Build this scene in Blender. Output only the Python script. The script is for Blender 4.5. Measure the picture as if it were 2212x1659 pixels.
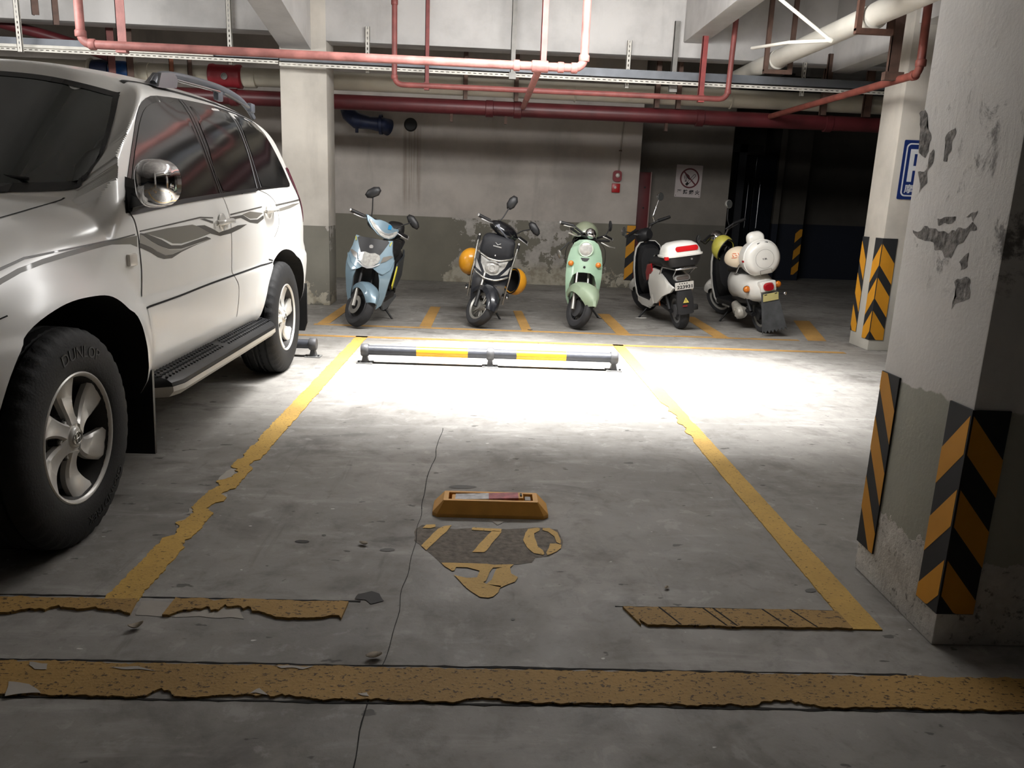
import bpy, bmesh, math, random
from mathutils import Vector, Matrix, noise
from mathutils.geometry import delaunay_2d_cdt
from mathutils.bvhtree import BVHTree
import numpy as np

for o in list(bpy.data.objects):
    bpy.data.objects.remove(o)
S = bpy.context.scene
COL = S.collection
PI = math.pi

# ------------------------------------------------------------ camera, world, exposure, lights
FPX, YAW, PITCH, ROLL, CAMH = 1690.2, math.radians(2.203), math.radians(13.39), math.radians(-2.287), 1.245
_f = Vector((math.sin(YAW) * math.cos(PITCH), math.cos(YAW) * math.cos(PITCH), -math.sin(PITCH)))
_r = Vector((math.cos(YAW), -math.sin(YAW), 0)); _d = _f.cross(_r)
CR = _r * math.cos(ROLL) + _d * math.sin(ROLL)
CD = -_r * math.sin(ROLL) + _d * math.cos(ROLL)
CF = _f
cam = bpy.data.cameras.new('camera'); camo = bpy.data.objects.new('camera', cam); COL.objects.link(camo)
camo.matrix_world = Matrix(((CR.x, -CD.x, -CF.x, 0), (CR.y, -CD.y, -CF.y, 0), (CR.z, -CD.z, -CF.z, CAMH), (0, 0, 0, 1)))
cam.sensor_fit = 'HORIZONTAL'; cam.sensor_width = 36.0; cam.lens = FPX / 2212 * 36.0
cam.clip_start = 0.05; cam.clip_end = 100
S.camera = camo
S.view_settings.view_transform = 'Standard'
try: S.view_settings.look = 'None'
except Exception: pass
S.view_settings.gamma = 1.0; S.view_settings.use_curve_mapping = False
S.view_settings.exposure = 0.3
S.render.film_transparent = False
W = bpy.data.worlds.new('world'); S.world = W; W.use_nodes = True
W.node_tree.nodes['Background'].inputs[0].default_value = (0.55, 0.6, 0.7, 1)
W.node_tree.nodes['Background'].inputs[1].default_value = 0.012

def area_light(name, loc, size, power, color=(1, 1, 1), rot=(0, 0, 0), spread=180):
    l = bpy.data.lights.new(name, 'AREA'); l.shape = 'RECTANGLE'; l.size, l.size_y = size
    l.energy = power; l.color = color; l.spread = math.radians(spread)
    o = bpy.data.objects.new(name, l); COL.objects.link(o); o.location = loc; o.rotation_euler = rot
    return o
# the bay's own ceiling batten (above the frame), the left bay's batten, and an added weak fill
LX, LY, LZ, LL = 0.80, 5.58, 2.64, 3.4
LX, LY, LZ, LL = 0.80, 5.58, 2.64, 3.4
LX, LY, LZ, LL = 0.80, 5.58, 2.64, 3.4
LX, LY, LZ, LL = 0.80, 5.58, 2.64, 3.4
LX, LY, LZ, LL = 0.68, 5.58, 2.64, 3.1
LX, LY, LZ, LL = 0.58, 5.58, 2.64, 2.9
LX, LY, LZ, LL = 0.58, 5.58, 2.64, 2.9
LX, LY, LZ, LL = 0.58, 5.58, 2.64, 2.9
area_light('batten_light', (LX, LY, LZ), (LL, 0.08), 165, (1, 0.99, 0.98), spread=74)
area_light('batten_side_light', (LX, LY + 0.08, LZ + 0.10), (LL, 0.34), 118, (1, 0.985, 0.965), rot=(math.radians(50), 0, 0))
area_light('batten_side_light', (LX, LY - 0.06, LZ), (LL, 0.06), 42, (1, 0.985, 0.965), rot=(math.radians(-62), 0, 0))
area_light('batten_up_light', (LX, LY, LZ + 0.05), (LL, 0.08), 12, (1, 0.985, 0.965), rot=(math.pi, 0, 0))
area_light('left_bay_batten_light', (-4.7, 5.6, 2.70), (2.6, 0.3), 85, (1, 0.985, 0.965), rot=(math.radians(58), 0, 0))
area_light('left_bay_batten_light', (-4.7, 5.5, 2.70), (2.6, 0.2), 50, (1, 0.985, 0.965), rot=(math.radians(-55), 0, 0))
area_light('aisle_fill_light', (0.6, -2.2, 2.9), (2.4, 0.15), 0.25, (1, 0.95, 0.9))  # weak fill added behind the camera, no lamp known there

def fl(u, v, z=0.0):
    """a measured photo point carried onto the horizontal plane z (metres)"""
    d = CR * ((u - 1106) / FPX) + CD * ((v - 829.5) / FPX) + CF
    t = (z - CAMH) / d.z
    return Vector((d.x * t, d.y * t, z))
def wl(u, v, y):
    """a measured photo point carried onto the vertical plane Y = y"""
    d = CR * ((u - 1106) / FPX) + CD * ((v - 829.5) / FPX) + CF
    t = y / d.y
    return Vector((d.x * t, y, CAMH + d.z * t))

# ------------------------------------------------------------ materials
def lin(c):
    return tuple((x / 255 / 12.92 if x / 255 <= 0.04045 else ((x / 255 + 0.055) / 1.055) ** 2.4) for x in c)
MATS = {}
def mat(name, rgb, rough=0.5, metal=0.0, coat=0.0, bump=0.0, bscale=60.0, var=0.0, vscale=6.0, spec=0.5, alpha=1.0, trans=0.0, emit=0.0):
    if name in MATS: return MATS[name]
    m = bpy.data.materials.new(name); m.use_nodes = True; MATS[name] = m
    nt = m.node_tree; b = nt.nodes['Principled BSDF']; c = lin(rgb)
    b.inputs['Base Color'].default_value = (*c, 1); b.inputs['Roughness'].default_value = rough
    b.inputs['Metallic'].default_value = metal; b.inputs['Coat Weight'].default_value = coat
    b.inputs['Coat Roughness'].default_value = 0.04
    b.inputs['Specular IOR Level'].default_value = spec
    b.inputs['Transmission Weight'].default_value = trans
    tc = nt.nodes.new('ShaderNodeTexCoord')
    if var > 0:
        n = nt.nodes.new('ShaderNodeTexNoise'); n.inputs['Scale'].default_value = vscale; n.inputs['Detail'].default_value = 6
        nt.links.new(tc.outputs['Object'], n.inputs['Vector'])
        r = nt.nodes.new('ShaderNodeMapRange'); r.inputs[1].default_value = 0.3; r.inputs[2].default_value = 0.7
        r.inputs[3].default_value = 1 - var; r.inputs[4].default_value = 1 + var * 0.5
        nt.links.new(n.outputs['Fac'], r.inputs[0])
        h = nt.nodes.new('ShaderNodeHueSaturation'); h.inputs['Color'].default_value = (*c, 1)
        nt.links.new(r.outputs[0], h.inputs['Value']); nt.links.new(h.outputs[0], b.inputs['Base Color'])
    if bump > 0:
        n2 = nt.nodes.new('ShaderNodeTexNoise'); n2.inputs['Scale'].default_value = bscale; n2.inputs['Detail'].default_value = 4
        nt.links.new(tc.outputs['Object'], n2.inputs['Vector'])
        bp = nt.nodes.new('ShaderNodeBump'); bp.inputs['Strength'].default_value = bump; bp.inputs['Distance'].default_value = 0.01
        nt.links.new(n2.outputs['Fac'], bp.inputs['Height']); nt.links.new(bp.outputs[0], b.inputs['Normal'])
    return m
class NT:
    """small node-writing helper"""
    def __init__(s, name):
        s.m = bpy.data.materials.new(name); s.m.use_nodes = True; s.nt = s.m.node_tree
        s.b = s.nt.nodes['Principled BSDF']; MATS[name] = s.m
        s.pos = s.nt.nodes.new('ShaderNodeNewGeometry').outputs['Position']
    def n(s, t): return s.nt.nodes.new('ShaderNode' + t)
    def l(s, a, b): s.nt.links.new(a, b)
    def noise(s, scale, detail=5, rough=0.55, vec=None, dist=0.0):
        n = s.n('TexNoise'); n.inputs['Scale'].default_value = scale; n.inputs['Detail'].default_value = detail
        n.inputs['Roughness'].default_value = rough; n.inputs['Distortion'].default_value = dist
        s.l(vec or s.pos, n.inputs['Vector']); return n.outputs['Fac']
    def scaled(s, v):
        n = s.n('Mapping'); n.inputs['Scale'].default_value = v; s.l(s.pos, n.inputs['Vector']); return n.outputs[0]
    def ramp(s, x, a, b, lo=0.0, hi=1.0):
        n = s.n('MapRange'); n.inputs[1].default_value = a; n.inputs[2].default_value = b
        n.inputs[3].default_value = lo; n.inputs[4].default_value = hi
        n.interpolation_type = 'SMOOTHSTEP'; s.l(x, n.inputs[0]); return n.outputs[0]
    def math(s, op, a, b=None):
        n = s.n('Math'); n.operation = op
        for i, x in enumerate((a, b)):
            if x is None: continue
            if isinstance(x, (int, float)): n.inputs[i].default_value = x
            else: s.l(x, n.inputs[i])
        return n.outputs[0]
    def mix(s, f, a, b):
        n = s.n('Mix'); n.data_type = 'RGBA'
        for i, x in ((0, f), (6, a), (7, b)):
            if isinstance(x, (int, float)): n.inputs[i].default_value = x
            elif isinstance(x, tuple): n.inputs[i].default_value = (*x, 1)
            else: s.l(x, n.inputs[i])
        return n.outputs[2]
    def xyz(s):
        n = s.n('SeparateXYZ'); s.l(s.pos, n.inputs[0]); return n.outputs
    def bump(s, h, strength=0.3, dist=0.01):
        n = s.n('Bump'); n.inputs['Strength'].default_value = strength; n.inputs['Distance'].default_value = dist
        s.l(h, n.inputs['Height']); s.l(n.outputs[0], s.b.inputs['Normal'])
    def out(s, col, rough=0.8):
        s.l(col, s.b.inputs['Base Color'])
        if isinstance(rough, (int, float)): s.b.inputs['Roughness'].default_value = rough
        else: s.l(rough, s.b.inputs['Roughness'])
        return s.m

# ------------------------------------------------------------ mesh helpers
class MB:
    def __init__(s): s.bm = bmesh.new()
    def box(s, c, size, rot=None, bev=0.0, seg=2):
        g = bmesh.ops.create_cube(s.bm, size=1.0)
        vs = g['verts']
        for v in vs: v.co = Vector((v.co.x * size[0], v.co.y * size[1], v.co.z * size[2]))
        if bev > 0:
            es = list({e for v in vs for e in v.link_edges})
            r = bmesh.ops.bevel(s.bm, geom=es, offset=bev, segments=seg, affect='EDGES', profile=0.5)
            vs = list({v for f in r['faces'] for v in f.verts} | {v for v in vs if v.is_valid})
        M = Matrix.Translation(c) @ (rot.to_4x4() if rot is not None else Matrix.Identity(4))
        for v in vs: v.co = M @ v.co
        return s
    def rng(s, a, b, bev=0.0):
        return s.box([(a[i] + b[i]) / 2 for i in range(3)], [abs(b[i] - a[i]) for i in range(3)], bev=bev)
    def ring(s, pts):
        return [s.bm.verts.new(p) for p in pts]
    def skin(s, rings, close=True, cap=True):
        rs = [s.ring(r) for r in rings]
        n = len(rs[0])
        for a, b in zip(rs, rs[1:]):
            for i in range(n if close else n - 1):
                j = (i + 1) % n
                try: s.bm.faces.new((a[i], a[j], b[j], b[i]))
                except ValueError: pass
        if cap:
            for r in (rs[0], rs[-1]):
                try: s.bm.faces.new(r)
                except ValueError: pass
        return s
    def tube(s, path, r, n=10, cap=True, closed=False):
        P = [Vector(p) for p in path]; m = len(P); rr = r if hasattr(r, '__len__') else [r] * m
        rings = []; up = None
        for i, p in enumerate(P):
            if closed: t = (P[(i + 1) % m] - P[i - 1])
            else: t = P[min(i + 1, m - 1)] - P[max(i - 1, 0)]
            t.normalize()
            if up is None:
                up = Vector((0, 0, 1)) if abs(t.z) < 0.9 else Vector((1, 0, 0))
            a = t.cross(up)
            if a.length < 1e-6: a = t.orthogonal()
            a.normalize(); b = a.cross(t).normalized(); up = b
            rings.append([p + (a * math.cos(2 * PI * k / n) + b * math.sin(2 * PI * k / n)) * rr[i] for k in range(n)])
        if closed: rings.append(rings[0])
        return s.skin(rings, cap=cap and not closed)
    def cyl(s, a, b, r, r2=None, n=20): return s.tube([a, b], [r, r if r2 is None else r2], n)
    def lathe(s, prof, c=(0, 0, 0), axis='Z', n=32, M=None, a0=0, a1=2 * PI):
        full = abs(a1 - a0 - 2 * PI) < 1e-6
        rings = []
        for k in range(n if full else n + 1):
            th = a0 + (a1 - a0) * k / n
            pts = []
            for r, h in prof:
                p = Vector((r * math.cos(th), r * math.sin(th), h))
                if axis == 'X': p = Vector((p.z, p.x, p.y))
                elif axis == 'Y': p = Vector((p.x, p.z, p.y))
                if M is not None: p = M @ p
                pts.append(p + Vector(c))
            rings.append(pts)
        if full: rings.append(rings[0])
        return s.skin(rings, close=False, cap=False)
    def ball(s, c, r, sub=12, rot=None, half=None):
        r = r if hasattr(r, '__len__') else (r, r, r); rings = []
        n = sub * 2
        for i in range(1, sub):
            th = PI * i / sub
            rings.append([(math.sin(th) * math.cos(2 * PI * k / n), math.sin(th) * math.sin(2 * PI * k / n), math.cos(th)) for k in range(n)])
        R_ = rot if rot is not None else Matrix.Identity(3)
        f = lambda p: Vector(c) + R_ @ Vector((p[0] * r[0], p[1] * r[1], p[2] * r[2]))
        s.skin([[f(p) for p in q] for q in rings], cap=True)
        return s
    def prism(s, poly, a, b, M=None):
        """closed 2D polygon extruded from height a to b (local z), placed by M"""
        M = M or Matrix.Identity(4)
        lo = [M @ Vector((p[0], p[1], a)) for p in poly]; hi = [M @ Vector((p[0], p[1], b)) for p in poly]
        return s.skin([lo, hi])
    def build(s, name, m, parent=None, smooth=35, merge=1e-5):
        bmesh.ops.remove_doubles(s.bm, verts=s.bm.verts, dist=merge)
        bmesh.ops.recalc_face_normals(s.bm, faces=s.bm.faces)
        me = bpy.data.meshes.new(name); s.bm.to_mesh(me); s.bm.free()
        return link(name, me, m, parent, smooth)
def link(name, me, m, parent=None, smooth=35):
    o = bpy.data.objects.new(name, me); COL.objects.link(o)
    for x in (m if isinstance(m, (list, tuple)) else [m]): me.materials.append(x)
    if smooth:
        me.polygons.foreach_set('use_smooth', [True] * len(me.polygons))
        if smooth < 180: me.set_sharp_from_angle(angle=math.radians(smooth))
    if parent is not None: o.parent = parent
    return o
def meshobj(name, vs, fs, m, parent=None, smooth=35):
    me = bpy.data.meshes.new(name); me.from_pydata([tuple(v) for v in vs], [], fs); me.update()
    return link(name, me, m, parent, smooth)
def tag(o, label, cat, group=None, kind=None):
    o['label'] = label; o['category'] = cat
    if group: o['group'] = group
    if kind: o['kind'] = kind
    return o
def thing(name, label, cat, loc=(0, 0, 0), rot=(0, 0, 0), group=None):
    o = bpy.data.objects.new(name, None); COL.objects.link(o); o.empty_display_size = 0.1
    o.location = loc; o.rotation_euler = rot
    return tag(o, label, cat, group)
def struct(o, label=None):
    o['kind'] = 'structure'
    if label: o['label'] = label
    return o
def bez(pts, n=8):
    """Catmull-Rom through points"""
    P = [Vector(p) for p in pts]; out = []
    for i in range(len(P) - 1):
        p0 = P[max(i - 1, 0)]; p1 = P[i]; p2 = P[i + 1]; p3 = P[min(i + 2, len(P) - 1)]
        for k in range(n):
            t = k / n
            out.append(0.5 * ((2 * p1) + (-p0 + p2) * t + (2 * p0 - 5 * p1 + 4 * p2 - p3) * t * t + (-p0 + 3 * p1 - 3 * p2 + p3) * t ** 3))
    out.append(P[-1]); return out
def round_path(pts, r, n=6):
    """polyline with its corners rounded by radius r"""
    P = [Vector(p) for p in pts]; out = [P[0]]
    for a, b, c in zip(P, P[1:], P[2:]):
        d1 = (a - b); d2 = (c - b); k = min(r, d1.length * 0.49, d2.length * 0.49)
        p, q = b + d1.normalized() * k, b + d2.normalized() * k
        for i in range(n + 1):
            t = i / n; out.append(p * (1 - t) ** 2 + b * 2 * t * (1 - t) + q * t * t)
    out.append(P[-1]); return out
def rrect(w, h, r, n=5, cx=0, cy=0):
    pts = []
    for sx, sy, a in ((1, 1, 0), (-1, 1, 90), (-1, -1, 180), (1, -1, 270)):
        for k in range(n + 1):
            t = math.radians(a + 90 * k / n)
            pts.append((cx + sx * (w / 2 - r) + r * math.cos(t), cy + sy * (h / 2 - r) + r * math.sin(t)))
    return pts
def text_mesh(body, size, depth=0.0, bold=0.0, align='CENTER'):
    cu = bpy.data.curves.new('t', 'FONT'); cu.body = body; cu.size = size; cu.extrude = depth; cu.offset = bold
    cu.align_x = align; cu.align_y = 'CENTER'; cu.resolution_u = 3
    o = bpy.data.objects.new('t', cu); COL.objects.link(o)
    dg = bpy.context.evaluated_depsgraph_get(); dg.update()
    me = bpy.data.meshes.new_from_object(o.evaluated_get(dg))
    bpy.data.objects.remove(o); bpy.data.curves.remove(cu)
    me.materials.clear()
    return me
def text_obj(name, body, size, m, parent, M, depth=0.0005, bold=0.0, fit=None, bend=None):
    me = text_mesh(body, size, depth, bold)
    co = [v.co.copy() for v in me.vertices]
    if fit and co:
        x0 = min(c.x for c in co); x1 = max(c.x for c in co); y0 = min(c.y for c in co); y1 = max(c.y for c in co)
        for c in co:
            c.x = ((c.x - x0) / max(x1 - x0, 1e-6) - 0.5) * fit[0]; c.y = ((c.y - y0) / max(y1 - y0, 1e-6) - 0.5) * fit[1]
    if bend: co = [bend(c) for c in co]
    for v, c in zip(me.vertices, co): v.co = M @ c if M is not None else c
    return link(name, me, m, parent, 0)
# ------------------------------------------------------------ surfaces of the garage
def concrete_floor():
    t = NT('concrete_floor')
    big = t.noise(0.55, 6, 0.6); mid = t.noise(2.2, 8, 0.66, None, 0.4); fine = t.noise(45, 4, 0.6)
    streak = t.noise(1.0, 7, 0.65, t.scaled((1.2, 6.0, 1)), 0.5)
    base = t.mix(t.ramp(big, 0.35, 0.65), lin((122, 119, 114)), lin((156, 153, 148)))
    base = t.mix(t.ramp(mid, 0.48, 0.70, 0, 0.6), base, lin((100, 96, 91)))
    base = t.mix(t.ramp(streak, 0.52, 0.72, 0, 0.40), base, lin((186, 184, 180)))
    base = t.mix(t.ramp(fine, 0.60, 0.75, 0, 0.32), base, lin((84, 80, 76)))
    # soft dirt smudges and long drag marks
    sm = t.noise(1.6, 6, 0.62, t.scaled((1, 1.6, 1)), 0.8)
    base = t.mix(t.ramp(sm, 0.56, 0.72, 0, 0.65), base, lin((70, 66, 62)))
    m3 = t.noise(8.5, 7, 0.68, None, 0.3)
    base = t.mix(t.ramp(m3, 0.50, 0.68, 0, 0.38), base, lin((92, 88, 84)))
    base = t.mix(t.ramp(m3, 0.34, 0.44, 0.3, 0), base, lin((184, 181, 177)))
    dg = t.noise(1.0, 5, 0.6, t.scaled((14, 1.3, 1)), 0.4)
    base = t.mix(t.ramp(dg, 0.62, 0.74, 0, 0.35), base, lin((88, 84, 80)))
    # small dark specks and pale chips
    sp = t.noise(9.0, 3, 0.5, t.scaled((1, 2.0, 1)))
    base = t.mix(t.ramp(sp, 0.685, 0.71, 0, 0.75), base, lin((62, 59, 56)))
    sp2 = t.noise(14.0, 2, 0.5, t.scaled((1.3, 2.4, 1)))
    base = t.mix(t.ramp(sp2, 0.76, 0.78, 0, 0.8), base, lin((225, 223, 218)))
    h = t.math('ADD', t.math('MULTIPLY', fine, 0.4), mid)
    t.bump(h, 0.18, 0.01)
    return t.out(base, t.ramp(mid, 0.3, 0.7, 0.55, 0.8))
def plaster(name, top, dado, zd, peel=0.0, grime=0.4, dadon=0.0, xr=None, base=0.0, run=None):
    """wall paint over plaster: pale above, grey-green dado below height zd, the dado flaking off where peel is high"""
    t = NT(name)
    x, y, z = t.xyz()
    n1 = t.noise(1.3, 6, 0.6); n2 = t.noise(7, 6, 0.65); n3 = t.noise(60, 3, 0.5)
    col = t.mix(t.ramp(n1, 0.35, 0.7), lin(top), lin(tuple(c * 0.86 for c in top)))
    vert = t.noise(1.0, 6, 0.6, t.scaled((5, 5, 0.7)))
    col = t.mix(t.ramp(vert, 0.56, 0.8, 0, grime), col, lin(tuple(c * 0.55 for c in top)))
    if run:     # rusty water run below the vent
        m_ = t.math('MULTIPLY', t.math('MULTIPLY', t.ramp(x, run[0], run[0] + 0.06), t.ramp(x, run[1] - 0.06, run[1], 1, 0)), t.math('MULTIPLY', t.ramp(z, 2.15, 2.2, 1, 0), t.ramp(z, 0.9, 1.3)))
        vs_ = t.noise(1.0, 4, 0.6, t.scaled((30, 1, 0.5)))
        col = t.mix(t.math('MULTIPLY', m_, t.ramp(vs_, 0.35, 0.6, 0.1, 0.6)), col, lin((116, 100, 82)))
    if dado:
        edge = t.math('ADD', z, t.math('MULTIPLY', t.math('SUBTRACT', n2, 0.5), dadon))
        isd = t.ramp(edge, zd - 0.004, zd + 0.004, 1, 0)
        dcol = t.mix(t.ramp(n1, 0.3, 0.7), lin(dado), lin(tuple(c * 0.88 for c in dado)))
        if peel > 0 or base > 0:
            pn = t.noise(3.0, 8, 0.68)
            f = t.ramp(pn, 0.0, 1.0, 0.0, 1.0)
            if xr:     # flaked patch between xr[0] and xr[1]
                a = t.ramp(x, xr[0] - 0.15, xr[0] + 0.15, -0.5, 0.0)
                b = t.ramp(x, xr[1] - 0.3, xr[1] + 0.3, 0.0, -0.22)
                f = t.math('ADD', t.math('ADD', f, a), b)
            pe = t.math('ADD', f, t.ramp(z, 0.05, 0.42, base, 0.0))
            pm = t.ramp(pe, 0.62 - peel, 0.625 - peel + 0.01)
            raw = t.mix(t.ramp(n2, 0.3, 0.7), lin((160, 154, 147)), lin((190, 185, 178)))
            low = t.mix(t.ramp(n2, 0.4, 0.6), lin((150, 142, 124)), lin((182, 176, 160)))
            raw = t.mix(t.ramp(z, 0.18, 0.38, 1, 0), raw, low)
            dcol = t.mix(pm, dcol, raw)
        col = t.mix(isd, col, dcol)
    t.bump(t.math('ADD', t.math('MULTIPLY', n3, 0.3), n2), 0.12, 0.01)
    return t.out(col, 0.75)
M_FLOOR = concrete_floor()
M_CEIL = plaster('ceiling_paint', (200, 198, 196), None, 0, grime=0.25)
M_WALLB = plaster('back_wall_paint', (192, 184, 176), (128, 124, 111), 0.93, peel=0.10, grime=0.35, xr=(-0.62, 1.3), base=0.3, run=(-1.26, -0.96))
M_WALLR = plaster('recess_wall_paint', (126, 120, 112), (98, 94, 86), 0.95, grime=0.15)  # darker paint, with the recess's shade partly put into its colour
M_COLA = plaster('column_paint', (206, 200, 190), (132, 129, 118), 0.865, peel=-0.04, grime=0.15, base=0.22)
M_COLC = plaster('far_column_paint', (196, 190, 180), (196, 192, 182), 0.9, grime=0.15)
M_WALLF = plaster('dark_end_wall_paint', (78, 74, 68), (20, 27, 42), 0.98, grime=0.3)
def near_column_mat():
    t = NT('near_column_paint')
    x, y, z = t.xyz()
    n1 = t.noise(1.1, 6, 0.6); n2 = t.noise(6, 7, 0.65); n3 = t.noise(70, 3, 0.5)
    col = t.mix(t.ramp(n1, 0.35, 0.7), lin((222, 219, 215)), lin((202, 199, 195)))
    sc = t.noise(3.0, 10, 0.76, t.scaled((1, 2.4, 1.5)), 0.35)
    inb = t.math('MULTIPLY', t.ramp(z, 0.98, 1.12), t.ramp(z, 1.55, 1.8, 1, 0))
    col = t.mix(t.math('MULTIPLY', t.ramp(sc, 0.545, 0.64, 0, 0.85), inb), col, lin((92, 88, 85)))
    edge = t.math('ADD', z, t.math('MULTIPLY', t.math('SUBTRACT', t.noise(4.5, 6, 0.6), 0.5), 0.10))
    d = t.mix(t.ramp(n1, 0.3, 0.7), lin((172, 172, 160)), lin((158, 158, 146)))
    chip = t.noise(5.5, 3, 0.5, t.scaled((1, 2.4, 1)))
    d = t.mix(t.ramp(chip, 0.70, 0.715), d, lin((196, 193, 188)))
    isd = t.ramp(edge, 0.715, 0.722, 1, 0)
    col = t.mix(isd, col, d)
    low = t.math('ADD', z, t.math('MULTIPLY', t.math('SUBTRACT', t.noise(7.0, 6, 0.62), 0.5), 0.22))
    rc = t.mix(t.ramp(n2, 0.3, 0.7), lin((186, 183, 178)), lin((226, 223, 218)))
    rc = t.mix(t.ramp(t.noise(30, 6, 0.7), 0.55, 0.68, 0, 0.8), rc, lin((88, 85, 80)))
    isl = t.ramp(low, 0.262, 0.268, 1, 0)
    col = t.mix(isl, col, rc)
    rough = t.math('ADD', t.math('MULTIPLY', t.math('MULTIPLY', t.noise(26, 7, 0.7), 2.2), isl), t.math('ADD', t.math('MULTIPLY', n3, 0.15), t.math('ADD', t.math('MULTIPLY', n2, 0.5), t.math('MULTIPLY', t.math('MULTIPLY', sc, inb), 1.2))))
    t.bump(rough, 0.35, 0.014)
    return t.out(col, 0.8)
M_COLN = near_column_mat()

# ------------------------------------------------------------ room shell
X0, X1, Y0, Y1, ZC = -9.0, 11.0, -5.0, 14.4, 3.42
def slab(name, a, b, m, bev=0.0, label=None):
    return struct(MB().rng(a, b, bev).build(name, m), label)
slab('floor', (X0, Y0, -0.2), (X1, Y1, 0), M_FLOOR)
slab('ceiling', (X0, Y0, ZC), (X1, Y1, ZC + 0.2), M_CEIL)
slab('wall_left', (X0 - 0.2, Y0, 0), (X0, Y1, ZC), M_WALLB)
slab('wall_right', (X1, Y0, 0), (X1 + 0.2, Y1, ZC), M_WALLF)
slab('wall_front', (X0, Y0 - 0.2, 0), (X1, Y0, ZC), M_WALLF)
slab('wall_back', (X0, 11.64, 0), (2.17, 12.2, ZC), M_WALLB, 0.006)
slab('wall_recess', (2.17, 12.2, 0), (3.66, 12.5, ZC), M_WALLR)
slab('wall_dark', (3.3, Y1, 0), (X1, Y1 + 0.2, ZC), M_WALLF)
slab('wall_side', (3.56, 12.5, 0), (3.66, Y1, ZC), M_WALLF)
# columns and beams
slab('column_1', (-2.205, 8.72, 0), (-1.722, 9.11, ZC), M_COLA, 0.008)
slab('column_2', (3.535, 7.0, 0), (4.06, 7.38, ZC), M_COLC, 0.008)
slab('column_3', (1.356, 2.045, 0), (1.95, 2.55, ZC), M_COLN, 0.006)
slab('beam_1', (X0, 8.722, 2.815), (-2.0, 8.98, ZC), M_CEIL, 0.004)
slab('beam_2', (-2.0, 8.722, 2.742), (X1, 8.98, ZC), M_CEIL, 0.004)
def haunched():
    mb = MB(); x0, x1 = -2.187, -1.878
    prof = [(-4.9, 2.97), (6.95, 2.97), (8.72, 2.648), (8.72, ZC), (-4.9, ZC)]
    mb.skin([[(x0, y, z) for y, z in prof], [(x1, y, z) for y, z in prof]])
    return struct(mb.build('beam_3', M_CEIL))
haunched()
slab('beam_4', (1.98, -4.9, 2.885), (2.20, 8.722, ZC), M_CEIL, 0.012)
slab('beam_5', (3.57, 7.38, 2.66), (3.80, 8.722, ZC), M_CEIL, 0.004)
slab('beam_6', (3.57, -4.9, 2.80), (4.02, 7.0, ZC), M_CEIL, 0.004)
# ------------------------------------------------------------ pipes, trunking and hangers under the ceiling
M_PINK = mat('faded_red_pipe', (170, 112, 106), 0.55, var=0.35, vscale=9, bump=0.15, bscale=40)
M_RED = mat('dark_red_pipe', (84, 30, 34), 0.42, var=0.3, vscale=5)
M_REDV = mat('red_joint', (136, 36, 44), 0.35, var=0.15)
M_PVC = mat('cream_pipe', (190, 184, 168), 0.38, var=0.12, vscale=4)
M_PVCW = mat('white_pipe', (204, 200, 190), 0.35, var=0.08, vscale=5)
M_BLUE = mat('blue_valve', (28, 78, 140), 0.4, var=0.35, vscale=14)
M_NAVY = mat('navy_valve', (28, 40, 74), 0.45, var=0.3, vscale=10)
M_GALV = mat('galvanised_trunking', (112, 116, 122), 0.5, metal=0.35, var=0.2, vscale=7)
M_STRUT = mat('painted_strut', (214, 211, 202), 0.6, var=0.18, vscale=12)
M_RUST = mat('brown_primer_steel', (88, 66, 56), 0.7, var=0.35, vscale=14)
M_STEEL = mat('grey_steel', (132, 130, 126), 0.5, metal=0.3, var=0.25, vscale=10)
M_BLACK = mat('matt_black', (22, 22, 23), 0.6)
M_CHROME = mat('chrome', (225, 225, 228), 0.12, metal=1.0)

def pipe(name, label, cat, path, r, m, fits=(), corner=0.09, n=16, group=None):
    """a pipe run: round tube plus its elbows, collars and tees as parts"""
    base = Vector(path[0]); t = thing(name, label, cat, base, group=group)
    P = [Vector(p) - base for p in path]
    MB().tube(round_path(P, corner), r, n).build('tube', m, t, 60)
    for kind, c, d, rr, ln in fits:
        c = Vector(c) - base; d = Vector(d).normalized()
        mb = MB()
        prof = [(rr * 0.9, -ln / 2), (rr, -ln / 2 + 0.006), (rr, ln / 2 - 0.006), (rr * 0.9, ln / 2)]
        M = d.to_track_quat('Z', 'Y').to_matrix().to_4x4()
        mb.skin([[c + M.to_3x3() @ Vector((q * math.cos(2 * PI * k / n), q * math.sin(2 * PI * k / n), h)) for k in range(n)] for q, h in prof])
        mb.build(kind, m, t, 40)
    return t
XD, YD, ZD = (1, 0, 0), (0, 1, 0), (0, 0, 1)
# long faded branch pipe with a tee
YA, ZA, XL, XR = 6.6, 2.262, -3.185, 0.722
pa = pipe('sprinkler_pipe', 'long faded red pipe crossing above the car roof with a tee near its right end', 'pipe',
     [(XL, YA, ZC - 0.004), (XL, YA, ZA + 0.01), (XR, YA, ZA), (XR, YA, ZC - 0.004)], 0.033, M_PINK,
     [('collar', (0.19, YA, ZA), XD, 0.043, 0.05), ('collar', (0.54, YA, ZA), XD, 0.042, 0.05), ('tee', (0.375, YA, ZA), XD, 0.046, 0.13),
      ('elbow', (XR, YA, ZA + 0.075), ZD, 0.042, 0.05), ('elbow', (XR - 0.075, YA, ZA), XD, 0.042, 0.05),
      ('elbow', (XL, YA, ZA + 0.085), ZD, 0.042, 0.05), ('elbow', (XL + 0.085, YA, ZA + 0.01), XD, 0.042, 0.05)])
MB().tube([Vector((0.375, YA + 0.03, ZA)) - Vector((XL, YA, ZC - 0.004)), Vector((0.36, 9.30, ZA - 0.02)) - Vector((XL, YA, ZC - 0.004))], 0.03, 14).build('branch_tube', M_PINK, pa, 60)
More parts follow.
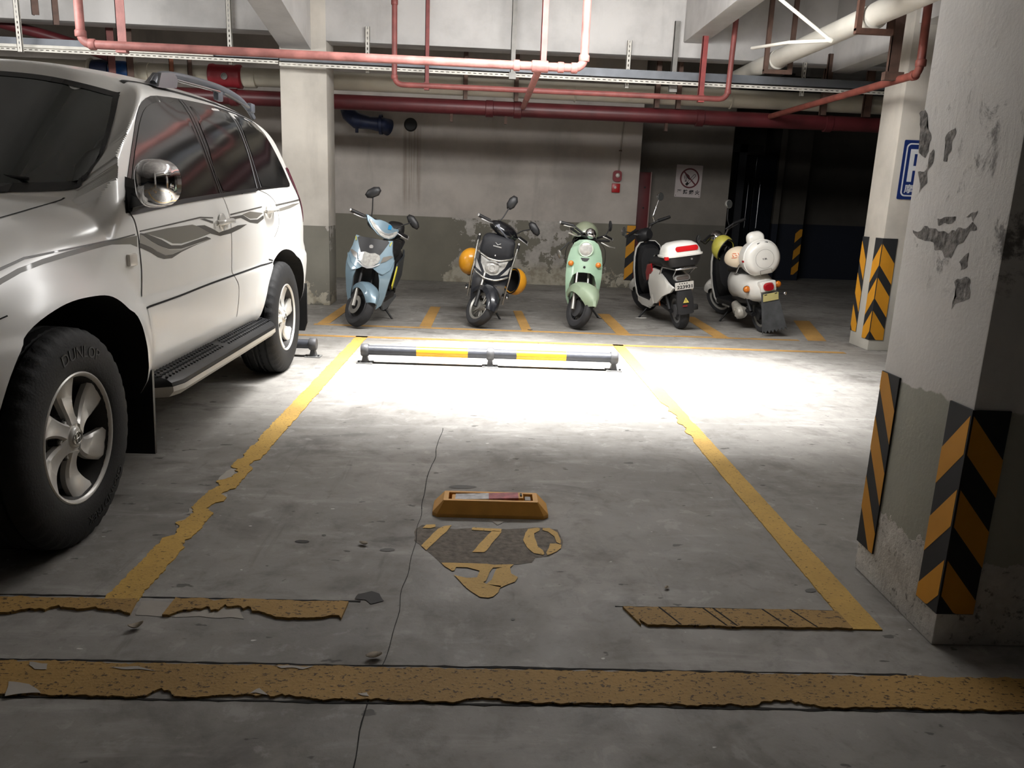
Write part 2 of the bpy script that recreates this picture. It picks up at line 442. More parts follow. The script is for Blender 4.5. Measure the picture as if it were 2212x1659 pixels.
# middle loop pipe below the trunking
YB, ZB = 8.3, 2.295
pipe('sprinkler_pipe', 'thin red pipe looping below the grey trunking between two vertical drops', 'pipe',
     [(-0.972, YB, ZC - 0.004), (-0.97, YB, ZB), (2.378, YB, ZB), (2.40, YB, ZC - 0.004)], 0.027, M_RED if False else mat('loop_pipe_red', (130, 70, 66), 0.5, var=0.3, vscale=8),
     [('elbow', (-0.97, YB, ZB + 0.07), ZD, 0.034, 0.04), ('elbow', (2.38, YB, ZB + 0.07), ZD, 0.033, 0.04), ('socket', (-0.972, YB, 3.05), ZD, 0.034, 0.05)])
# right-hand pipe running back to the main
pipe('sprinkler_pipe', 'rusty red pipe dropping before the far striped column and running back to the main', 'pipe',
     [(3.17, 6.15, ZC - 0.004), (3.195, 6.15, 2.265), (3.19, 9.32, 2.262)], 0.03, mat('rusty_red_pipe', (126, 66, 56), 0.55, var=0.35, vscale=9),
     [('elbow', (3.195, 6.15, 2.34), ZD, 0.039, 0.05), ('elbow', (3.195, 6.225, 2.265), YD, 0.039, 0.05)])
# main
mfit = []
for x in (-0.02, 0.30, 2.4, 3.9, -2.9): mfit.append(('coupling', (x, 9.42, 2.22), XD, 0.094, 0.09))
pm = pipe('main_fire_pipe', 'thick dark red main pipe running along under the cream duct', 'pipe', [(-8.9, 9.42, 2.22), (10.9, 9.42, 2.23)], 0.083, M_RED, mfit, n=24)
for x in (-0.45, 0.17, 2.02):
    MB().rng((x - 0.016, 9.39, 2.06), (x + 0.016, 9.45, 2.145)).build('support_lug', M_RUST, pm, 0).location = -Vector((-8.9, 9.42, 2.22))
# slanting red pipe, upper left
pipe('fire_pipe', 'dark red pipe slanting down in the upper left corner above the car', 'pipe', [(-6.6, 9.2, 3.16), (-5.33, 9.2, 2.86), (-4.75, 9.22, 2.74), (-4.2, 9.30, 2.58)], 0.055, M_RED, corner=0.2)
# cream duct with blue valve and red joint
Y_D = 9.45
df = [('collar', (x, Y_D, 2.44), XD, rr, ln) for x, rr, ln in ((-4.52, 0.108, 0.06), (-4.47, 0.135, 0.03), (-3.99, 0.135, 0.03), (-3.88, 0.115, 0.12), (-2.72, 0.108, 0.14), (-1.9, 0.106, 0.02), (0.25, 0.104, 0.02), (0.95, 0.106, 0.02), (2.75, 0.106, 0.02))]
du = pipe('water_main', 'thick cream pipe running along behind the columns with a blue valve and a red joint', 'pipe', [(-8.9, Y_D, 2.45), (10.9, Y_D, 2.45)], 0.1, M_PVC, df, n=28)
Md = -Vector((-8.9, Y_D, 2.45))
def on_duct(mb, name, m):
    o = mb.build(name, m, du, 40); o.location = Md; return o
bl = on_duct(MB().lathe([(0.1, -4.455), (0.118, -4.44), (0.125, -4.34), (0.118, -4.26), (0.1, -4.25)], (0, Y_D, 2.44), 'X', 28), 'valve_body', M_NAVY)
on_duct(MB().lathe([(0.1, -4.25), (0.12, -4.24), (0.118, -4.10), (0.1, -4.02)], (0, Y_D, 2.44), 'X', 28), 'valve_body', M_BLUE)
rj = on_duct(MB().lathe([(0.1, -3.17), (0.125, -3.16), (0.13, -3.12), (0.122, -3.10), (0.122, -2.88), (0.13, -2.86), (0.13, -2.82), (0.1, -2.80)], (0, Y_D, 2.445), 'X', 28), 'joint', M_REDV)
MB().lathe([(0.0, 0), (0.02, 0), (0.034, 0.004), (0.036, 0.016), (0.03, 0.016), (0.026, 0.006), (0.0, 0.006)], n=20, M=Matrix.Rotation(PI / 2, 4, 'X'), c=(-2.97, Y_D - 0.118, 2.43)).build('port', M_STEEL, rj, 40)
# white PVC pipe on the right with its brackets
pv = pipe('drain_pipe', 'thick white drain pipe running overhead towards the far end by the right columns', 'pipe', [(2.75, 3.0, 2.605), (2.75, 8.7, 2.655), (2.75, 10.6, 2.655)], 0.082, M_PVCW,
     [('coupling', (2.75, 8.05, 2.642), YD, 0.092, 0.14), ('coupling', (2.75, 6.02, 2.62), YD, 0.09, 0.02), ('coupling', (2.75, 4.9, 2.612), YD, 0.09, 0.1)], n=28)
for y, zb, m in ((6.03, 2.515, mat('rust_bracket', (88, 60, 48), 0.7, var=0.35, vscale=20)), (7.98, 2.525, M_RUST)):
    b = thing('pipe_bracket', 'brown steel hoop bracket holding the white drain pipe ' + ('near its high near end' if y < 7 else 'just before the cross beam'), 'bracket', (2.75, y, zb))
    for sx in (-1, 1):
        MB().rng((sx * 0.118 - 0.02, -0.02, 0), (sx * 0.118 + 0.02, 0.02, ZC - zb if sx < 0 or y > 7 else ZC - zb)).build('arm', m, b, 0)
    MB().rng((-0.138, -0.022, -0.02), (0.138, 0.022, 0.018)).build('cross_bar', m, b, 0)
pipe('conduit', 'thin white conduit coming down to an elbow under the white drain pipe', 'conduit',
     [(2.09, 6.50, 2.885), (2.57, 6.33, 2.50), (2.30, 6.46, 2.50), (2.30, 7.4, 2.62)], 0.0135, M_PVCW, [('elbow', (2.562, 6.335, 2.505), (1, -0.2, -0.4), 0.02, 0.04)], corner=0.03)

# grey trunking with its perforated white strip, two lengths
def trunk(x0, x1, za, zb, label):
    """za/zb: height of the strip's lower edge at x0 and x1"""
    t = thing('cable_trunking', label, 'cable trunking', (x0, 8.5, za), group='cable trunking under the cross beam')
    L = x1 - x0; s = zb - za
    mb = MB()
    mb.skin([[(0, y, z) for y, z in ((0.0, 0.05), (0.13, 0.05), (0.13, 0.128), (0.0, 0.128))], [(L, y, z + s) for y, z in ((0.0, 0.05), (0.13, 0.05), (0.13, 0.128), (0.0, 0.128))]])
    mb.build('trough', M_GALV, t, 0)
    # perforated strip: slots are real holes between small bridges
    mb = MB(); n = int(L / 0.055)
    def q(xa, xb, z0_, z1_):
        f = lambda x: s * x / L
        mb.skin([[(xa, -0.012, z0_ + f(xa)), (xa, -0.009, z0_ + f(xa)), (xa, -0.009, z1_ + f(xa)), (xa, -0.012, z1_ + f(xa))],
                 [(xb, -0.012, z0_ + f(xb)), (xb, -0.009, z0_ + f(xb)), (xb, -0.009, z1_ + f(xb)), (xb, -0.012, z1_ + f(xb))]])
    q(0, L, 0, 0.014); q(0, L, 0.021, 0.036)
    for i in range(n):
        x = L * i / n; q(x, x + 0.024, 0.014, 0.021)
    mb.skin([[(0, -0.012, 0.036), (0, 0.06, 0.036), (0, 0.06, 0.033), (0, -0.012, 0.033)], [(L, -0.012, 0.036 + s), (L, 0.06, 0.036 + s), (L, 0.06, 0.033 + s), (L, -0.012, 0.033 + s)]])
    mb.build('perforated_strip', M_STRUT, t, 0)
    return t
trunk(-8.0, -2.16, 2.49, 2.462, 'grey cable trunking length with white perforated strip passing above the parked car')
trunk(-2.15, 9.0, 2.448, 2.418, 'grey cable trunking length with white perforated strip above the row of scooters')
t = thing('cable_trunking', 'second pale cable rail just under the trunking above the car', 'cable trunking', (-6.5, 8.46, 2.45), group='cable trunking under the cross beam')
MB().rng((0, 0, 0.055), (3.7, 0.03, 0.085), 0.004).build('rail', M_STRUT, t, 0)

# hangers
def hanger(x, y, z0_, z1_, m, label, w=0.05, perf=False, grp=None, ty=0.006, foot=None, lean=0.0):
    h = thing('hanger', label, 'hanger', (x, y, z0_), (0, lean, 0), group=grp); L = z1_ - z0_
    mb = MB()
    if perf:
        n = int(L / 0.05)
        for a, b in ((-w / 2, -0.006), (0.006, w / 2)): mb.rng((a, 0, 0), (b, ty, L))
        for i in range(n + 1): mb.rng((-0.007, 0, L * i / (n + 1)), (0.007, ty, L * i / (n + 1) + 0.024))
        mb.rng((-w / 2, 0, 0), (-w / 2 + 0.004, 0.025, L)); mb.rng((w / 2 - 0.004, 0, 0), (w / 2, 0.025, L))
    else:
        mb.rng((-w / 2, 0, 0), (w / 2, ty, L)); mb.rng((-w / 2, 0, 0), (-w / 2 + ty, 0.04, L))
    mb.build('strip', m, h, 0)
    if foot: MB().rng((-foot[0] / 2, -0.03, -0.012), (foot[0] / 2, 0.03, foot[1])).build('foot', m, h, 0)
    return h
gp = 'perforated white hangers of the trunking'
hanger(-2.69, 8.66, 2.46, ZC, M_STRUT, 'white perforated hanger strip above the car, left of the pale column', 0.05, True, gp)
hanger(-1.29, 8.66, 2.44, 2.886, M_STRUT, 'white perforated hanger strip with its top on the beam, right of the pale column', 0.046, True, gp)
hanger(1.412, 8.66, 2.41, 2.874, M_STRUT, 'white perforated hanger strip above the mint scooter, topped on the beam', 0.046, True, gp)
hanger(3.275, 8.66, 2.41, 2.74, M_STRUT, 'short white perforated hanger strip past the drain pipe', 0.04, True, gp)
hanger(-4.6, 8.3, 2.44, 2.95, M_STRUT, 'white perforated hanger strip at the far left above the car', 0.05, True, gp)
gh = 'plain steel hangers under the ceiling'
hanger(0.205, 8.49, 2.43, ZC, M_STEEL, 'grey steel hanger dropping to the trunking behind the tee of the long red pipe', 0.05, foot=(0.07, 0.05))
hanger(1.90, 8.68, 2.40, 3.085, M_STEEL, 'grey steel hanger on the cross beam beside the haunched beam end', 0.055, foot=(0.08, 0.06))
hanger(3.557, 8.68, 2.40, 2.842, M_RUST, 'short brown steel hanger on the cross beam left of the far striped column', 0.06, foot=(0.11, 0.05))
hanger(-0.652, 8.32, 2.27, ZC, mat('brown_red_steel', (122, 62, 60), 0.65, var=0.4, vscale=9), 'brown red steel hanger holding the looping red pipe near its left drop', 0.042, foot=(0.05, 0.06))
hanger(2.115, 8.32, 2.27, 2.885, mat('red_steel', (140, 60, 58), 0.6, var=0.35, vscale=9), 'red steel hanger holding the looping red pipe near its right drop', 0.055, foot=(0.06, 0.06))
hanger(-2.885, 6.62, 2.235, ZC, M_PINK, 'wide faded red hanger clamped to the long red pipe above the car', 0.072, foot=(0.08, 0.03))
hanger(0.40, 6.62, 2.29, ZC, mat('pink_steel', (176, 92, 88), 0.6, var=0.3, vscale=9), 'faded red hanger standing on the tee of the long red pipe', 0.05)
hanger(3.15, 6.47, 2.27, ZC, M_RUST, 'dark brown hanger clamped on the rusty pipe in front of the far striped column', 0.085, foot=(0.15, 0.05))
hanger(-4.135, 9.2, 2.36, ZC, mat('brown_pink_steel', (120, 70, 66), 0.65, var=0.4, vscale=8), 'brown steel hanger in front of the navy valve on the cream pipe', 0.08)
hanger(-3.94, 9.2, 2.36, ZC, M_RUST, 'brown steel hanger beside the blue valve on the cream pipe', 0.075)
hanger(-3.535, 9.3, 2.34, 2.60, mat('rust_strap', (140, 86, 62), 0.7, var=0.3), 'short rusty strap on the cream pipe above the roof rail', 0.05)
hanger(-3.335, 9.3, 2.34, 2.60, M_RUST, 'short brown strap on the cream pipe left of the red joint', 0.05)
hanger(-4.42, 8.3, 2.78, ZC, M_RUST, 'brown steel hanger in the upper left corner beside the slanting pipe', 0.07)
hanger(-4.23, 8.3, 2.70, ZC, M_RUST, 'second brown steel hanger from the left, above the slanting pipe', 0.06)
for x, w, lb in ((-0.296, 0.05, 'above the dark scooter with yellow helmets'), (0.275, 0.05, 'behind the branch of the long red pipe'), (2.115, 0.055, 'above the white topbox scooter'), (1.87, 0.06, 'left of the haunched beam end'), (3.785, 0.07, 'right of the drain pipe'), (4.29, 0.09, 'next to the far striped column')):
    hanger(x, 9.30, 2.30, 2.80, M_RUST, 'brown strap around the cream pipe and main ' + lb, w, grp='brown straps of the cream pipe')

# things fixed on the back wall
bv = thing('valve', 'dark blue bent valve body on the back wall under the main pipe', 'valve', (-1.72, 11.45, 2.25))
MB().tube(bez([(-0.28, -0.05, 0.10), (-0.2, -0.1, 0.0), (0.0, -0.1, -0.08), (0.2, -0.05, -0.09), (0.34, 0.02, -0.10)], 6), [0.05, 0.09, 0.1, 0.1, 0.1] * 5, 16).build('body', M_NAVY, bv, 180) if False else None
MB().tube([(-0.3, -0.04, 0.10), (-0.24, -0.08, 0.03), (-0.12, -0.1, -0.06), (0.05, -0.08, -0.08), (0.2, -0.02, -0.09), (0.3, 0.06, -0.12)], [0.06, 0.10, 0.11, 0.085, 0.10, 0.115], 18).build('body', M_NAVY, bv, 180)
MB().cyl((-0.12, -0.1, -0.16), (-0.12, -0.1, -0.22), 0.022, n=10).build('drain_plug', M_NAVY, bv)
MB().lathe([(0.12, -0.02), (0.135, -0.02), (0.135, 0.02), (0.12, 0.02)], c=(0.2, -0.02, -0.09), axis='X', n=24).build('flange', M_NAVY, bv)
vh = tag(MB().lathe([(0.0, 0.012), (0.075, 0.012), (0.085, 0.005), (0.095, -0.012), (0.09, -0.02), (0.0, -0.02)], n=28, M=Matrix.Rotation(PI / 2, 4, 'X'), c=(-1.131, 11.63, 2.19)).build('vent_cap', M_BLACK), 'round black vent cap on the back wall right of the blue valve', 'vent')
al = thing('fire_alarm', 'red fire alarm sounder with call point below on the back wall under a conduit', 'fire alarm', (1.838, 11.64, 1.50))
MB().prism(rrect(0.125, 0.155, 0.045), 0, 0.05, Matrix.Translation((0.005, 0, 0.105)) @ Matrix.Rotation(PI / 2, 4, 'X')).build('sounder', M_REDV, al, 30)
MB().lathe([(0.0, 0.072), (0.02, 0.068), (0.032, 0.05)], n=16, M=Matrix.Rotation(PI / 2, 4, 'X'), c=(0.01, 0, 0.115)).build('strobe', mat('clear_lens', (220, 215, 205), 0.15, spec=0.8), al)
MB().rng((-0.062, -0.04, -0.125), (0.055, 0, 0.0), 0.006).build('call_point', mat('call_point_red', (170, 26, 30), 0.35), al, 30)
MB().lathe([(0.0, 0.046), (0.018, 0.044), (0.02, 0.038)], n=14, M=Matrix.Rotation(PI / 2, 4, 'X'), c=(-0.015, 0, -0.055)).build('button', mat('button_grey', (190, 170, 165), 0.4), al)
MB().tube([(0.02, -0.015, 0.17), (0.035, -0.015, 0.6)], 0.011, 8).build('conduit_tube', mat('wall_conduit', (150, 142, 132), 0.5), al)
MB().tube([(0.035, -0.015, 0.6), (0.06, -0.015, 0.95)], 0.011, 8).build('conduit_tube', MATS['wall_conduit'], al)
MB().rng((0.01, -0.03, 0.45), (0.05, 0, 0.465)).build('clip', M_RUST, al, 0)

# no smoking sign on the recessed wall
sg = thing('no_smoking_sign', 'white sign with red barred circle over a match and cigarette on the recessed wall', 'sign', (3.028, 12.197, 1.59), (0, math.radians(0.6), 0))
M_SIGN = mat('sign_white', (196, 186, 184), 0.45); M_SIGNR = mat('sign_dark_red', (92, 34, 40), 0.5); M_INK = mat('ink_black', (18, 16, 16), 0.6)
RX = Matrix.Rotation(PI / 2, 4, 'X')
SG_W, SG_H = 0.40, 0.475
MB().prism(rrect(SG_W, SG_H, 0.012), 0.0, 0.006, RX).build('panel', M_SIGN, sg, 0)
def flat(poly, name, m, parent, z=0.0065, th=0.0008, M=RX): return MB().prism(poly, z, z + th, M).build(name, m, parent, 0)
cx_, cz_, ro, ri = 0.012, 0.045, 0.148, 0.126
mb = MB(); n = 48
for k in range(n):
    a, b = 2 * PI * k / n, 2 * PI * (k + 1) / n
    mb.prism([(cx_ + ri * math.cos(a), cz_ + ri * math.sin(a)), (cx_ + ro * math.cos(a), cz_ + ro * math.sin(a)), (cx_ + ro * math.cos(b), cz_ + ro * math.sin(b)), (cx_ + ri * math.cos(b), cz_ + ri * math.sin(b))], 0.0066, 0.0076, RX)
def bar2(p, q, w): 
    p, q = Vector(p), Vector(q); nrm = (q - p).orthogonal().normalized() * w / 2
    return [p - nrm, q - nrm, q + nrm, p + nrm]
mb.prism(bar2((cx_ - 0.097, cz_ + 0.097), (cx_ + 0.097, cz_ - 0.097), 0.02), 0.0074, 0.0082, RX)
mb.build('prohibition_ring', M_SIGNR, sg, 0)
# cigarette outline with dark lit end; match with flame outline
mb = MB()
def line2(mb, pts, w, z=0.0066, th=0.0006, M=RX):
    for p, q in zip(pts, pts[1:]): mb.prism(bar2(p, q, w), z, z + th, M)
ca, cb = Vector((cx_ - 0.045, cz_ - 0.10)), Vector((cx_ + 0.075, cz_ + 0.045))
dr = (cb - ca).normalized(); nr = Vector((-dr.y, dr.x)) * 0.016
line2(mb, [ca + nr, cb + nr, cb + dr * 0.012 + nr * 0.4, cb + dr * 0.012 - nr * 0.4, cb - nr, ca - nr, ca + nr], 0.007)
mb.prism([ca + nr, ca - nr, ca - nr + dr * 0.045, ca + nr + dr * 0.045], 0.0066, 0.0072, RX)
fl_pts = [(-0.075, 0.055), (-0.04, 0.062), (-0.005, 0.035), (0.01, -0.015), (-0.012, -0.02), (-0.035, 0.0), (-0.075, 0.055)]
mb.prism([(cx_ + x, cz_ + y) for x, y in fl_pts[:-1]], 0.0064, 0.0068, RX)
line2(mb, [(cx_ - 0.073, cz_ + 0.04), (cx_ - 0.078, cz_ + 0.01), (cx_ - 0.058, cz_ - 0.045), (cx_ - 0.038, cz_ - 0.03), (cx_ - 0.045, cz_ - 0.01), (cx_ - 0.06, cz_ + 0.02)], 0.008)
line2(mb, [(cx_ - 0.075, cz_ - 0.045), (cx_ - 0.04, cz_ - 0.05)], 0.008)
mb.build('pictogram', M_INK, sg, 0)
for i, ch in enumerate('严禁烟火'):
    text_obj('lettering', ch, 0.07, M_INK, sg, Matrix.Translation((-0.128 + 0.092 * i, -0.0068, -0.165)) @ RX, 0.0004, 0.0022)
for x, z in ((-0.18, -0.215), (0.18, -0.215)): MB().cyl((x, -0.006, z), (x, -0.009, z), 0.006, n=8).build('screw', M_RUST, sg)

# red hose cabinet in the corner of the recess
hc = thing('hose_cabinet', 'tall dark red fire hose cabinet standing in the corner of the recessed wall', 'cabinet', (2.31, 12.02, 0.12))
MB().rng((-0.135, -0.02, 0.0), (0.11, 0.17, 1.57), 0.006).build('body', mat('cabinet_red', (104, 38, 42), 0.5, var=0.25, vscale=4), hc, 30)
MB().rng((0.095, -0.03, 0.0), (0.113, -0.02, 1.575), 0.002).build('door_edge', mat('pale_edge', (150, 122, 118), 0.5), hc, 0)
for z in (1.05, 1.35): MB().cyl((0.02, -0.02, z), (0.02, -0.028, z), 0.014, n=10).build('knob', M_BLACK, hc)

# doorway and steel door in the dark corner
dr_ = MB().rng((3.72, 13.2, 0), (3.80, 14.3, 2.1), 0.004).build('door_1', mat('door_blue_grey', (66, 70, 82), 0.5)); struct(dr_)
struct(MB().rng((3.66, 13.0, 2.1), (4.4, 13.1, 2.22)).build('trim_1', M_BLACK))
struct(MB().rng((4.02, 13.0, 0), (4.14, 13.12, 2.22)).build('trim_2', mat('dark_frame', (34, 36, 42), 0.5)))
def door_bar(x):
    o = MB().tube([(x, 13.6, 1.0), (x, 13.55, 1.04), (x, 13.55, 1.75), (x, 13.6, 1.79)], 0.008, 8).build('pull_handle', mat('dull_chrome', (150, 152, 156), 0.3, metal=1), None)
    return o
gd = thing('glass_door', 'dark glass double door with two tall bright pull handles in the unlit corner', 'door', (4.5, 13.62, 0))
MB().rng((-0.36, 0, 0), (-0.012, 0.03, 2.1), 0.003).build('leaf', mat('dark_glass_leaf', (22, 26, 34), 0.2), gd, 0)
MB().rng((0.012, 0, 0), (0.36, 0.03, 2.1), 0.003).build('leaf', MATS['dark_glass_leaf'], gd, 0)
for x in (-0.10, 0.10):
    MB().tube([(x, 0, 0.85), (x, -0.04, 0.9), (x, -0.04, 1.62), (x, 0, 1.67)], 0.007, 8).build('pull_handle', mat('dull_chrome', (190, 192, 196), 0.25, metal=1), gd)
struct(MB().rng((4.9, 13.62, 0), (5.0, Y1, ZC)).build('wall_door', M_WALLF))

# striped corner guards
def stripe_mat(name, ang_flip, period, yellow=(222, 156, 28)):
    t = NT(name); x, y, z = t.xyz()
    return t
def guard(name, label, cat, corner, wx, wy, z0_, z1_, stripes, sx, sy, black=(30, 31, 34), yellow=(206, 142, 28), grp=None, th=0.006):
    """an L-shaped corner plate: arm wx along x on the front face, arm wy along y on the side face; stripes are yellow chevron bars
    (z at outer edge, z at corner, height at edge)"""
    g = thing(name, label, cat, (corner[0], corner[1], z0_), group=grp); H = z1_ - z0_
    mk = mat('guard_black', black, 0.75, var=0.15, vscale=8); my = mat('guard_yellow', yellow, 0.7, var=0.12, vscale=6)
    mb = MB()
    if wx: mb.rng((0 if sx > 0 else -wx, -th, 0), (wx if sx > 0 else 0, 0, H), 0.001)
    if wy: mb.rng((-th if sx > 0 else 0, -th if sy > 0 else -wy, 0), (0 if sx > 0 else th, wy if sy > 0 else 0, H), 0.001)
    mb.build('plate', mk, g, 0)
    for a, b, c, d in stripes:   # lower edge at the corner, upper edge at the corner, lower and upper at the outer edge
        for arm, w in (('x', wx), ('y', wy)):
            if not w: continue
            pc = [(0, min(max(a, 0), H)), (0, min(max(b, 0), H)), (w, min(max(d, 0), H)), (w, min(max(c, 0), H))]
            # clip the bar to the plate
            pts = []
            for k in range(13):
                t_ = k / 12; pts.append((w * t_, a + (c - a) * t_, b + (d - b) * t_))
            lo = [(p[0], min(max(p[1], 0.002), H - 0.002)) for p in pts]; hi = [(p[0], min(max(p[2], 0.002), H - 0.002)) for p in pts]
            mb = MB()
            for i in range(12):
                q = [lo[i], lo[i + 1], hi[i + 1], hi[i]]
                if max(q[3][1] - q[0][1], q[2][1] - q[1][1]) < 1e-4: continue
                if arm == 'x': P2 = [(sx * u, -th - 0.0006, v) for u, v in q]; P3 = [(sx * u, -th, v) for u, v in q]
                else: P2 = [(-sx * (th + 0.0006), sy * u - (th if i == 0 and False else 0), v) for u, v in q]; P3 = [(-sx * th, sy * u, v) for u, v in q]
                mb.skin([P2, P3])
            mb.build('stripe', my, g, 0)
    return g
# ------------------------------------------------------------ floor markings
def yellow_paint(name, wear, rgb=(196, 148, 66)):
    t = NT(name); n1 = t.noise(2.0, 6, 0.6); sp = t.noise(70, 3, 0.55, t.scaled((1, 1.6, 1))); fine = t.noise(120, 3, 0.5)
    c = t.mix(t.ramp(n1, 0.3, 0.7), lin(rgb), lin(tuple(x * 0.86 for x in rgb)))
    c = t.mix(t.ramp(fine, 0.5, 0.75, 0, 0.35), c, lin(tuple(x * 0.7 for x in rgb)))
    c = t.mix(t.ramp(sp, 0.66 - wear, 0.69 - wear, 0, 0.85), c, lin((58, 42, 26)))
    t.bump(t.math('ADD', sp, t.math('MULTIPLY', fine, 0.4)), 0.3, 0.006)
    return t.out(c, 0.75)
M_YW = yellow_paint('worn_yellow_paint', 0.06, (172, 136, 74))
M_YN = yellow_paint('yellow_paint', 0.02, (206, 166, 82))
M_YF = yellow_paint('thin_yellow_paint', 0.0, (196, 152, 86))
M_BARE = plaster('bare_patch', (178, 172, 163), None, 0, grime=0.3)
M_NUM = yellow_paint('number_yellow_paint', 0.0, (224, 184, 108))
M_DARK = mat('dark_gap', (26, 24, 22), 0.9)
rnd = random.Random(7)
def nz(x, y, s): return noise.noise(Vector((x * s, y * s, 3.7)))
def strip(name, label, A, B, C, D, m, jag=0.006, js=9.0, th=0.004, seg=0.01, parent=None, z=0.0, cat='parking line', bites=(), group=None, kind=None):
    """painted band: near edge from A to B, far edge from D to C, both edges ragged; bites = (t0, t1, side, depth) chips"""
    A, B, C, D = (Vector((p[0], p[1], 0)) for p in (A, B, C, D))
    L = (B - A).length; n = max(4, int(L / seg)); wv = (D - A).length
    lo, hi = [], []
    for i in range(n + 1):
        t = i / n; p, q = A.lerp(B, t), D.lerp(C, t); w = (q - p).normalized()
        k1 = jag * (nz(p.x, p.y, js) * 0.7 + 0.8 * nz(p.x, p.y, js * 4) + 0.6 * nz(p.x, p.y, js * 11)); k2 = jag * (nz(q.x + 5, q.y, js) * 0.7 + 0.8 * nz(q.x + 5, q.y, js * 4) + 0.6 * nz(q.x, q.y, js * 11))
        b1 = b2 = 0
        for t0, t1, sd, dp in bites:
            if t0 < t < t1:
                bv_ = dp * wv * (math.sin(PI * (t - t0) / (t1 - t0)) ** 0.6) * (0.8 + 0.35 * nz(p.x, p.y, js * 3) + 0.35 * nz(p.x, p.y, js * 9))
                if sd < 0: b1 = max(b1, bv_)
                else: b2 = max(b2, bv_)
        lo.append(p + w * (k1 + b1)); hi.append(q - w * (k2 + b2))
    vs = [(p.x, p.y, z + th) for p in lo] + [(p.x, p.y, z + th) for p in hi] + [(p.x, p.y, z) for p in lo] + [(p.x, p.y, z) for p in hi]
    m1 = n + 1; fs = []
    for i in range(n):
        fs += [(i, i + 1, m1 + i + 1, m1 + i), (2 * m1 + i, i, m1 * 0 + i, 2 * m1 + i)][:1]
        fs += [(2 * m1 + i, 2 * m1 + i + 1, i + 1, i), (m1 + i, m1 + i + 1, 3 * m1 + i + 1, 3 * m1 + i)]
    fs += [(0, m1, 3 * m1, 2 * m1), (n, 2 * m1 + n, 3 * m1 + n, m1 + n)]
    o = meshobj(name, vs, fs, m, parent, 0)
    if label: tag(o, label, cat, group, kind)
    return o
# bay sides
LN0, LN1 = (-1.133, 2.10), (-1.035, 2.10)
sl = strip('parking_line', 'long chipped yellow line along the car side of the empty bay', (-1.136, 2.19), (-1.128, 6.86), (-1.030, 6.86), (-1.036, 2.19), M_YN, 0.008, 9,
      bites=((0.225, 0.262, -1, 0.62), (0.185, 0.205, 1, 0.4), (0.262, 0.285, 1, 0.35), (0.15, 0.175, 1, 0.5), (0.13, 0.16, -1, 0.3), (0.10, 0.125, -1, 0.35), (0.20, 0.22, -1, 0.25), (0.285, 0.30, -1, 0.2), (0.085, 0.1, 1, 0.2), (0.40, 0.405, 1, 0.25), (0.33, 0.35, -1, 0.15)))
# bare concrete scars left beside the chipped line
def patch(name, pts, m, parent, z=0.0015, rag=0.016, seg=8):
    P = [Vector((p[0], p[1], 0)) for p in pts]; out = []
    for a, b in zip(P, P[1:] + P[:1]):
        for k in range(seg):
            p = a.lerp(b, k / seg); out.append((p.x + rag * nz(p.x, p.y, 17), p.y + rag * nz(p.y + 9, p.x, 17), z))
    bm = bmesh.new(); f = bm.faces.new([bm.verts.new(p) for p in out]); bmesh.ops.triangulate(bm, faces=[f])
    bmesh.ops.recalc_face_normals(bm, faces=bm.faces)
    for f in bm.faces:
        if f.normal.z < 0: f.normal_flip()
    me = bpy.data.meshes.new(name); bm.to_mesh(me); bm.free(); return link(name, me, m, parent, 0)
FLOOR = bpy.data.objects['floor']
def px(*a): return [fl(u, v).to_2d() for u, v in a]
patch('bare_scar', px((478, 1040), (508, 1024), (512, 1012), (498, 1012), (484, 1020), (470, 1038)), M_BARE, sl)
patch('bare_scar', px((455, 1082), (490, 1075), (492, 1068), (480, 1066), (460, 1076)), M_BARE, sl)
patch('bare_scar', px((400, 1112), (426, 1108), (424, 1098), (408, 1100)), M_BARE, sl)
patch('bare_scar', px((380, 1140), (405, 1128), (402, 1118), (385, 1124)), M_BARE, sl)
strip('parking_line', 'long smooth yellow line on the column side of the empty bay', (1.145, 2.12), (1.148, 6.86), (1.243, 6.86), (1.248, 2.12), M_YN, 0.003, 9, bites=((0.48, 0.53, -1, 0.35), (0.53, 0.57, -1, 0.25), (0.44, 0.47, -1, 0.3), (0.47, 0.50, 1, 0.12), (0.40, 0.43, -1, 0.2)))
# mouth stubs
ls = strip('parking_line', 'worn short yellow stub at the left side of the bay mouth', (-0.925, 2.118), (-0.40, 2.118), (-0.395, 2.218), (-0.925, 2.218), M_YW, 0.007, 12, 0.008, bites=((0.04, 0.62, -1, 0.62), (0.3, 0.55, -1, 0.5), (0.2, 0.28, 1, 0.12), (0.9, 1.0, -1, 0.2)))
patch('bare_scar', [tuple(q) for q in px((300, 1331), (470, 1334), (530, 1338), (520, 1302), (304, 1297))], M_BARE, ls, 0.0012)
strip('parking_line', 'yellow line end joining the bay side line under the car front', (-3.4, 2.112), (-1.02, 2.122), (-1.034, 2.205), (-3.4, 2.205), M_YW, 0.008, 10, 0.008, bites=((0.86, 1.0, -1, 0.45),))
rs = strip('parking_line', 'short yellow stub with scored grooves at the column side of the bay mouth', (0.50, 2.118), (1.152, 2.118), (1.148, 2.222), (0.462, 2.222), M_YW, 0.005, 12, 0.008, bites=((0, 0.03, -1, 0.4),))
for x in (0.60, 0.74, 0.772, 0.93, 1.02):
    strip('groove', None, (x + 0.02, 2.12), (x + 0.025, 2.12), (x - 0.02, 2.221), (x - 0.026, 2.221), M_DARK, 0.001, 12, 0.0088, parent=rs)
FLOOR = bpy.data.objects['floor']
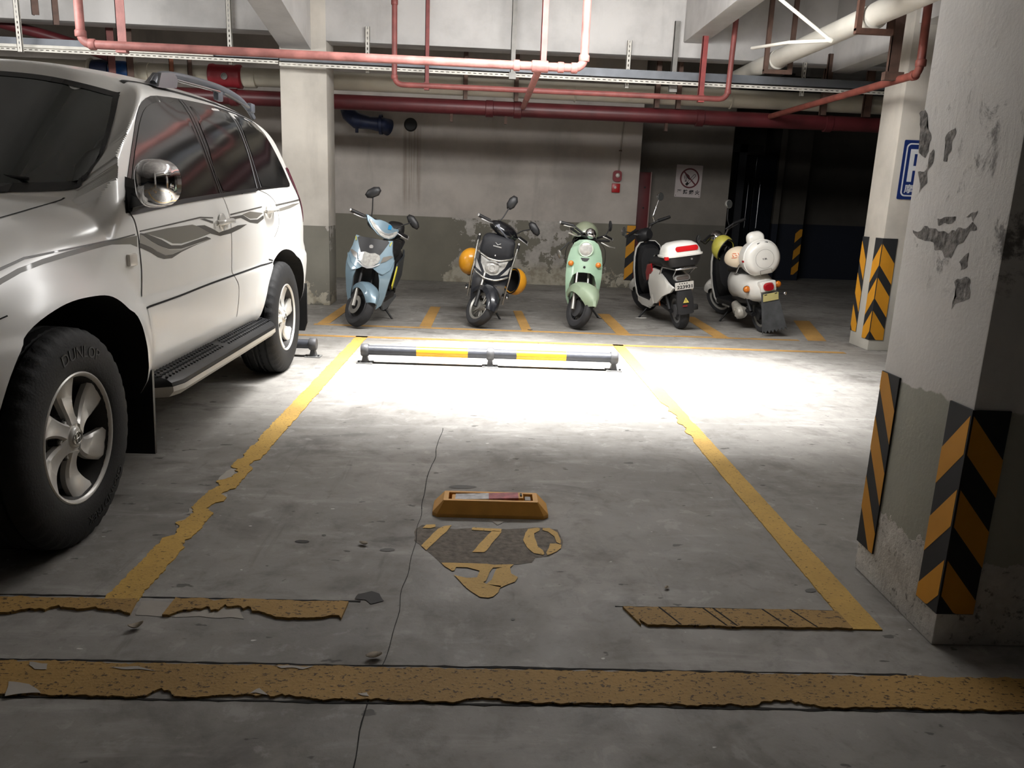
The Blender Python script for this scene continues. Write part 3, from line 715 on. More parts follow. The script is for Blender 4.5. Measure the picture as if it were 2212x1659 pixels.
strip('parking_line', 'broad speckled yellow line across the very front of the floor', (-5.0, 1.735), (4.2, 1.738), (4.2, 1.872), (-5.0, 1.882), M_YW, 0.008, 9, 0.006, 0.009, bites=((0.36, 0.375, -1, 0.3), (0.378, 0.386, 1, 0.2), (0.455, 0.462, -1, 0.25), (0.47, 0.5, -1, 0.12), (0.54, 0.553, -1, 0.14), (0.623, 0.64, -1, 0.22), (0.40, 0.412, -1, 0.16)))
for pts_ in ([(60, 1440), (110, 1441), (105, 1452), (75, 1455), (58, 1448)], [(236, 1441), (300, 1443), (330, 1452), (290, 1450)], [(600, 1441), (680, 1441), (660, 1447), (610, 1446)], [(20, 1480), (60, 1484), (86, 1504), (20, 1508)], [(530, 1508), (560, 1497), (582, 1506)], [(770, 1503), (800, 1496), (806, 1505)]):
    patch('bare_scar', px(*pts_), M_BARE, FLOOR, 0.0075)
for x0, x1, y in ((-5.0, 4.2, 1.728), (-2.0, -0.36, 2.228), (0.44, 1.15, 2.230), (-2.0, 1.2, 1.888)):
    o = strip('joint_gap', None, (x0, y), (x1, y), (x1, y + 0.006), (x0, y + 0.006), M_DARK, 0.005, 5, 0.0012, 0.02, FLOOR)
# back lines
strip('parking_line', 'yellow line closing the far end of the empty bay', (-4.0, 6.80), (3.25, 6.80), (3.25, 6.862), (-4.0, 6.862), M_YF, 0.003, 8)
strip('parking_line', 'thin yellow line in front of the scooter wheels', (-1.62, 7.40), (3.06, 7.40), (3.06, 7.452), (-1.62, 7.452), M_YF, 0.004, 8, bites=((0.68, 0.75, 1, 0.6), (0.86, 0.9, 1, 0.4)))
dv = [((685, 699), (712, 699), (757, 662), (741, 661), 'the pale column and the grey blue scooter'),
      ((906, 705), (931, 707), (948, 657), (934, 656), 'the grey blue scooter and the dark scooter'),
      ((1128, 717), (1150, 717), (1136, 680), (1112, 680), 'the dark scooter and the mint scooter'),
      ((1334, 724), (1364, 725), (1322, 690), (1302, 690), 'the mint and topbox scooters'),
      ((1546, 731), (1578, 732), (1530, 708), (1510, 708), 'the two white scooters'),
      ((1745, 736), (1785, 737), (1758, 722), (1735, 722), 'the last scooter and far striped column')]
for a, b, c, d, lb in dv:
    A, B, C_, D_ = px(a, b, c, d)
    nd = (D_ - A).normalized(); e = 1.4
    strip('scooter_bay_line', 'slanted yellow divider line between ' + lb, A, A + nd * e, B + nd * e, B, M_YF, 0.003, 8, 0.003)
# stencilled number and triangle
def paint(name, label, polys, m=M_NUM, cat='floor number', z=0.003, rag=0.004):
    t = thing(name, label, cat, (*polys[0][0], 0))
    for k, P in enumerate(polys):
        o = patch('stroke', P, m, t, z, rag, 8); o.location = (-polys[0][0][0], -polys[0][0][1], 0)
    return t
def cz(pts): return px(*[(880 + x * 0.17179, 1040 + y * 0.17179) for x, y in pts])
grey = patch('worn_patch', cz([(100, 590), (200, 545), (600, 600), (800, 585), (1200, 600), (1480, 590), (1700, 580), (1880, 610), (1950, 760), (1940, 860), (1750, 940), (1600, 960), (1560, 1030), (1400, 1045), (1000, 1050), (430, 1030), (270, 880), (170, 810), (90, 740)]), mat('worn_patch_grey', (120, 112, 102), 0.85, var=0.4, vscale=40, bump=0.5, bscale=60), FLOOR, 0.0008, 0.008)
paint('bay_number', 'first worn yellow stencilled 7 before the parking lock', [cz([(190, 590), (240, 550), (355, 548), (360, 575), (300, 592)]), cz([(170, 815), (390, 600), (470, 568), (560, 560), (470, 655), (240, 872)])])
paint('bay_number', 'middle yellow stencilled 7 before the parking lock', [cz([(815, 600), (830, 583), (1190, 605), (1180, 640), (990, 630), (820, 615)]), cz([(815, 895), (1010, 680), (1075, 625), (1190, 640), (1000, 870), (965, 898)])])
def arc_poly(cx, cy, rx0, ry0, rx1, ry1, a0, a1, n=10):
    f = lambda rx, ry, a: (cx + rx * math.cos(math.radians(a)), cy + ry * math.sin(math.radians(a)))
    return [f(rx1, ry1, a0 + (a1 - a0) * k / n) for k in range(n + 1)] + [f(rx0, ry0, a1 + (a0 - a1) * k / n) for k in range(n + 1)]
paint('bay_number', 'yellow stencilled 0 at the end of the bay number',
      [cz([(1480, 655), (1520, 605), (1640, 592), (1668, 605), (1655, 630), (1590, 660), (1600, 720), (1640, 820), (1700, 870), (1715, 910), (1700, 930), (1590, 910), (1500, 835), (1462, 745)]),
       cz([(1700, 595), (1780, 592), (1880, 650), (1925, 760), (1920, 795), (1870, 770), (1840, 700), (1760, 640), (1695, 622)]),
       cz([(1790, 790), (1860, 788), (1935, 805), (1935, 850), (1880, 890), (1750, 932), (1738, 900), (1775, 850)])])
M_TRI = M_YN
paint('floor_arrow', 'worn yellow stencilled triangle pointing out of the bay',
      [cz([(430, 1028), (700, 1035), (1000, 1045), (1100, 1060), (1335, 1050), (1290, 1090), (1200, 1095), (1080, 1095), (1040, 1150), (990, 1260), (960, 1275), (880, 1215), (905, 1130), (760, 1090), (610, 1090), (590, 1130), (560, 1135), (480, 1080)]),
       cz([(590, 1180), (640, 1200), (740, 1222), (880, 1215), (960, 1275), (1000, 1300), (1180, 1320), (1150, 1400), (1080, 1455), (1020, 1470), (920, 1460), (800, 1390), (690, 1290), (640, 1240)]),
       cz([(1130, 1110), (1200, 1095), (1290, 1090), (1310, 1170), (1385, 1215), (1350, 1270), (1250, 1310), (1180, 1340), (1000, 1300), (1060, 1240)])], cat='floor triangle')
# crack and small stains in the slab
def ribbon(name, pts, w, m, parent, z=0.0009):
    P = px(*pts); vs = []; fs = []; q = []
    for a, b in zip(P, P[1:]):
        n = max(2, int((b - a).length / 0.03))
        for k in range(n):
            p = a.lerp(b, k / n); q.append(Vector((p.x + 0.012 * nz(p.x, p.y, 6), p.y, 0)))
    q.append(Vector((P[-1].x, P[-1].y, 0)))
    for i, p in enumerate(q):
        d = (q[min(i + 1, len(q) - 1)] - q[max(i - 1, 0)]).normalized(); nn = Vector((-d.y, d.x, 0)) * w * (0.6 + 0.5 * abs(nz(p.x, p.y, 30)))
        vs += [(p.x - nn.x, p.y - nn.y, z), (p.x + nn.x, p.y + nn.y, z)]
    fs = [(2 * i, 2 * i + 1, 2 * i + 3, 2 * i + 2) for i in range(len(q) - 1)]
    return meshobj(name, vs, fs, m, parent, 0)
ribbon('crack', [(955, 925), (940, 985), (922, 1040), (911, 1100)], 0.0025, M_DARK, FLOOR)
ribbon('crack', [(911, 1100), (893, 1195), (870, 1275), (842, 1385), (825, 1440)], 0.0016, M_DARK, FLOOR)
ribbon('crack', [(800, 1505), (780, 1580), (757, 1680)], 0.0022, M_DARK, FLOOR)
M_STAIN = mat('tar_stain', (44, 42, 40), 0.7)
M_STAIN2 = mat('oil_stain', (86, 84, 80), 0.6)
tag(patch('tar_patch', px((767, 1296), (775, 1285), (802, 1278), (818, 1284), (830, 1300), (812, 1304), (800, 1307), (790, 1298)), M_STAIN, None, 0.002, 0.006), 'small black tar patch on the floor left of the yellow triangle', 'stain')
for i, (u, v, a, b) in enumerate([(652, 1170, 16, 3), (838, 1188, 16, 4), (1752, 1276, 12, 5), (1035, 1105, 14, 3), (1000, 1052, 30, 4), (700, 1156, 5, 2), (1110, 1338, 5, 2)]):
    patch('oil_spot', px(*[(u + a * math.cos(k * PI / 5), v + b * math.sin(k * PI / 5)) for k in range(10)]), M_STAIN2 if i != 0 else M_STAIN, FLOOR, 0.0012, 0.006)

# dead leaves and scraps
M_LEAF = mat('dry_leaf', (150, 138, 120), 0.7, var=0.3, vscale=60)
def leaf(u, v, size, rz, label, curl=0.5):
    p = fl(u, v); n = 9; vs = []; fs = []
    for i in range(n):
        t = i / (n - 1); w = size * 0.32 * math.sin(PI * (0.06 + 0.88 * t)) ** 0.8
        x = size * (t - 0.5); z = 0.002 + size * curl * (abs(t - 0.5) * 1.2) ** 2
        vs += [(x, -w, z + w * 0.7), (x, 0, z), (x, w, z + w * 0.7)]
    for i in range(n - 1):
        for j in (0, 1): fs.append((3 * i + j, 3 * i + j + 1, 3 * i + j + 4, 3 * i + j + 3))
    o = meshobj('dead_leaf', vs, fs, M_LEAF, None, 60)
    o.modifiers.new('solid', 'SOLIDIFY').thickness = 0.0008
    o.location = (p.x, p.y, 0.0); o.rotation_euler = (0, 0, rz)
    return tag(o, label, 'leaf')
leaf(808, 1422, 0.045, 0.3, 'dead leaf lying beside the crack just behind the broad front line')
leaf(294, 1358, 0.042, 0.6, 'dead leaf on the floor near the left yellow stub', 0.9)
leaf(785, 1177, 0.035, -0.4, 'curled dead leaf left of the stencilled number')
leaf(1440, 1272, 0.022, 0.9, 'tiny curled leaf in the right half of the bay')
leaf(1145, 714, 0.05, 0.2, 'dark scrap on the thin line between the dark and mint scooters')

# ------------------------------------------------------------ wheel stoppers
M_PB = mat('stopper_black', (58, 60, 66), 0.45, var=0.2, vscale=20, bump=0.2, bscale=40); M_PY = mat('stopper_yellow', (226, 168, 30), 0.4, var=0.1, vscale=20)
M_IRON = mat('stopper_iron', (78, 78, 80), 0.55, metal=0.2, var=0.3, vscale=25)
def wheel_stop(x0, x1, y, label, bands, posts):
    t = thing('wheel_stop', label, 'wheel stop', (x0, y, 0), group=None); L = x1 - x0; zc, r = 0.098, 0.036
    for a, b, m in bands: MB().cyl((a * L, 0, zc), (b * L, 0, zc), r, n=24).build('bar_section', m, t, 60)
    for k, a in enumerate(posts):
        mb = MB(); s = -1 if k == 0 else 1
        x = a * L
        prof = [(0.0, -0.028), (r + 0.006, -0.028), (r + 0.012, -0.02), (r + 0.012, 0.02), (r + 0.006, 0.028), (0.0, 0.028)]
        mb.lathe(prof, (x, 0, zc), 'X', 24)
        mb.skin([[(x + dx * 0.02, dy * 0.032, zc - 0.02) for dx, dy in ((-1, -1), (1, -1), (1, 1), (-1, 1))], [(x + dx * 0.016, dy * 0.022, 0.05) for dx, dy in ((-1, -1), (1, -1), (1, 1), (-1, 1))], [(x + dx * 0.024, dy * 0.034, 0.006) for dx, dy in ((-1, -1), (1, -1), (1, 1), (-1, 1))]])
        pst = mb.build('post', M_IRON, t, 50)
        MB().rng((x - 0.06, -0.05, 0), (x + 0.06, 0.05, 0.007), 0.002).build('foot_plate', mat('foot_plate_grey', (120, 120, 118), 0.5, metal=0.2, var=0.3, vscale=30), t, 0)
        for sx in (-1, 1): MB().cyl((x + sx * 0.045, -0.025, 0.006), (x + sx * 0.045, -0.025, 0.02), 0.008, n=6).build('bolt', M_IRON, t, 0)
    MB().rng((posts[0] * L, -0.012, 0.0), (posts[-1] * L, 0.0, 0.004)).build('tie_rod', M_BLACK, t, 0)
    return t
wheel_stop(-0.885, 0.985, 5.77, 'black and yellow banded steel wheel stop at the end of the empty bay',
     [(0, 0.205, M_PB), (0.205, 0.41, M_PY), (0.41, 0.605, M_PB), (0.605, 0.805, M_PY), (0.805, 1.0, M_PB)], (0.0, 0.5, 1.0))
wheel_stop(-3.15, -1.305, 5.93, 'dark steel wheel stop behind the rear wheel of the car', [(0, 0.2, M_PB), (0.2, 0.4, M_PY), (0.4, 0.6, M_PB), (0.6, 0.8, M_PY), (0.8, 1.0, M_PB)], (0.0, 0.5, 1.0))

# ------------------------------------------------------------ folded parking lock
M_LOCK = mat('lock_yellow', (224, 166, 78), 0.45, var=0.15, vscale=12, bump=0.1, bscale=50)
pl = thing('parking_lock', 'folded yellow parking lock with a worn white and red bar behind the bay number', 'parking lock', (0.047, 2.985, 0))
mb = MB(); w, d, h = 0.232, 0.078, 0.062; ti = 0.185
base_ = [(-w, -d + 0.02), (-w + 0.02, -d), (w - 0.02, -d), (w, -d + 0.02), (w, d - 0.02), (w - 0.02, d), (-w + 0.02, d), (-w, d - 0.02)]
top_ = [(-ti - 0.004, -0.048), (-ti, -0.052), (ti, -0.052), (ti + 0.004, -0.048), (ti + 0.004, 0.048), (ti, 0.052), (-ti, 0.052), (-ti - 0.004, 0.048)]
inn = [(-0.17, -0.034), (-0.169, -0.036), (0.169, -0.036), (0.17, -0.034), (0.17, 0.034), (0.169, 0.036), (-0.169, 0.036), (-0.17, 0.034)]
mb.skin([[(x, y, 0) for x, y in base_], [(x, y, 0.014) for x, y in base_], [(x, y, h) for x, y in top_], [(x, y, h) for x, y in inn], [(x, y, 0.02) for x, y in inn]])
mb.build('housing', M_LOCK, pl, 25)
mbar = MB().rng((-0.155, -0.03, 0.028), (0.135, 0.03, 0.064), 0.003).build('swing_bar', M_LOCK, pl, 0); mbar.rotation_euler = (0, -0.05, 0)
for nm, a, b, m in (('white_tape', -0.14, -0.005, mat('worn_white_tape', (206, 206, 208), 0.4, var=0.4, vscale=30)), ('red_tape', -0.005, 0.115, mat('worn_red_tape', (186, 96, 102), 0.4, var=0.5, vscale=28))):
    o = MB().rng((a, -0.0306, 0.0635), (b, 0.0306, 0.0648)).build(nm, m, pl, 0); o.rotation_euler = (0, -0.05, 0)
    o = MB().rng((a, -0.0312, 0.05), (b, -0.0304, 0.064)).build(nm, m, pl, 0); o.rotation_euler = (0, -0.05, 0)
MB().rng((0.138, -0.02, 0.03), (0.162, 0.02, 0.058), 0.002).build('lock_block', mat('lock_grey', (150, 146, 140), 0.5), pl, 0)
MB().rng((0.118, -0.012, 0.066), (0.126, 0.012, 0.0745)).build('key_slot', M_BLACK, pl, 0)
tag(patch('bare_chip', px((1062, 1126), (1090, 1127), (1075, 1135)), M_BARE, None, 0.002, 0.003), 'pale chip in the concrete right below the parking lock', 'chip')

# ------------------------------------------------------------ corner guards and parking sign
def bars(H, per, hgt, rise, off):
    out = []; z = off
    while z < H:
        out.append((z, z + hgt, z + rise, z + hgt + rise)); z += per
    return out
# near column: side plate by the nearest corner and a plate at its far corner
H = 0.62
guard('corner_guard', 'black and yellow striped guard wrapping the nearest corner of the scuffed column', 'corner guard', (1.356, 2.045, 0), 0.105, 0.105, 0.105, 0.725,
      bars(H, 0.2165, 0.112, -0.125, 0.058), 1, 1)
guard('corner_guard', 'black and yellow striped guard on the far edge of the scuffed column', 'corner guard', (1.356, 2.55, 0), 0, 0.115, 0.105, 0.725,
      bars(H, 0.2165, 0.115, -0.17, 0.13), 1, -1)
# far column
guard('corner_guard', 'chevron striped guard on the front corner of the far pale column', 'corner guard', (3.535, 7.0, 0), 0.13, 0.13, 0.10, 1.02, bars(0.92, 0.3, 0.19, -0.17, 0.08), 1, 1, (24, 24, 26), (222, 160, 30))
guard('corner_guard', 'striped guard on the back edge of the far pale column', 'corner guard', (3.535, 7.38, 0), 0, 0.12, 0.13, 1.02, bars(0.89, 0.3, 0.19, -0.17, 0.06), 1, -1, (24, 24, 26), (222, 160, 30))
guard('corner_guard', 'narrow striped guard on the end of the back wall beside the hose cabinet', 'corner guard', (2.17, 11.64, 0), 0.125, 0.12, 0.115, 0.915, bars(0.8, 0.32, 0.17, -0.12, 0.12), -1, 1, (34, 32, 30), (188, 124, 30))
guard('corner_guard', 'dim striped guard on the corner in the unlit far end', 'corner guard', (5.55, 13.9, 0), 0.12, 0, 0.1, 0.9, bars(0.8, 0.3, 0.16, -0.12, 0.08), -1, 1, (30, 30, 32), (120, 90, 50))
struct(MB().rng((4.9, 13.9, 0), (5.55, 14.35, ZC)).build('column_4', M_WALLF))
# blue parking sign, part hidden by the near column
ps = thing('parking_sign', 'blue parking sign with white letter and border on the far column, part hidden', 'sign', (3.805, 6.995, 1.615))
M_SB = mat('sign_blue', (26, 46, 104), 0.4); M_SW = mat('sign_letter_white', (206, 208, 212), 0.45)
PW, PH = 0.42, 0.50
MB().prism(rrect(PW, PH, 0.01), 0, 0.004, RX).build('panel', M_SB, ps, 0)
mb = MB(); o_, i_ = rrect(PW - 0.05, PH - 0.05, 0.04, 6), rrect(PW - 0.074, PH - 0.074, 0.03, 6)
for k in range(len(o_)): mb.prism([o_[k], o_[(k + 1) % len(o_)], i_[(k + 1) % len(o_)], i_[k]], 0.0042, 0.0052, RX)
mb.build('border', M_SW, ps, 0)
mb = MB()
mb.prism([(-0.145, -0.10), (-0.105, -0.10), (-0.105, 0.175), (-0.145, 0.175)], 0.0042, 0.0052, RX)
for p in ([(-0.105, 0.135), (0.01, 0.135), (0.01, 0.175), (-0.105, 0.175)], [(-0.105, -0.005), (0.01, -0.005), (0.01, 0.035), (-0.105, 0.035)]): mb.prism(p, 0.0042, 0.0052, RX)
A_ = arc_poly(0.01, 0.085, 0.05, 0.05, 0.09, 0.09, -90, 90, 14)
for k in range(14): mb.prism([A_[k], A_[k + 1], A_[28 - k], A_[29 - k]], 0.0042, 0.0052, RX)
mb.build('letter', M_SW, ps, 0)
for i, ch in enumerate('摩托车'):
    text_obj('lettering', ch, 0.08, M_SW, ps, Matrix.Translation((-0.115 + 0.085 * i, -0.0045, -0.165)) @ RX, 0.0004, 0.001)
# knocked plaster on the near column's side face
M_SCUFF = mat('knocked_plaster', (128, 124, 120), 0.9, var=0.75, vscale=55, bump=0.8, bscale=40)
def on_x(u, v, x):
    d = CR * ((u - 1106) / FPX) + CD * ((v - 829.5) / FPX) + CF
    t = x / d.x; return (d.y * t, CAMH + d.z * t)
COL3 = bpy.data.objects['column_3']
for P in ([(1975, 495), (2000, 490), (2040, 500), (2075, 495), (2105, 480), (2108, 500), (2085, 512), (2066, 540), (2050, 560), (2027, 545), (2010, 522), (1985, 518)],
          [(2088, 460), (2112, 452), (2106, 478)], [(2070, 598), (2094, 604), (2097, 628), (2082, 650), (2070, 662), (2056, 670), (2065, 640), (2062, 615)],
          [(1986, 246), (2002, 238), (2006, 262), (2011, 300), (1998, 342), (1987, 330), (1991, 290)], [(2050, 288), (2064, 276), (2056, 320), (2044, 350), (2038, 330)],
          [(1986, 370), (2004, 358), (2001, 400), (1988, 412)], [(2072, 560), (2092, 548), (2090, 570), (2078, 580)], [(2006, 330), (2018, 318), (2012, 352), (2004, 362)], [(2020, 480), (2060, 470), (2066, 478), (2030, 486)]):
    Q = [Vector((*on_x(u, v, 1.356), 0)) for u, v in P]; out = []
    for a, b in zip(Q, Q[1:] + Q[:1]):
        for k in range(8):
            p = a.lerp(b, k / 8); out.append((1.3552, p.x + 0.018 * nz(p.x, p.y, 33), p.y + 0.018 * nz(p.y + 9, p.x, 33)))
    bm = bmesh.new(); f = bm.faces.new([bm.verts.new(p) for p in out]); bmesh.ops.triangulate(bm, faces=[f]); bmesh.ops.recalc_face_normals(bm, faces=bm.faces)
    me = bpy.data.meshes.new('plaster_scuff'); bm.to_mesh(me); bm.free(); link('plaster_scuff', me, M_SCUFF, COL3, 0)
# side graphics and seams of the car, measured along (length, height)
CARG = {}
CARG['waveA'] = [(3.304, 1.044), (3.358, 1.023), (3.408, 1.005), (3.489, 0.981), (3.577, 0.963), (3.713, 0.956), (3.871, 0.966), (4.112, 0.982), (4.053, 0.994), (3.881, 0.983), (3.722, 0.971), (3.602, 0.978), (3.503, 1.008), (3.353, 1.041)]
CARG['fillA'] = [(3.347, 1.043), (3.595, 1.054), (3.887, 1.059), (3.998, 1.042), (4.117, 1.008), (3.926, 0.991), (3.717, 0.979), (3.624, 0.985), (3.522, 1.012)]
CARG['waveB'] = [(3.276, 0.991), (3.384, 0.961), (3.453, 0.936), (3.515, 0.924), (3.599, 0.921), (3.709, 0.941), (3.867, 0.959), (4.111, 0.98), (3.787, 0.954), (3.619, 0.937), (3.526, 0.938), (3.445, 0.96), (3.394, 0.979), (3.288, 1.006)]
CARG['fillB'] = [(3.303, 1.041), (3.406, 1.002), (3.575, 0.96), (3.711, 0.952), (3.911, 0.965), (3.787, 0.954), (3.619, 0.938), (3.526, 0.939), (3.446, 0.962), (3.394, 0.98), (3.288, 1.007)]
CARG['waveC'] = [(3.942, 1.052), (4.031, 1.028), (4.126, 1.005), (4.254, 0.988), (4.431, 0.994), (4.603, 1.013), (4.73, 1.033), (4.561, 1.032), (4.394, 1.016), (4.241, 1.006), (4.142, 1.031), (4.045, 1.051)]
CARG['line1'] = [(3.307, 1.05), (3.6, 1.064), (4.003, 1.086), (4.184, 1.081), (4.187, 1.086), (4.008, 1.093), (3.604, 1.07), (3.31, 1.054)]
CARG['line2'] = [(4.001, 1.082), (4.168, 1.055), (4.175, 1.066), (4.064, 1.082)]
CARG['rdA'] = [(4.451, 1.066), (4.641, 1.071), (4.794, 1.041), (4.941, 1.03), (5.09, 1.056), (5.097, 1.076), (4.957, 1.054), (4.805, 1.056), (4.68, 1.087), (4.46, 1.08)]
CARG['rdB'] = [(4.681, 1.09), (4.809, 1.063), (4.947, 1.061), (5.097, 1.09), (4.836, 1.104)]
CARG['rdl'] = [(4.465, 1.089), (5.103, 1.124), (5.108, 1.131), (4.47, 1.097)]
CARG['q1'] = [(5.433, 1.128), (5.8, 1.145), (6.277, 1.161), (6.288, 1.172), (5.807, 1.155), (5.441, 1.139)]
CARG['q2'] = [(5.416, 1.089), (5.772, 1.108), (6.212, 1.141), (5.927, 1.138), (5.43, 1.108)]
CARG['fend1'] = [(3.256, 1.044), (3.067, 1.031), (2.9, 1.022), (2.71, 1.012), (2.551, 1.002), (2.418, 0.977), (2.331, 0.947), (2.329, 0.941), (2.415, 0.969), (2.549, 0.996), (2.708, 1.007), (2.898, 1.017), (3.064, 1.026), (3.253, 1.039)]
CARG['fend2'] = [(3.272, 1.036), (3.09, 1.028), (2.92, 1.018), (2.766, 1.006), (2.626, 0.991), (2.495, 0.971), (2.397, 0.947), (2.326, 0.922), (2.323, 0.909), (2.403, 0.935), (2.497, 0.958), (2.618, 0.976), (2.758, 0.99), (2.912, 1.003), (3.058, 1.013), (3.208, 1.006), (3.262, 0.992), (3.265, 1.01)]
CARG['frontdoor_seam'] = [(3.248, 1.174), (3.259, 1.129), (3.281, 1.093), (3.284, 1.033), (3.281, 0.961), (3.286, 0.887), (3.28, 0.788)]
CARG['mid_seam'] = [(4.426, 1.199), (4.446, 1.139), (4.451, 1.066), (4.438, 0.986), (4.429, 0.863), (4.442, 0.762), (4.512, 0.686)]
CARG['rear_seam'] = [(5.447, 1.147), (5.453, 1.088)]
CARG['crease'] = [(3.277, 0.741), (3.642, 0.746), (4.087, 0.758), (5.096, 0.775), (5.215, 0.872), (5.256, 0.909)]
# ------------------------------------------------------------ the white off-road car
XC = -2.285
car = thing('car', 'white pearl off-road car with grey wave stripes parked beside the empty bay', 'car', (XC, 4.0, 0), (0, 0, -math.radians(0.30)))
M_BODY = mat('pearl_white_paint', (238, 237, 233), 0.42, coat=0.55, var=0.03, vscale=3)
M_BODY.node_tree.nodes['Principled BSDF'].inputs['Coat Roughness'].default_value = 0.2
M_GLASS = mat('tinted_glass', (14, 16, 18), 0.09, spec=0.45)
M_WSG = mat('windscreen_glass', (40, 46, 44), 0.05, spec=0.7)
M_RUB = mat('car_black_trim', (18, 19, 20), 0.45)
M_GLOSSB = mat('gloss_black_trim', (16, 17, 19), 0.18)
M_WELL = mat('wheel_well_black', (14, 14, 14), 0.9)
M_GREY = mat('stripe_grey', (118, 115, 108), 0.45, coat=0.1)
M_GREYL = mat('stripe_light_grey', (152, 149, 142), 0.45, coat=0.1)
M_GREYD = mat('stripe_dark_grey', (84, 82, 78), 0.45, coat=0.1)
def table(nodes, lo, hi, sig):
    xs = np.arange(lo - 0.2, hi + 0.2, 0.002); ys = np.interp(xs, [a for a, b in nodes], [b for a, b in nodes])
    if sig > 0:
        k = np.exp(-0.5 * (np.arange(-int(3 * sig / 0.002), int(3 * sig / 0.002) + 1) * 0.002 / sig) ** 2); k /= k.sum()
        ys = np.convolve(np.pad(ys, len(k) // 2, mode='edge'), k, 'valid')[:len(xs)]
    return lambda x: np.interp(x, xs, ys)
side_w = table([(0.30, 0.66), (0.36, 0.74), (0.40, 0.81), (0.46, 0.846), (0.52, 0.862), (0.60, 0.872), (0.70, 0.879), (0.757, 0.880), (0.772, 0.866), (0.85, 0.871), (0.95, 0.874), (1.03, 0.870), (1.10, 0.860), (1.17, 0.842), (1.22, 0.825), (1.30, 0.797), (1.45, 0.746), (1.60, 0.690), (1.70, 0.650), (1.80, 0.60), (1.9, 0.54)], 0.3, 2.0, 0.006)
roof_z = table([(3.0, 1.60), (3.55, 1.715), (3.75, 1.755), (4.0, 1.785), (4.4, 1.812), (5.0, 1.825), (5.5, 1.82), (6.0, 1.795), (6.3, 1.76), (6.6, 1.70)], 3, 6.6, 0.08)
hood_z = table([(1.7, 0.90), (1.80, 0.965), (1.95, 1.02), (2.2, 1.065), (2.6, 1.122), (3.0, 1.178), (3.2, 1.20), (3.6, 1.21)], 1.7, 3.6, 0.05)
front_u = table([(0.30, 1.90), (0.40, 1.84), (0.55, 1.79), (0.75, 1.775), (0.90, 1.81), (1.0, 1.88), (1.2, 2.1)], 0.3, 1.3, 0.02)
rear_u = table([(0.30, 6.40), (0.40, 6.46), (0.48, 6.50), (0.70, 6.54), (0.80, 6.52), (0.85, 6.44), (1.0, 6.44), (1.3, 6.42), (1.5, 6.37), (1.7, 6.28), (1.85, 6.16)], 0.3, 2, 0.012)
def smax(a, b, k):
    h = np.clip(0.5 + 0.5 * (a - b) / k, 0, 1); return b * (1 - h) + a * h + k * h * (1 - h)
def smin(a, b, k): return -smax(-a, -b, k)
def sstep(x): x = np.clip(x, 0, 1); return x * x * (3 - 2 * x)
def flare(u, z):
    def one(uc, a, b, zc, amp):
        dz = np.where(z > zc, (z - zc) / b, 0.0); e = np.sqrt(np.abs((u - uc) / a) ** 2.6 + np.abs(dz) ** 2.6) 
        e = e ** (2 / 2.6) ** 0.5
        return amp * sstep((1.0 - e) / 0.42)
    return np.maximum(one(2.70, 0.70, 0.56, 0.42, 0.078), one(5.50, 0.66, 0.50, 0.42, 0.058))
def bodyF(u, w, z):
    """implicit body: negative inside"""
    taper = 1 - 0.085 * sstep((2.9 - u) / 1.3) - 0.05 * sstep((u - 5.7) / 0.9)
    up = np.clip((z - 1.2) / 0.6, 0, 1)
    ws_ = side_w(z) * taper - 0.05 * up * sstep((u - 4.6) / 1.9) + flare(u, z)
    side_ = w - ws_
    rz = roof_z(u) - 0.10 * (np.abs(w) / 0.66) ** 2.4
    hz = hood_z(u) - 0.045 * (np.abs(w) / 0.75) ** 2.2 + 0.012 * np.exp(-((np.abs(w) - 0.36) / 0.08) ** 2)
    aw = np.abs(w)
    ub = 2.98 + 0.95 * aw ** 2 - 9.0 * np.maximum(aw - 0.56, 0) ** 2
    ub = smax(ub, 3.15 + 0 * aw, 0.06) if True else ub
    wz = 1.205 + (u - ub) * 0.81
    top = smin(rz, smax(hz, wz, 0.012), 0.025)
    t_ = z - top
    kk = 0.17 - 0.135 * sstep((u - 3.02) / 0.32) + 0.085 * sstep((u - 3.85) / 0.5)
    F = smax(side_, t_, kk)
    F = smax(F, (0.37 + 0.06 * sstep((2.3 - u) / 0.5) + 0.06 * sstep((u - 5.9) / 0.5)) - z, 0.03)
    F = smax(F, (front_u(z) + 0.34 * (np.abs(w) / 0.85) ** 3.5) - u, 0.06)
    F = smax(F, u - (rear_u(z) - 0.17 * (np.abs(w) / 0.85) ** 4), 0.05)
    return F
us = np.concatenate([np.linspace(1.785, 2.0, 16), np.linspace(2.02, 3.0, 50), np.linspace(3.01, 4.1, 150), np.linspace(4.13, 5.6, 60), np.linspace(5.62, 6.30, 36), np.linspace(6.315, 6.535, 18)])
th = np.concatenate([np.linspace(-PI / 2, -0.62, 12), np.linspace(-0.60, 0.20, 50), np.linspace(0.208, 1.12, 120), np.linspace(1.14, PI / 2, 20)])
U_, T_ = np.meshgrid(us, th, indexing='ij'); ZC0 = 0.80
lo = np.zeros_like(U_); hi = np.full_like(U_, 1.5)
for _ in range(40):
    md = (lo + hi) / 2; f = bodyF(U_, md * np.cos(T_), ZC0 + md * np.sin(T_)); lo = np.where(f < 0, md, lo); hi = np.where(f < 0, hi, md)
Wd = lo * np.cos(T_); Zd = ZC0 + lo * np.sin(T_)
vs = []; nth = len(th); ring = 2 * nth - 2
for i in range(len(us)):
    R1 = [(Wd[i, j], us[i] - 4.0, Zd[i, j]) for j in range(nth)]
    R2 = [(-Wd[i, j], us[i] - 4.0, Zd[i, j]) for j in range(nth - 2, 0, -1)]
    vs += R1 + R2
fs = []
for i in range(len(us) - 1):
    for j in range(ring):
        k = (j + 1) % ring; fs.append((i * ring + j, i * ring + k, (i + 1) * ring + k, (i + 1) * ring + j))
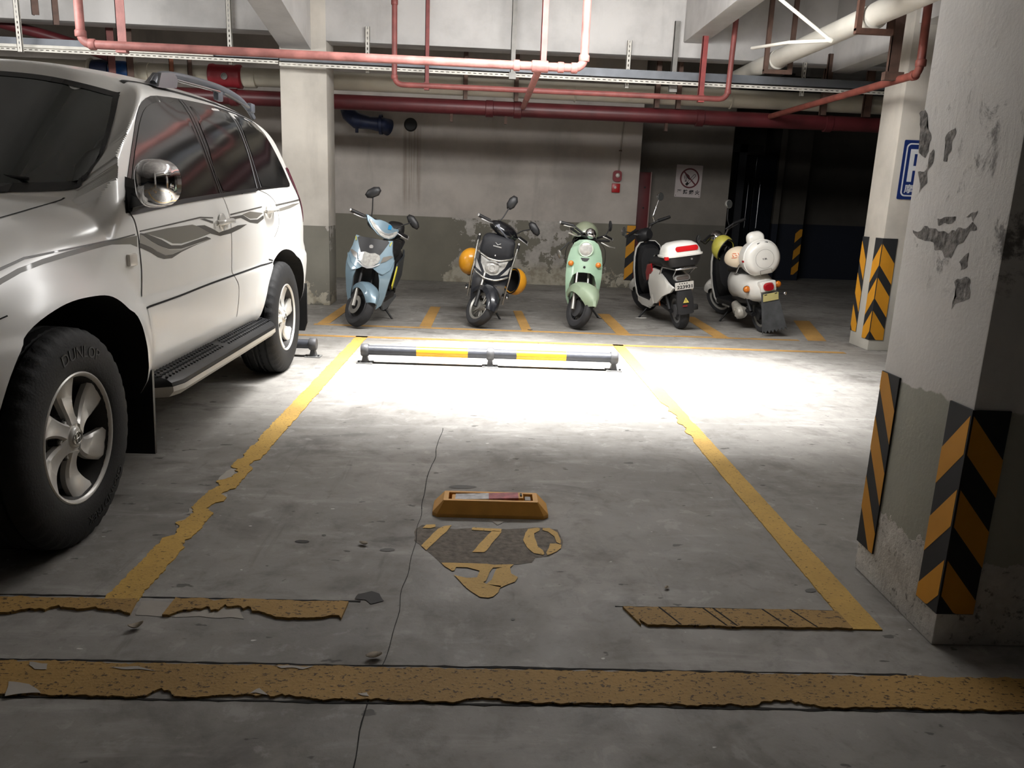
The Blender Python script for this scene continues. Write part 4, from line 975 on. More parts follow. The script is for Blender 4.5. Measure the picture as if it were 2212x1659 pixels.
fs += [tuple(range(ring))[::-1], tuple((len(us) - 1) * ring + j for j in range(ring))]
body = meshobj('body', vs, fs, [M_BODY, M_WELL], car, 0)
# wheel arches cut through the body
archF = [(-0.62, -0.1), (-0.455, 0.02), (-0.43, 0.14), (-0.36, 0.30), (-0.24, 0.41), (-0.06, 0.465), (0.12, 0.475), (0.28, 0.455), (0.40, 0.38), (0.46, 0.27), (0.50, 0.14), (0.53, 0.0), (0.56, -0.1)]
archR = [(-0.60, -0.1), (-0.50, 0.05), (-0.46, 0.17), (-0.40, 0.29), (-0.28, 0.39), (-0.10, 0.45), (0.10, 0.46), (0.28, 0.42), (0.41, 0.32), (0.47, 0.17), (0.50, 0.03), (0.53, -0.1)]
HUBS = ((2.64, archF), (5.43, archR))
cb_ = bmesh.new()
for uh, ar in HUBS:
    sm = [(p.x, p.y) for p in bez([(a, b, 0) for a, b in ar], 5)]
    for sgn in (1, -1):
        mb = MB(); mb.bm.free(); mb.bm = cb_
        M = Matrix.Translation((0, uh - 4.0, 0.378))
        ra = [M @ Vector((sgn * 0.52, a, b)) for a, b in sm] + [M @ Vector((sgn * 0.52, 0.53, -0.5)), M @ Vector((sgn * 0.52, -0.6, -0.5))]
        rb = [M @ Vector((sgn * 1.3, a, b)) for a, b in sm] + [M @ Vector((sgn * 1.3, 0.53, -0.5)), M @ Vector((sgn * 1.3, -0.6, -0.5))]
        mb.skin([ra, rb])
bmesh.ops.recalc_face_normals(cb_, faces=cb_.faces)
cme = bpy.data.meshes.new('cutter'); cb_.to_mesh(cme); cb_.free(); cme.materials.append(M_WELL)
cut = bpy.data.objects.new('cutter', cme); COL.objects.link(cut); cut.parent = car
bpy.context.view_layer.update()
md_ = body.modifiers.new('b', 'BOOLEAN'); md_.operation = 'DIFFERENCE'; md_.object = cut; md_.solver = 'EXACT'
try: md_.material_mode = 'TRANSFER'
except Exception: pass
dg = bpy.context.evaluated_depsgraph_get(); nm = bpy.data.meshes.new_from_object(body.evaluated_get(dg), preserve_all_data_layers=True, depsgraph=dg)
body.modifiers.clear(); old = body.data; body.data = nm; bpy.data.meshes.remove(old); bpy.data.objects.remove(cut); bpy.data.meshes.remove(cme)
nm.polygons.foreach_set('use_smooth', [True] * len(nm.polygons)); nm.set_sharp_from_angle(angle=math.radians(32))
bmv = bmesh.new(); bmv.from_mesh(nm); BV = BVHTree.FromBMesh(bmv); bmv.free()
def hit_side(u, z, off):
    if z > 0.95:
        ww = np.linspace(1.2, 0.45, 61); ff = bodyF(np.full(61, u), ww, np.full(61, z)); k_ = int(np.argmax(ff < 0))
        a_, b_ = (ww[k_], ww[k_ - 1]) if ff[k_] < 0 else (0.3, 0.3)
        for _ in range(20):
            c_ = (a_ + b_) / 2
            if bodyF(np.float64(u), np.float64(c_), np.float64(z)) < 0: a_ = c_
            else: b_ = c_
        if a_ > 0.32: return Vector((a_ + off, u - 4.0, z))
    h = BV.ray_cast(Vector((1.6, u - 4.0, z)), Vector((-1, 0, 0)))
    if h[0] is None or h[0].x < 0.3: return Vector((0.84 + off, u - 4.0, z))
    return h[0] + Vector((1, 0, 0)) * off * 1.0
def hit_front(w, z, off):
    h = BV.ray_cast(Vector((w, -3.0, z)), Vector((0, 1, 0)))
    return (h[0] + h[1] * off) if h[0] is not None else Vector((w, 0, z))
def hit_top(w, u, off):
    h = BV.ray_cast(Vector((w, u - 4.0, 3)), Vector((0, 0, -1)))
    return (h[0] + h[1] * off) if h[0] is not None else Vector((w, u - 4, 1))
def drape(name, poly, m, parent, off=0.003, step=0.05, hit=hit_side, smoothed=0, depth=0.006):
    """a skin cut to the outline poly, laid on the body"""
    if smoothed: poly = [(p.x, p.y) for p in bez([(a, b, 0) for a, b in poly + poly[:1]], smoothed)][:-1]
    P = [Vector(p) for p in poly]; B = []
    for a, b in zip(P, P[1:] + P[:1]):
        n = max(1, int((b - a).length / step))
        for k in range(n): B.append(a.lerp(b, k / n))
    x0, x1 = min(p.x for p in B), max(p.x for p in B); y0, y1 = min(p.y for p in B), max(p.y for p in B)
    pts = list(B); x = x0 + step * 0.5
    def inside(q):
        c = False
        for a, b in zip(B, B[1:] + B[:1]):
            if (a.y > q.y) != (b.y > q.y) and q.x < (b.x - a.x) * (q.y - a.y) / (b.y - a.y) + a.x: c = not c
        return c
    while x < x1:
        y = y0 + step * 0.5
        while y < y1:
            q = Vector((x, y))
            if inside(q) and min((q - b).length for b in B) > step * 0.35: pts.append(q)
            y += step
        x += step
    nb = len(B)
    V, E_, F_, *_ = delaunay_2d_cdt(pts, [(i, (i + 1) % nb) for i in range(nb)], [], 1, 1e-6)
    bm = bmesh.new(); vv = [bm.verts.new(hit(q.x, q.y, off)) for q in V]
    for f in F_:
        try: bm.faces.new([vv[i] for i in f])
        except ValueError: pass
    bmesh.ops.recalc_face_normals(bm, faces=bm.faces)
    ref = (1, 0, 0) if hit is hit_side else ((0, -1, 0.4) if hit is hit_front else (0, 0, 1))
    if sum((f.normal.dot(Vector(ref)) for f in bm.faces)) < 0: bmesh.ops.reverse_faces(bm, faces=bm.faces)
    # turned-in rim so the skin has an edge
    be = [e for e in bm.edges if e.is_boundary]
    ex = bmesh.ops.extrude_edge_only(bm, edges=be); nv = [g for g in ex['geom'] if isinstance(g, bmesh.types.BMVert)]
    dv_ = Vector(ref).normalized() * depth
    for v in nv: v.co -= dv_
    me = bpy.data.meshes.new(name); bm.to_mesh(me); bm.free()
    return link(name, me, m, parent, 50)
def seam(name, pts, w, m, parent, off=0.0012, hit=hit_side, n=6):
    q = bez([(a, b, 0) for a, b in pts], n) if n else [Vector((a, b, 0)) for a, b in pts]
    vs, fs = [], []
    for i, p in enumerate(q):
        d = (q[min(i + 1, len(q) - 1)] - q[max(i - 1, 0)]).normalized(); nn = Vector((-d.y, d.x, 0)) * w / 2
        for s in (-1, 1): vs.append(hit(p.x + s * nn.x, p.y + s * nn.y, off))
    fs = [(2 * i, 2 * i + 1, 2 * i + 3, 2 * i + 2) for i in range(len(q) - 1)]
    return meshobj(name, vs, fs, m, parent, 0)
# glasshouse on the visible side
frame_o = [(3.225, 1.125), (3.262, 1.185), (3.42, 1.315), (3.60, 1.458), (3.72, 1.545), (3.83, 1.605), (3.98, 1.648), (4.18, 1.668), (4.41, 1.684), (5.0, 1.710), (5.45, 1.715), (5.80, 1.705), (5.93, 1.68), (6.02, 1.56), (6.085, 1.42), (6.10, 1.31), (6.05, 1.262), (5.7, 1.25), (4.45, 1.20), (3.9, 1.172), (3.6, 1.152)]
drape('window_surround', frame_o, M_GLOSSB, car, 0.003, 0.05, smoothed=2)
gf = [(3.34, 1.215), (3.44, 1.305), (3.62, 1.448), (3.74, 1.53), (3.85, 1.585), (4.0, 1.622), (4.2, 1.642), (4.36, 1.652), (4.365, 1.5), (4.345, 1.21), (4.28, 1.205), (3.8, 1.182), (3.42, 1.165)]
drape('front_window', gf, M_GLASS, car, 0.0055, 0.05, smoothed=2)
gr = [(4.50, 1.655), (4.9, 1.675), (5.22, 1.683), (5.20, 1.55), (5.10, 1.25), (4.47, 1.222), (4.50, 1.45)]
drape('rear_window', gr, M_GLASS, car, 0.0055, 0.05, smoothed=2)
gq = [(5.36, 1.69), (5.79, 1.685), (5.90, 1.662), (5.985, 1.55), (6.055, 1.41), (6.07, 1.32), (6.03, 1.28), (5.7, 1.268), (5.26, 1.255), (5.31, 1.45)]
drape('quarter_window', gq, M_GLASS, car, 0.0055, 0.05, smoothed=2)
seam('pillar_strip', [(4.405, 1.68), (4.42, 1.5), (4.40, 1.205)], 0.012, mat('pillar_rubber', (46, 48, 50), 0.35), car, 0.0065)
seam('pillar_strip', [(4.455, 1.682), (4.46, 1.5), (4.43, 1.21)], 0.008, MATS['pillar_rubber'], car, 0.0065)
seam('pillar_strip', [(5.245, 1.70), (5.24, 1.5), (5.125, 1.24)], 0.016, mat('pillar_grey', (112, 114, 116), 0.3), car, 0.0065)
seam('pillar_strip', [(5.33, 1.70), (5.29, 1.5), (5.215, 1.245)], 0.008, MATS['pillar_grey'], car, 0.0065)
seam('belt_moulding', [(3.25, 1.128), (3.6, 1.152), (3.9, 1.172), (4.45, 1.2), (5.1, 1.232)], 0.02, M_RUB, car, 0.009)
# windscreen
wsP = [(-0.62, 1.245), (-0.655, 1.30), (-0.585, 1.60), (-0.56, 1.628), (-0.3, 1.672), (0, 1.685), (0.3, 1.672), (0.56, 1.628), (0.585, 1.60), (0.655, 1.30), (0.62, 1.245), (0.5, 1.225), (0.3, 1.215), (0, 1.212), (-0.3, 1.215), (-0.5, 1.225)]
wsc = drape('windscreen', wsP, M_WSG, car, 0.003, 0.06, hit_front, 3)
seam('windscreen_seal', [(0.625, 1.245), (0.66, 1.30), (0.588, 1.60), (0.563, 1.63), (0.3, 1.676), (0, 1.689), (-0.3, 1.676), (-0.558, 1.63)], 0.022, M_RUB, car, 0.005, hit_front)
seam('cowl', [(-0.62, 1.222), (-0.3, 1.198), (0, 1.194), (0.3, 1.198), (0.56, 1.216), (0.64, 1.24)], 0.035, M_RUB, car, 0.004, hit_front)
for a, b in (((0.48, 1.232), (-0.10, 1.262)), ((-0.12, 1.232), (-0.60, 1.28))):
    p, q = hit_front(*a, 0.015), hit_front(*b, 0.012)
    MB().tube([p, p.lerp(q, 0.5) + Vector((0, -0.012, 0.012)), q], 0.007, 6).build('wiper', M_RUB, car)
# roof seam with black gutter strip from the windscreen corner
seam('roof_gutter', [(0.575, 3.90), (0.585, 4.1), (0.585, 4.6), (0.575, 5.4), (0.55, 6.1)], 0.022, M_RUB, car, 0.002, hit_top)
# hood shut line, seams
for sg_ in (1, -1):
    seam('hood_seam', [(sg_ * 0.60, 1.93), (sg_ * 0.635, 2.2), (sg_ * 0.645, 2.6), (sg_ * 0.645, 2.95), (sg_ * 0.63, 3.16), (sg_ * 0.60, 3.26)], 0.008, M_WELL, car, 0.0015, hit_top)
seam('door_seam', CARG['frontdoor_seam'], 0.008, M_WELL, car)
seam('door_seam', CARG['mid_seam'] + [(4.50, 0.52)], 0.006, mat('seam_grey', (92, 90, 86), 0.5), car)
seam('door_seam', [(5.12, 1.235), (5.30, 1.21), (5.40, 1.18)] + CARG['rear_seam'] + [(5.42, 1.0), (5.30, 0.93)], 0.005, MATS['seam_grey'], car)
seam('sill_seam', CARG['crease'][:4] + [(5.12, 0.80)], 0.009, M_WELL, car, 0.002)
seam('wing_seam', [(3.285, 0.74), (3.30, 0.6), (3.32, 0.5)], 0.006, MATS['seam_grey'], car, 0.002)
seam('bumper_seam', [(2.02, 0.80), (2.20, 0.815), (2.36, 0.845)], 0.004, M_WELL, car, 0.002)
# grey wave graphics
for k_, m in (('fillB', M_GREYL), ('fillA', M_GREY), ('waveA', M_GREYD), ('waveB', M_GREYD), ('waveC', M_GREYD), ('line1', M_GREYD), ('line2', M_GREYD), ('rdA', M_GREYD), ('rdB', M_GREY), ('rdl', M_GREYD), ('q1', M_GREYD), ('q2', M_GREY), ('fend1', M_GREYD), ('fend2', M_GREY)):
    drape('side_stripe', CARG[k_], m, car, 0.0016 + 0.0004 * (m is M_GREYD), 0.03, depth=0.003)
# door handles
M_HDL = mat('handle_white', (214, 212, 206), 0.25, coat=0.8)
for u, z in ((4.305, 1.058), (5.235, 1.102)):
    p = hit_side(u, z, 0)
    h = MB().ball(p + Vector((0.004, 0, 0)), (0.012, 0.055, 0.048), 12).build('handle_cup', M_HDL, car, 180)
    MB().tube(bez([p + Vector((0.012, -0.11, -0.002)), p + Vector((0.04, -0.07, 0.004)), p + Vector((0.046, 0, 0.008)), p + Vector((0.04, 0.07, 0.006)), p + Vector((0.012, 0.11, 0.004))], 4), 0.014, 10).build('grip', M_HDL, h, 180)
    MB().cyl(p + Vector((0.03, 0.10, 0.004)), p + Vector((0.042, 0.10, 0.004)), 0.01, n=12).build('keyhole', M_STEEL, h)
# side lamp on the wing
p = hit_side(3.195, 0.945, 0)
MB().box(p + Vector((0.004, 0, 0)), (0.02, 0.072, 0.05), bev=0.008).build('side_lamp', mat('clear_lens', (220, 215, 205), 0.15), car, 40)
# mirror
mr = MB(); mc = Vector((0.99, 3.20 - 4.0, 1.253)); rings = []
for k in range(17):
    ph = min(k / 12, 1.0) * PI / 2; y = -0.10 + 0.12 * (1 - math.cos(ph)) + 0.012 * max(0, k - 12)
    s = max(0.02, math.sin(ph) ** 0.85); prof = []
    for a in range(32):
        an = 2 * PI * a / 32; c_, s_ = math.cos(an), math.sin(an); ex = 0.78
        prof.append(mc + Vector((0.066 * s * math.copysign(abs(c_) ** ex, c_) + 0.012 * (1 - s), y + 0.02 * c_ * s, 0.086 * s * math.copysign(abs(s_) ** ex, s_) * (1.0 - 0.10 * c_) - 0.012 * s * (1 - c_) * (1 if s_ < 0 else 0))))
    rings.append(prof)
mirr = mr.skin(rings).build('mirror', mat('mirror_chrome', (205, 205, 206), 0.08, metal=1.0), car, 60)
MB().skin([[p + Vector((0, 0.003, 0)) for p in rings[-1]], [mc + (p - mc) * 0.94 + Vector((0, 0.012, 0)) for p in rings[-1]]]).build('mirror_glass', mat('mirror_glass', (150, 155, 160), 0.03, metal=1), mirr, 30)
MB().skin([[(0.80, y, z) for y, z in ((-0.765, 1.128), (-0.55, 1.155), (-0.56, 1.20), (-0.66, 1.27), (-0.70, 1.235))], [(0.868, y, z) for y, z in ((-0.75, 1.132), (-0.56, 1.158), (-0.57, 1.19), (-0.66, 1.25), (-0.69, 1.22))]]).build('mirror_sail', M_RUB, car, 0)
MB().skin([[(0.84, y, z) for y, z in ((-0.74, 1.14), (-0.60, 1.15), (-0.62, 1.20), (-0.70, 1.20))], [(0.955, y, z) for y, z in ((-0.80, 1.165), (-0.70, 1.17), (-0.70, 1.215), (-0.80, 1.215))]]).build('mirror_arm', M_RUB, car, 0)
# roof rail
M_RAIL = mat('rail_silver', (128, 130, 136), 0.35, metal=0.5); M_RAILD = mat('rail_grey', (112, 116, 124), 0.4, metal=0.3)
for sx in (1, -1):
    w0 = 0.585
    path = bez([(sx * (w0 + 0.01), 0.20, 1.73), (sx * w0, 0.32, 1.785), (sx * w0, 0.6, 1.815), (sx * (w0 - 0.01), 1.2, 1.84), (sx * (w0 - 0.02), 1.62, 1.828), (sx * (w0 - 0.025), 1.85, 1.79), (sx * (w0 - 0.03), 2.02, 1.735)], 6)
    rl = MB().tube(path, [0.016 + 0.004 * math.sin(PI * i / (len(path) - 1)) for i in range(len(path))], 10).build('roof_rail', M_RAILD, car, 60)
    MB().skin([[(sx * (w0 - 0.025), 0.17, 1.73), (sx * (w0 + 0.04), 0.17, 1.71), (sx * (w0 + 0.04), 0.19, 1.715), (sx * (w0 - 0.025), 0.19, 1.735)],
               [(sx * (w0 - 0.025), 0.25, 1.735), (sx * (w0 + 0.038), 0.25, 1.715), (sx * (w0 + 0.026), 0.27, 1.79), (sx * (w0 - 0.018), 0.27, 1.79)],
               [(sx * (w0 - 0.025), 0.45, 1.75), (sx * (w0 + 0.03), 0.45, 1.74), (sx * (w0 + 0.022), 0.43, 1.812), (sx * (w0 - 0.02), 0.43, 1.812)],
               [(sx * (w0 - 0.018), 0.50, 1.78), (sx * (w0 + 0.02), 0.50, 1.78), (sx * (w0 + 0.016), 0.49, 1.816), (sx * (w0 - 0.018), 0.49, 1.816)]]).build('rail_foot', M_RAIL, rl, 30)
    for y in (1.22, 1.90): MB().box((sx * (w0 - 0.01), y, 1.79), (0.034, 0.09, 0.06), bev=0.008).build('rail_foot', M_RAILD, rl, 30)
    MB().tube([(sx * (w0 + 0.012), 0.48, 1.785), (sx * (w0 + 0.012), 1.18, 1.81)], 0.008, 8).build('rail_bar', M_CHROME, rl)
    MB().tube([(sx * (w0 + 0.008), 1.27, 1.81), (sx * w0, 1.82, 1.785)], 0.008, 8).build('rail_bar', M_CHROME, rl)
# running board
for sx in (1, -1):
    mb = MB(); rings = []
    for i in range(25):
        t_ = i / 24; u = -0.70 + 1.80 * t_
        e = min(1, min(t_, 1 - t_) / 0.07); wo = 0.80 + 0.155 * math.sin(PI / 2 * e) ** 0.7
        rings.append([(sx * 0.78, u, 0.44), (sx * 0.82, u, 0.437), (sx * (wo - 0.025), u, 0.415), (sx * (wo - 0.004), u, 0.400), (sx * wo, u, 0.385), (sx * (wo - 0.01), u, 0.36), (sx * 0.78, u, 0.35)])
    stp = mb.skin(rings).build('running_board', M_RUB, car, 30)
    mb = MB()
    rings = [[(p[0][0], p[0][1], p[0][2]) for p in ()]] if False else []
    for i in range(25):
        t_ = i / 24; u = -0.70 + 1.80 * t_
        e = min(1, min(t_, 1 - t_) / 0.07); wo = 0.80 + 0.155 * math.sin(PI / 2 * e) ** 0.7
        rings.append([(sx * (wo + 0.002), u, 0.383), (sx * (wo + 0.003), u, 0.36), (sx * (wo - 0.02), u, 0.335), (sx * 0.80, u, 0.33), (sx * 0.80, u, 0.345), (sx * (wo - 0.012), u, 0.358)])
    mb.skin(rings).build('edge_strip', mat('step_edge', (176, 172, 162), 0.4), stp, 30)
    for lo_, hi_ in ((0, 21), (23, 46)):
        mb = MB()
        for row in range(4):
            w = 0.825 + 0.026 * row
            for i in range(lo_, hi_):
                u = -0.62 + 1.62 * i / 45 + (0.015 if row % 2 else 0); z = np.interp(w, [0.82, 0.93], [0.437, 0.416])
                mb.box((sx * w, u, z + 0.001), (0.008, 0.024, 0.006), Matrix.Rotation(0.5 if row % 2 else -0.5, 3, 'Z'))
        mb.build('tread', mat('step_tread', (44, 45, 47), 0.5), stp, 0)
# sills and mud flaps
for sx in (1, -1):
    MB().rng((sx * 0.70, -0.75, 0.33), (sx * 0.815, 1.1, 0.45), 0.01).build('sill', M_WELL, car, 0)
    f1 = MB().skin([[(sx * a, -0.88, z) for a, z in ((0.66, 0.14), (0.925, 0.14), (0.935, 0.50), (0.66, 0.50))], [(sx * a, -0.862 + (0.03 if z > 0.3 else 0.06) * 0, z) for a, z in ((0.66, 0.14), (0.925, 0.14), (0.935, 0.50), (0.66, 0.50))]]).build('mud_flap', M_RUB, car, 0)
    f1.location = (0, 0.055, 0)
    MB().skin([[(sx * a, 1.93, z) for a, z in ((0.66, 0.20), (0.91, 0.20), (0.93, 0.26), (0.93, 0.56), (0.66, 0.56))], [(sx * a, 1.95, z) for a, z in ((0.66, 0.20), (0.91, 0.20), (0.93, 0.26), (0.93, 0.56), (0.66, 0.56))]]).build('mud_flap', M_RUB, car, 0)
# underbody
MB().rng((-0.5, -1.9, 0.30), (0.5, 2.2, 0.42)).build('underbody', M_WELL, car, 0)
for u in (2.64, 5.43): MB().cyl((-0.7, u - 4, 0.378), (0.7, u - 4, 0.378), 0.05, n=12).build('axle', M_WELL, car)
# tail lamp on the rear corner
tl = [(6.20, 1.40), (6.27, 1.39), (6.33, 1.30), (6.36, 1.18), (6.36, 1.02), (6.33, 0.97), (6.28, 1.0), (6.25, 1.15), (6.21, 1.30)]
drape('tail_lamp', tl, mat('tail_lamp_red', (96, 20, 48), 0.12, spec=0.8), car, 0.012, 0.03, smoothed=2)
# front lamps, grille (seen only from aside)
for sx in (1, -1):
    c_ = hit_front(sx * 0.62, 0.80, 0.0)
    MB().ball(c_ + Vector((0, 0.03, 0)), (0.17, 0.06, 0.10), 10).build('headlamp', mat('headlamp_glass', (190, 195, 200), 0.08, spec=0.8), car, 180)
c_ = hit_front(0, 0.80, 0)
gr_ = MB().box(c_ + Vector((0, 0.01, 0)), (0.62, 0.06, 0.20), bev=0.02).build('grille', M_CHROME, car, 30)
for i in range(6): MB().box(c_ + Vector((-0.25 + 0.1 * i, -0.02, 0)), (0.07, 0.02, 0.15)).build('grille_slot', M_WELL, gr_, 0)

# wheels
M_TYRE = mat('tyre_rubber', (14, 14, 15), 0.75, var=0.15, vscale=20, bump=0.15, bscale=120)
M_TYREL = mat('tyre_lettering', (40, 40, 42), 0.6)
M_RIM = mat('alloy_silver', (204, 202, 197), 0.34, metal=0.25, var=0.1, vscale=14)
M_RIMD = mat('rim_inner_dark', (40, 38, 36), 0.6, metal=0.2)
M_EMB = mat('emblem_silver', (170, 168, 162), 0.25, metal=0.9)
def car_wheel(u, sgn, spin, lettering=True):
    """wheel axis along x, outer face towards +x; returns the tyre with rim children"""
    hub = Vector((sgn * 0.7875, u - 4.0, 0.378)); B = (Matrix.Identity(3) if sgn > 0 else Matrix.Rotation(PI, 3, 'Z'))
    w = bpy.data.objects.new('wheel', None); COL.objects.link(w); w.parent = car; w.location = hub; w.rotation_euler = (0, 0, 0 if sgn > 0 else PI)
    half = [(0.222, 0.108), (0.228, 0.118), (0.245, 0.126), (0.275, 0.1325), (0.315, 0.131), (0.335, 0.127), (0.352, 0.121)]
    N = 120; rings = []
    full = [(r, -x) for r, x in half] + [(0.368, -0.112)] + [(0.3795, -0.095), (0.3815, -0.072), (0.3725, -0.068), (0.3725, -0.060), (0.3825, -0.056), (0.3835, -0.022), (0.3745, -0.018), (0.3745, -0.008), (0.3835, -0.004)]
    prof = full + [(r, -x) for r, x in reversed(full)]
    for k in range(N):
        a = 2 * PI * k / N; rr = []
        for i, (r, x) in enumerate(prof):
            ax = abs(x)
            if 0.09 < ax < 0.115 and k % 3 == 0: r -= 0.008
            if 0.115 < ax < 0.125 and r > 0.34 and k % 3 == 0: r -= 0.005
            dx = 0.006 * (1 if x > 0 else -1) * (1 if (0.02 < ax < 0.06 and k % 2) else 0)
            rr.append((x + dx, r * math.cos(a), r * math.sin(a)))
        rings.append(rr)
    rings.append(rings[0])
    ty = MB().skin(rings, close=False, cap=False).build('tyre', M_TYRE, w, 28)
    rp = [(0.222, 0.104), (0.231, 0.112), (0.2305, 0.120), (0.226, 0.123), (0.218, 0.120), (0.214, 0.112)]
    rm = MB().lathe(rp, axis='X', n=64).build('rim', M_RIM, w, 45)
    MB().lathe([(0.0, -0.02), (0.185, -0.02), (0.190, 0.03), (0.206, 0.09), (0.2135, 0.111)], axis='X', n=40).build('rim_back', M_RIMD, w, 45)
    MB().lathe([(0.06, 0.0), (0.145, 0.0), (0.15, -0.008)], axis='X', n=40).build('brake_disc', mat('brake_disc', (84, 82, 80), 0.4, metal=0.6), w, 30)
    for s in range(6):
        a0 = spin + s * PI / 3; rings = []
        for k in range(15):
            t_ = k / 14; r = 0.048 + 0.167 * t_
            ac = a0 + 0.26 * t_ ** 1.5
            hw = 0.029 - 0.003 * math.sin(PI * min(1, t_ * 1.6)) + 0.036 * max(0, (t_ - 0.15) / 0.85) ** 1.1
            xf = 0.098 - 0.020 * math.sin(PI * t_) + 0.006 * t_
            er = Vector((0, math.cos(ac), math.sin(ac))); et = Vector((0, -math.sin(ac), math.cos(ac)))
            sec = []
            for s1, dx in ((-1, -0.022), (-1, -0.004), (-0.72, 0.004), (0, 0.0), (0.72, 0.004), (1, -0.004), (1, -0.022)):
                sec.append(er * r + et * hw * s1 + Vector((xf + dx, 0, 0)))
            rings.append(sec)
        MB().skin(rings).build('spoke', M_RIM, w, 40)
    MB().lathe([(0.0, 0.108), (0.030, 0.108), (0.036, 0.104), (0.038, 0.098), (0.052, 0.096), (0.062, 0.088), (0.074, 0.070), (0.078, 0.04)], axis='X', n=36).build('hub_cap', M_RIM, w, 40)
    for s in range(6):
        a = spin + PI / 6 + 0.08 + s * PI / 3
        c = Vector((0, 0.0665 * math.cos(a), 0.0665 * math.sin(a)))
        MB().cyl(c + Vector((0.05, 0, 0)), c + Vector((0.083, 0, 0)), 0.0155, n=14).build('lug_recess', M_RIMD, w, 40)
        MB().cyl(c + Vector((0.05, 0, 0)), c + Vector((0.09, 0, 0)), 0.0105, 0.0085, n=6).build('lug_nut', M_RIM, w, 0)
    def ell(cy, cz, ry, rz, n=28): return [(0.1095, cy + ry * math.cos(2 * PI * k / n), cz + rz * math.sin(2 * PI * k / n)) for k in range(n)]
    mb = MB()
    for e in ((0, 0, 0.030, 0.021), (0, 0.0005, 0.010, 0.0195), (0, 0.0085, 0.0215, 0.0105)): mb.tube(ell(*e), 0.0019, 8, closed=True)
    em = mb.build('emblem', M_EMB, w, 60); em.rotation_euler = (spin * 0.35, 0, 0)
    if lettering:
        for word, ac, r, sz, fl_, wd in (('DUNLOP', math.radians(84), 0.300, 0.05, 1, 0.25), ('GRANDTREK', math.radians(-66), 0.302, 0.036, 1, 0.30)):
            def bend(c, ac=ac, r=r, fl_=fl_):
                # x runs clockwise along the sidewall as seen from outside (+x)
                a = ac - c.x / r; rr = r + c.y
                return Vector((0.1325 + c.z - 0.0018 * 0 - abs(rr - 0.29) * 0.02, rr * math.cos(a), rr * math.sin(a)))
            text_obj('sidewall_lettering', word, sz, M_TYREL, w, None, 0.0012, 0.0, (wd, sz * 0.8), bend)
    return w
car_wheel(2.64, 1, 0.42); car_wheel(5.43, 1, 1.1, False); car_wheel(2.64, -1, 0.2, False); car_wheel(5.43, -1, 0.9, False)
# ------------------------------------------------------------ scooters (local frame: x forward, y to the rider's left, z up, origin between the wheels)
def sheet(name, poly, fun, th, m, parent, step=0.04, S=None, smoothed=0, smooth=40):
    """a panel: the outline poly (a, b) filled, bent by fun(a, b) and given thickness th (vector)"""
    if smoothed: poly = [(p.x, p.y) for p in bez([(a, b, 0) for a, b in poly + poly[:1]], smoothed)][:-1]
    P = [Vector(p) for p in poly]; B = []
    for a, b in zip(P, P[1:] + P[:1]):
        n = max(1, int((b - a).length / step))
        for k in range(n): B.append(a.lerp(b, k / n))
    x0, x1 = min(p.x for p in B), max(p.x for p in B); y0, y1 = min(p.y for p in B), max(p.y for p in B); pts = list(B)
    def inside(q):
        c = False
        for a, b in zip(B, B[1:] + B[:1]):
            if (a.y > q.y) != (b.y > q.y) and q.x < (b.x - a.x) * (q.y - a.y) / (b.y - a.y) + a.x: c = not c
        return c
    x = x0 + step / 2
    while x < x1:
        y = y0 + step / 2
        while y < y1:
            q = Vector((x, y))
            if inside(q) and min((q - b).length for b in B) > step * 0.4: pts.append(q)
            y += step
        x += step
    nb = len(B); V, E_, F_, *_ = delaunay_2d_cdt(pts, [(i, (i + 1) % nb) for i in range(nb)], [], 1, 1e-6)
    th = Vector(th); f1 = [Vector(fun(q.x, q.y)) for q in V]; n = len(f1)
    if S is not None: f1 = [S @ p for p in f1]; th = S.to_3x3() @ th
    vs = f1 + [p + th for p in f1]; fs = [tuple(f) for f in F_] + [tuple(n + i for i in reversed(f)) for f in F_]
    from collections import Counter
    ec = Counter()
    for f in F_:
        for a, b in zip(f, list(f[1:]) + [f[0]]): ec[tuple(sorted((a, b)))] += 1
    for f in F_:
        for a, b in zip(f, list(f[1:]) + [f[0]]):
            if ec[tuple(sorted((a, b)))] == 1: fs.append((b, a, n + a, n + b))
    bm = bmesh.new(); vv = [bm.verts.new(p) for p in vs]
    for f in fs:
        try: bm.faces.new([vv[i] for i in f])
        except ValueError: pass
    bmesh.ops.recalc_face_normals(bm, faces=bm.faces)
    me = bpy.data.meshes.new(name); bm.to_mesh(me); bm.free(); return link(name, me, m, parent, smooth)
def sym(half): return half + [(-a, b) for a, b in reversed(half) if abs(a) > 1e-6]
def loft(name, secs, m, parent, n=22, S=None, smooth=50, cap=True):
    """sections (x, z, half width, half height, squareness[, y])"""
    rings = []
    for s in secs:
        x, z, hw, hh, e = s[:5]; y0 = s[5] if len(s) > 5 else 0; rg = []
        for k in range(n):
            a = 2 * PI * k / n; c, d = math.cos(a), math.sin(a)
            p = Vector((x, y0 + hw * math.copysign(abs(c) ** (2 / e), c), z + hh * math.copysign(abs(d) ** (2 / e), d)))
            rg.append(S @ p if S is not None else p)
        rings.append(rg)
    return MB().skin(rings, cap=cap).build(name, m, parent, smooth)
def xf(mb, S):
    if S is not None:
        for v in mb.bm.verts: v.co = S @ v.co
    return mb
M_STY = mat('scooter_tyre', (44, 44, 46), 0.8, var=0.2, vscale=20, bump=0.15, bscale=90)
M_PLB = mat('scooter_black_plastic', (24, 24, 26), 0.5, var=0.1)
M_PLG = mat('scooter_gloss_black', (16, 17, 20), 0.2, coat=0.5)
M_SEAT = mat('scooter_seat_vinyl', (26, 25, 25), 0.55, bump=0.1, bscale=80)
M_ALU = mat('scooter_alloy', (168, 166, 160), 0.35, metal=0.7, var=0.15)
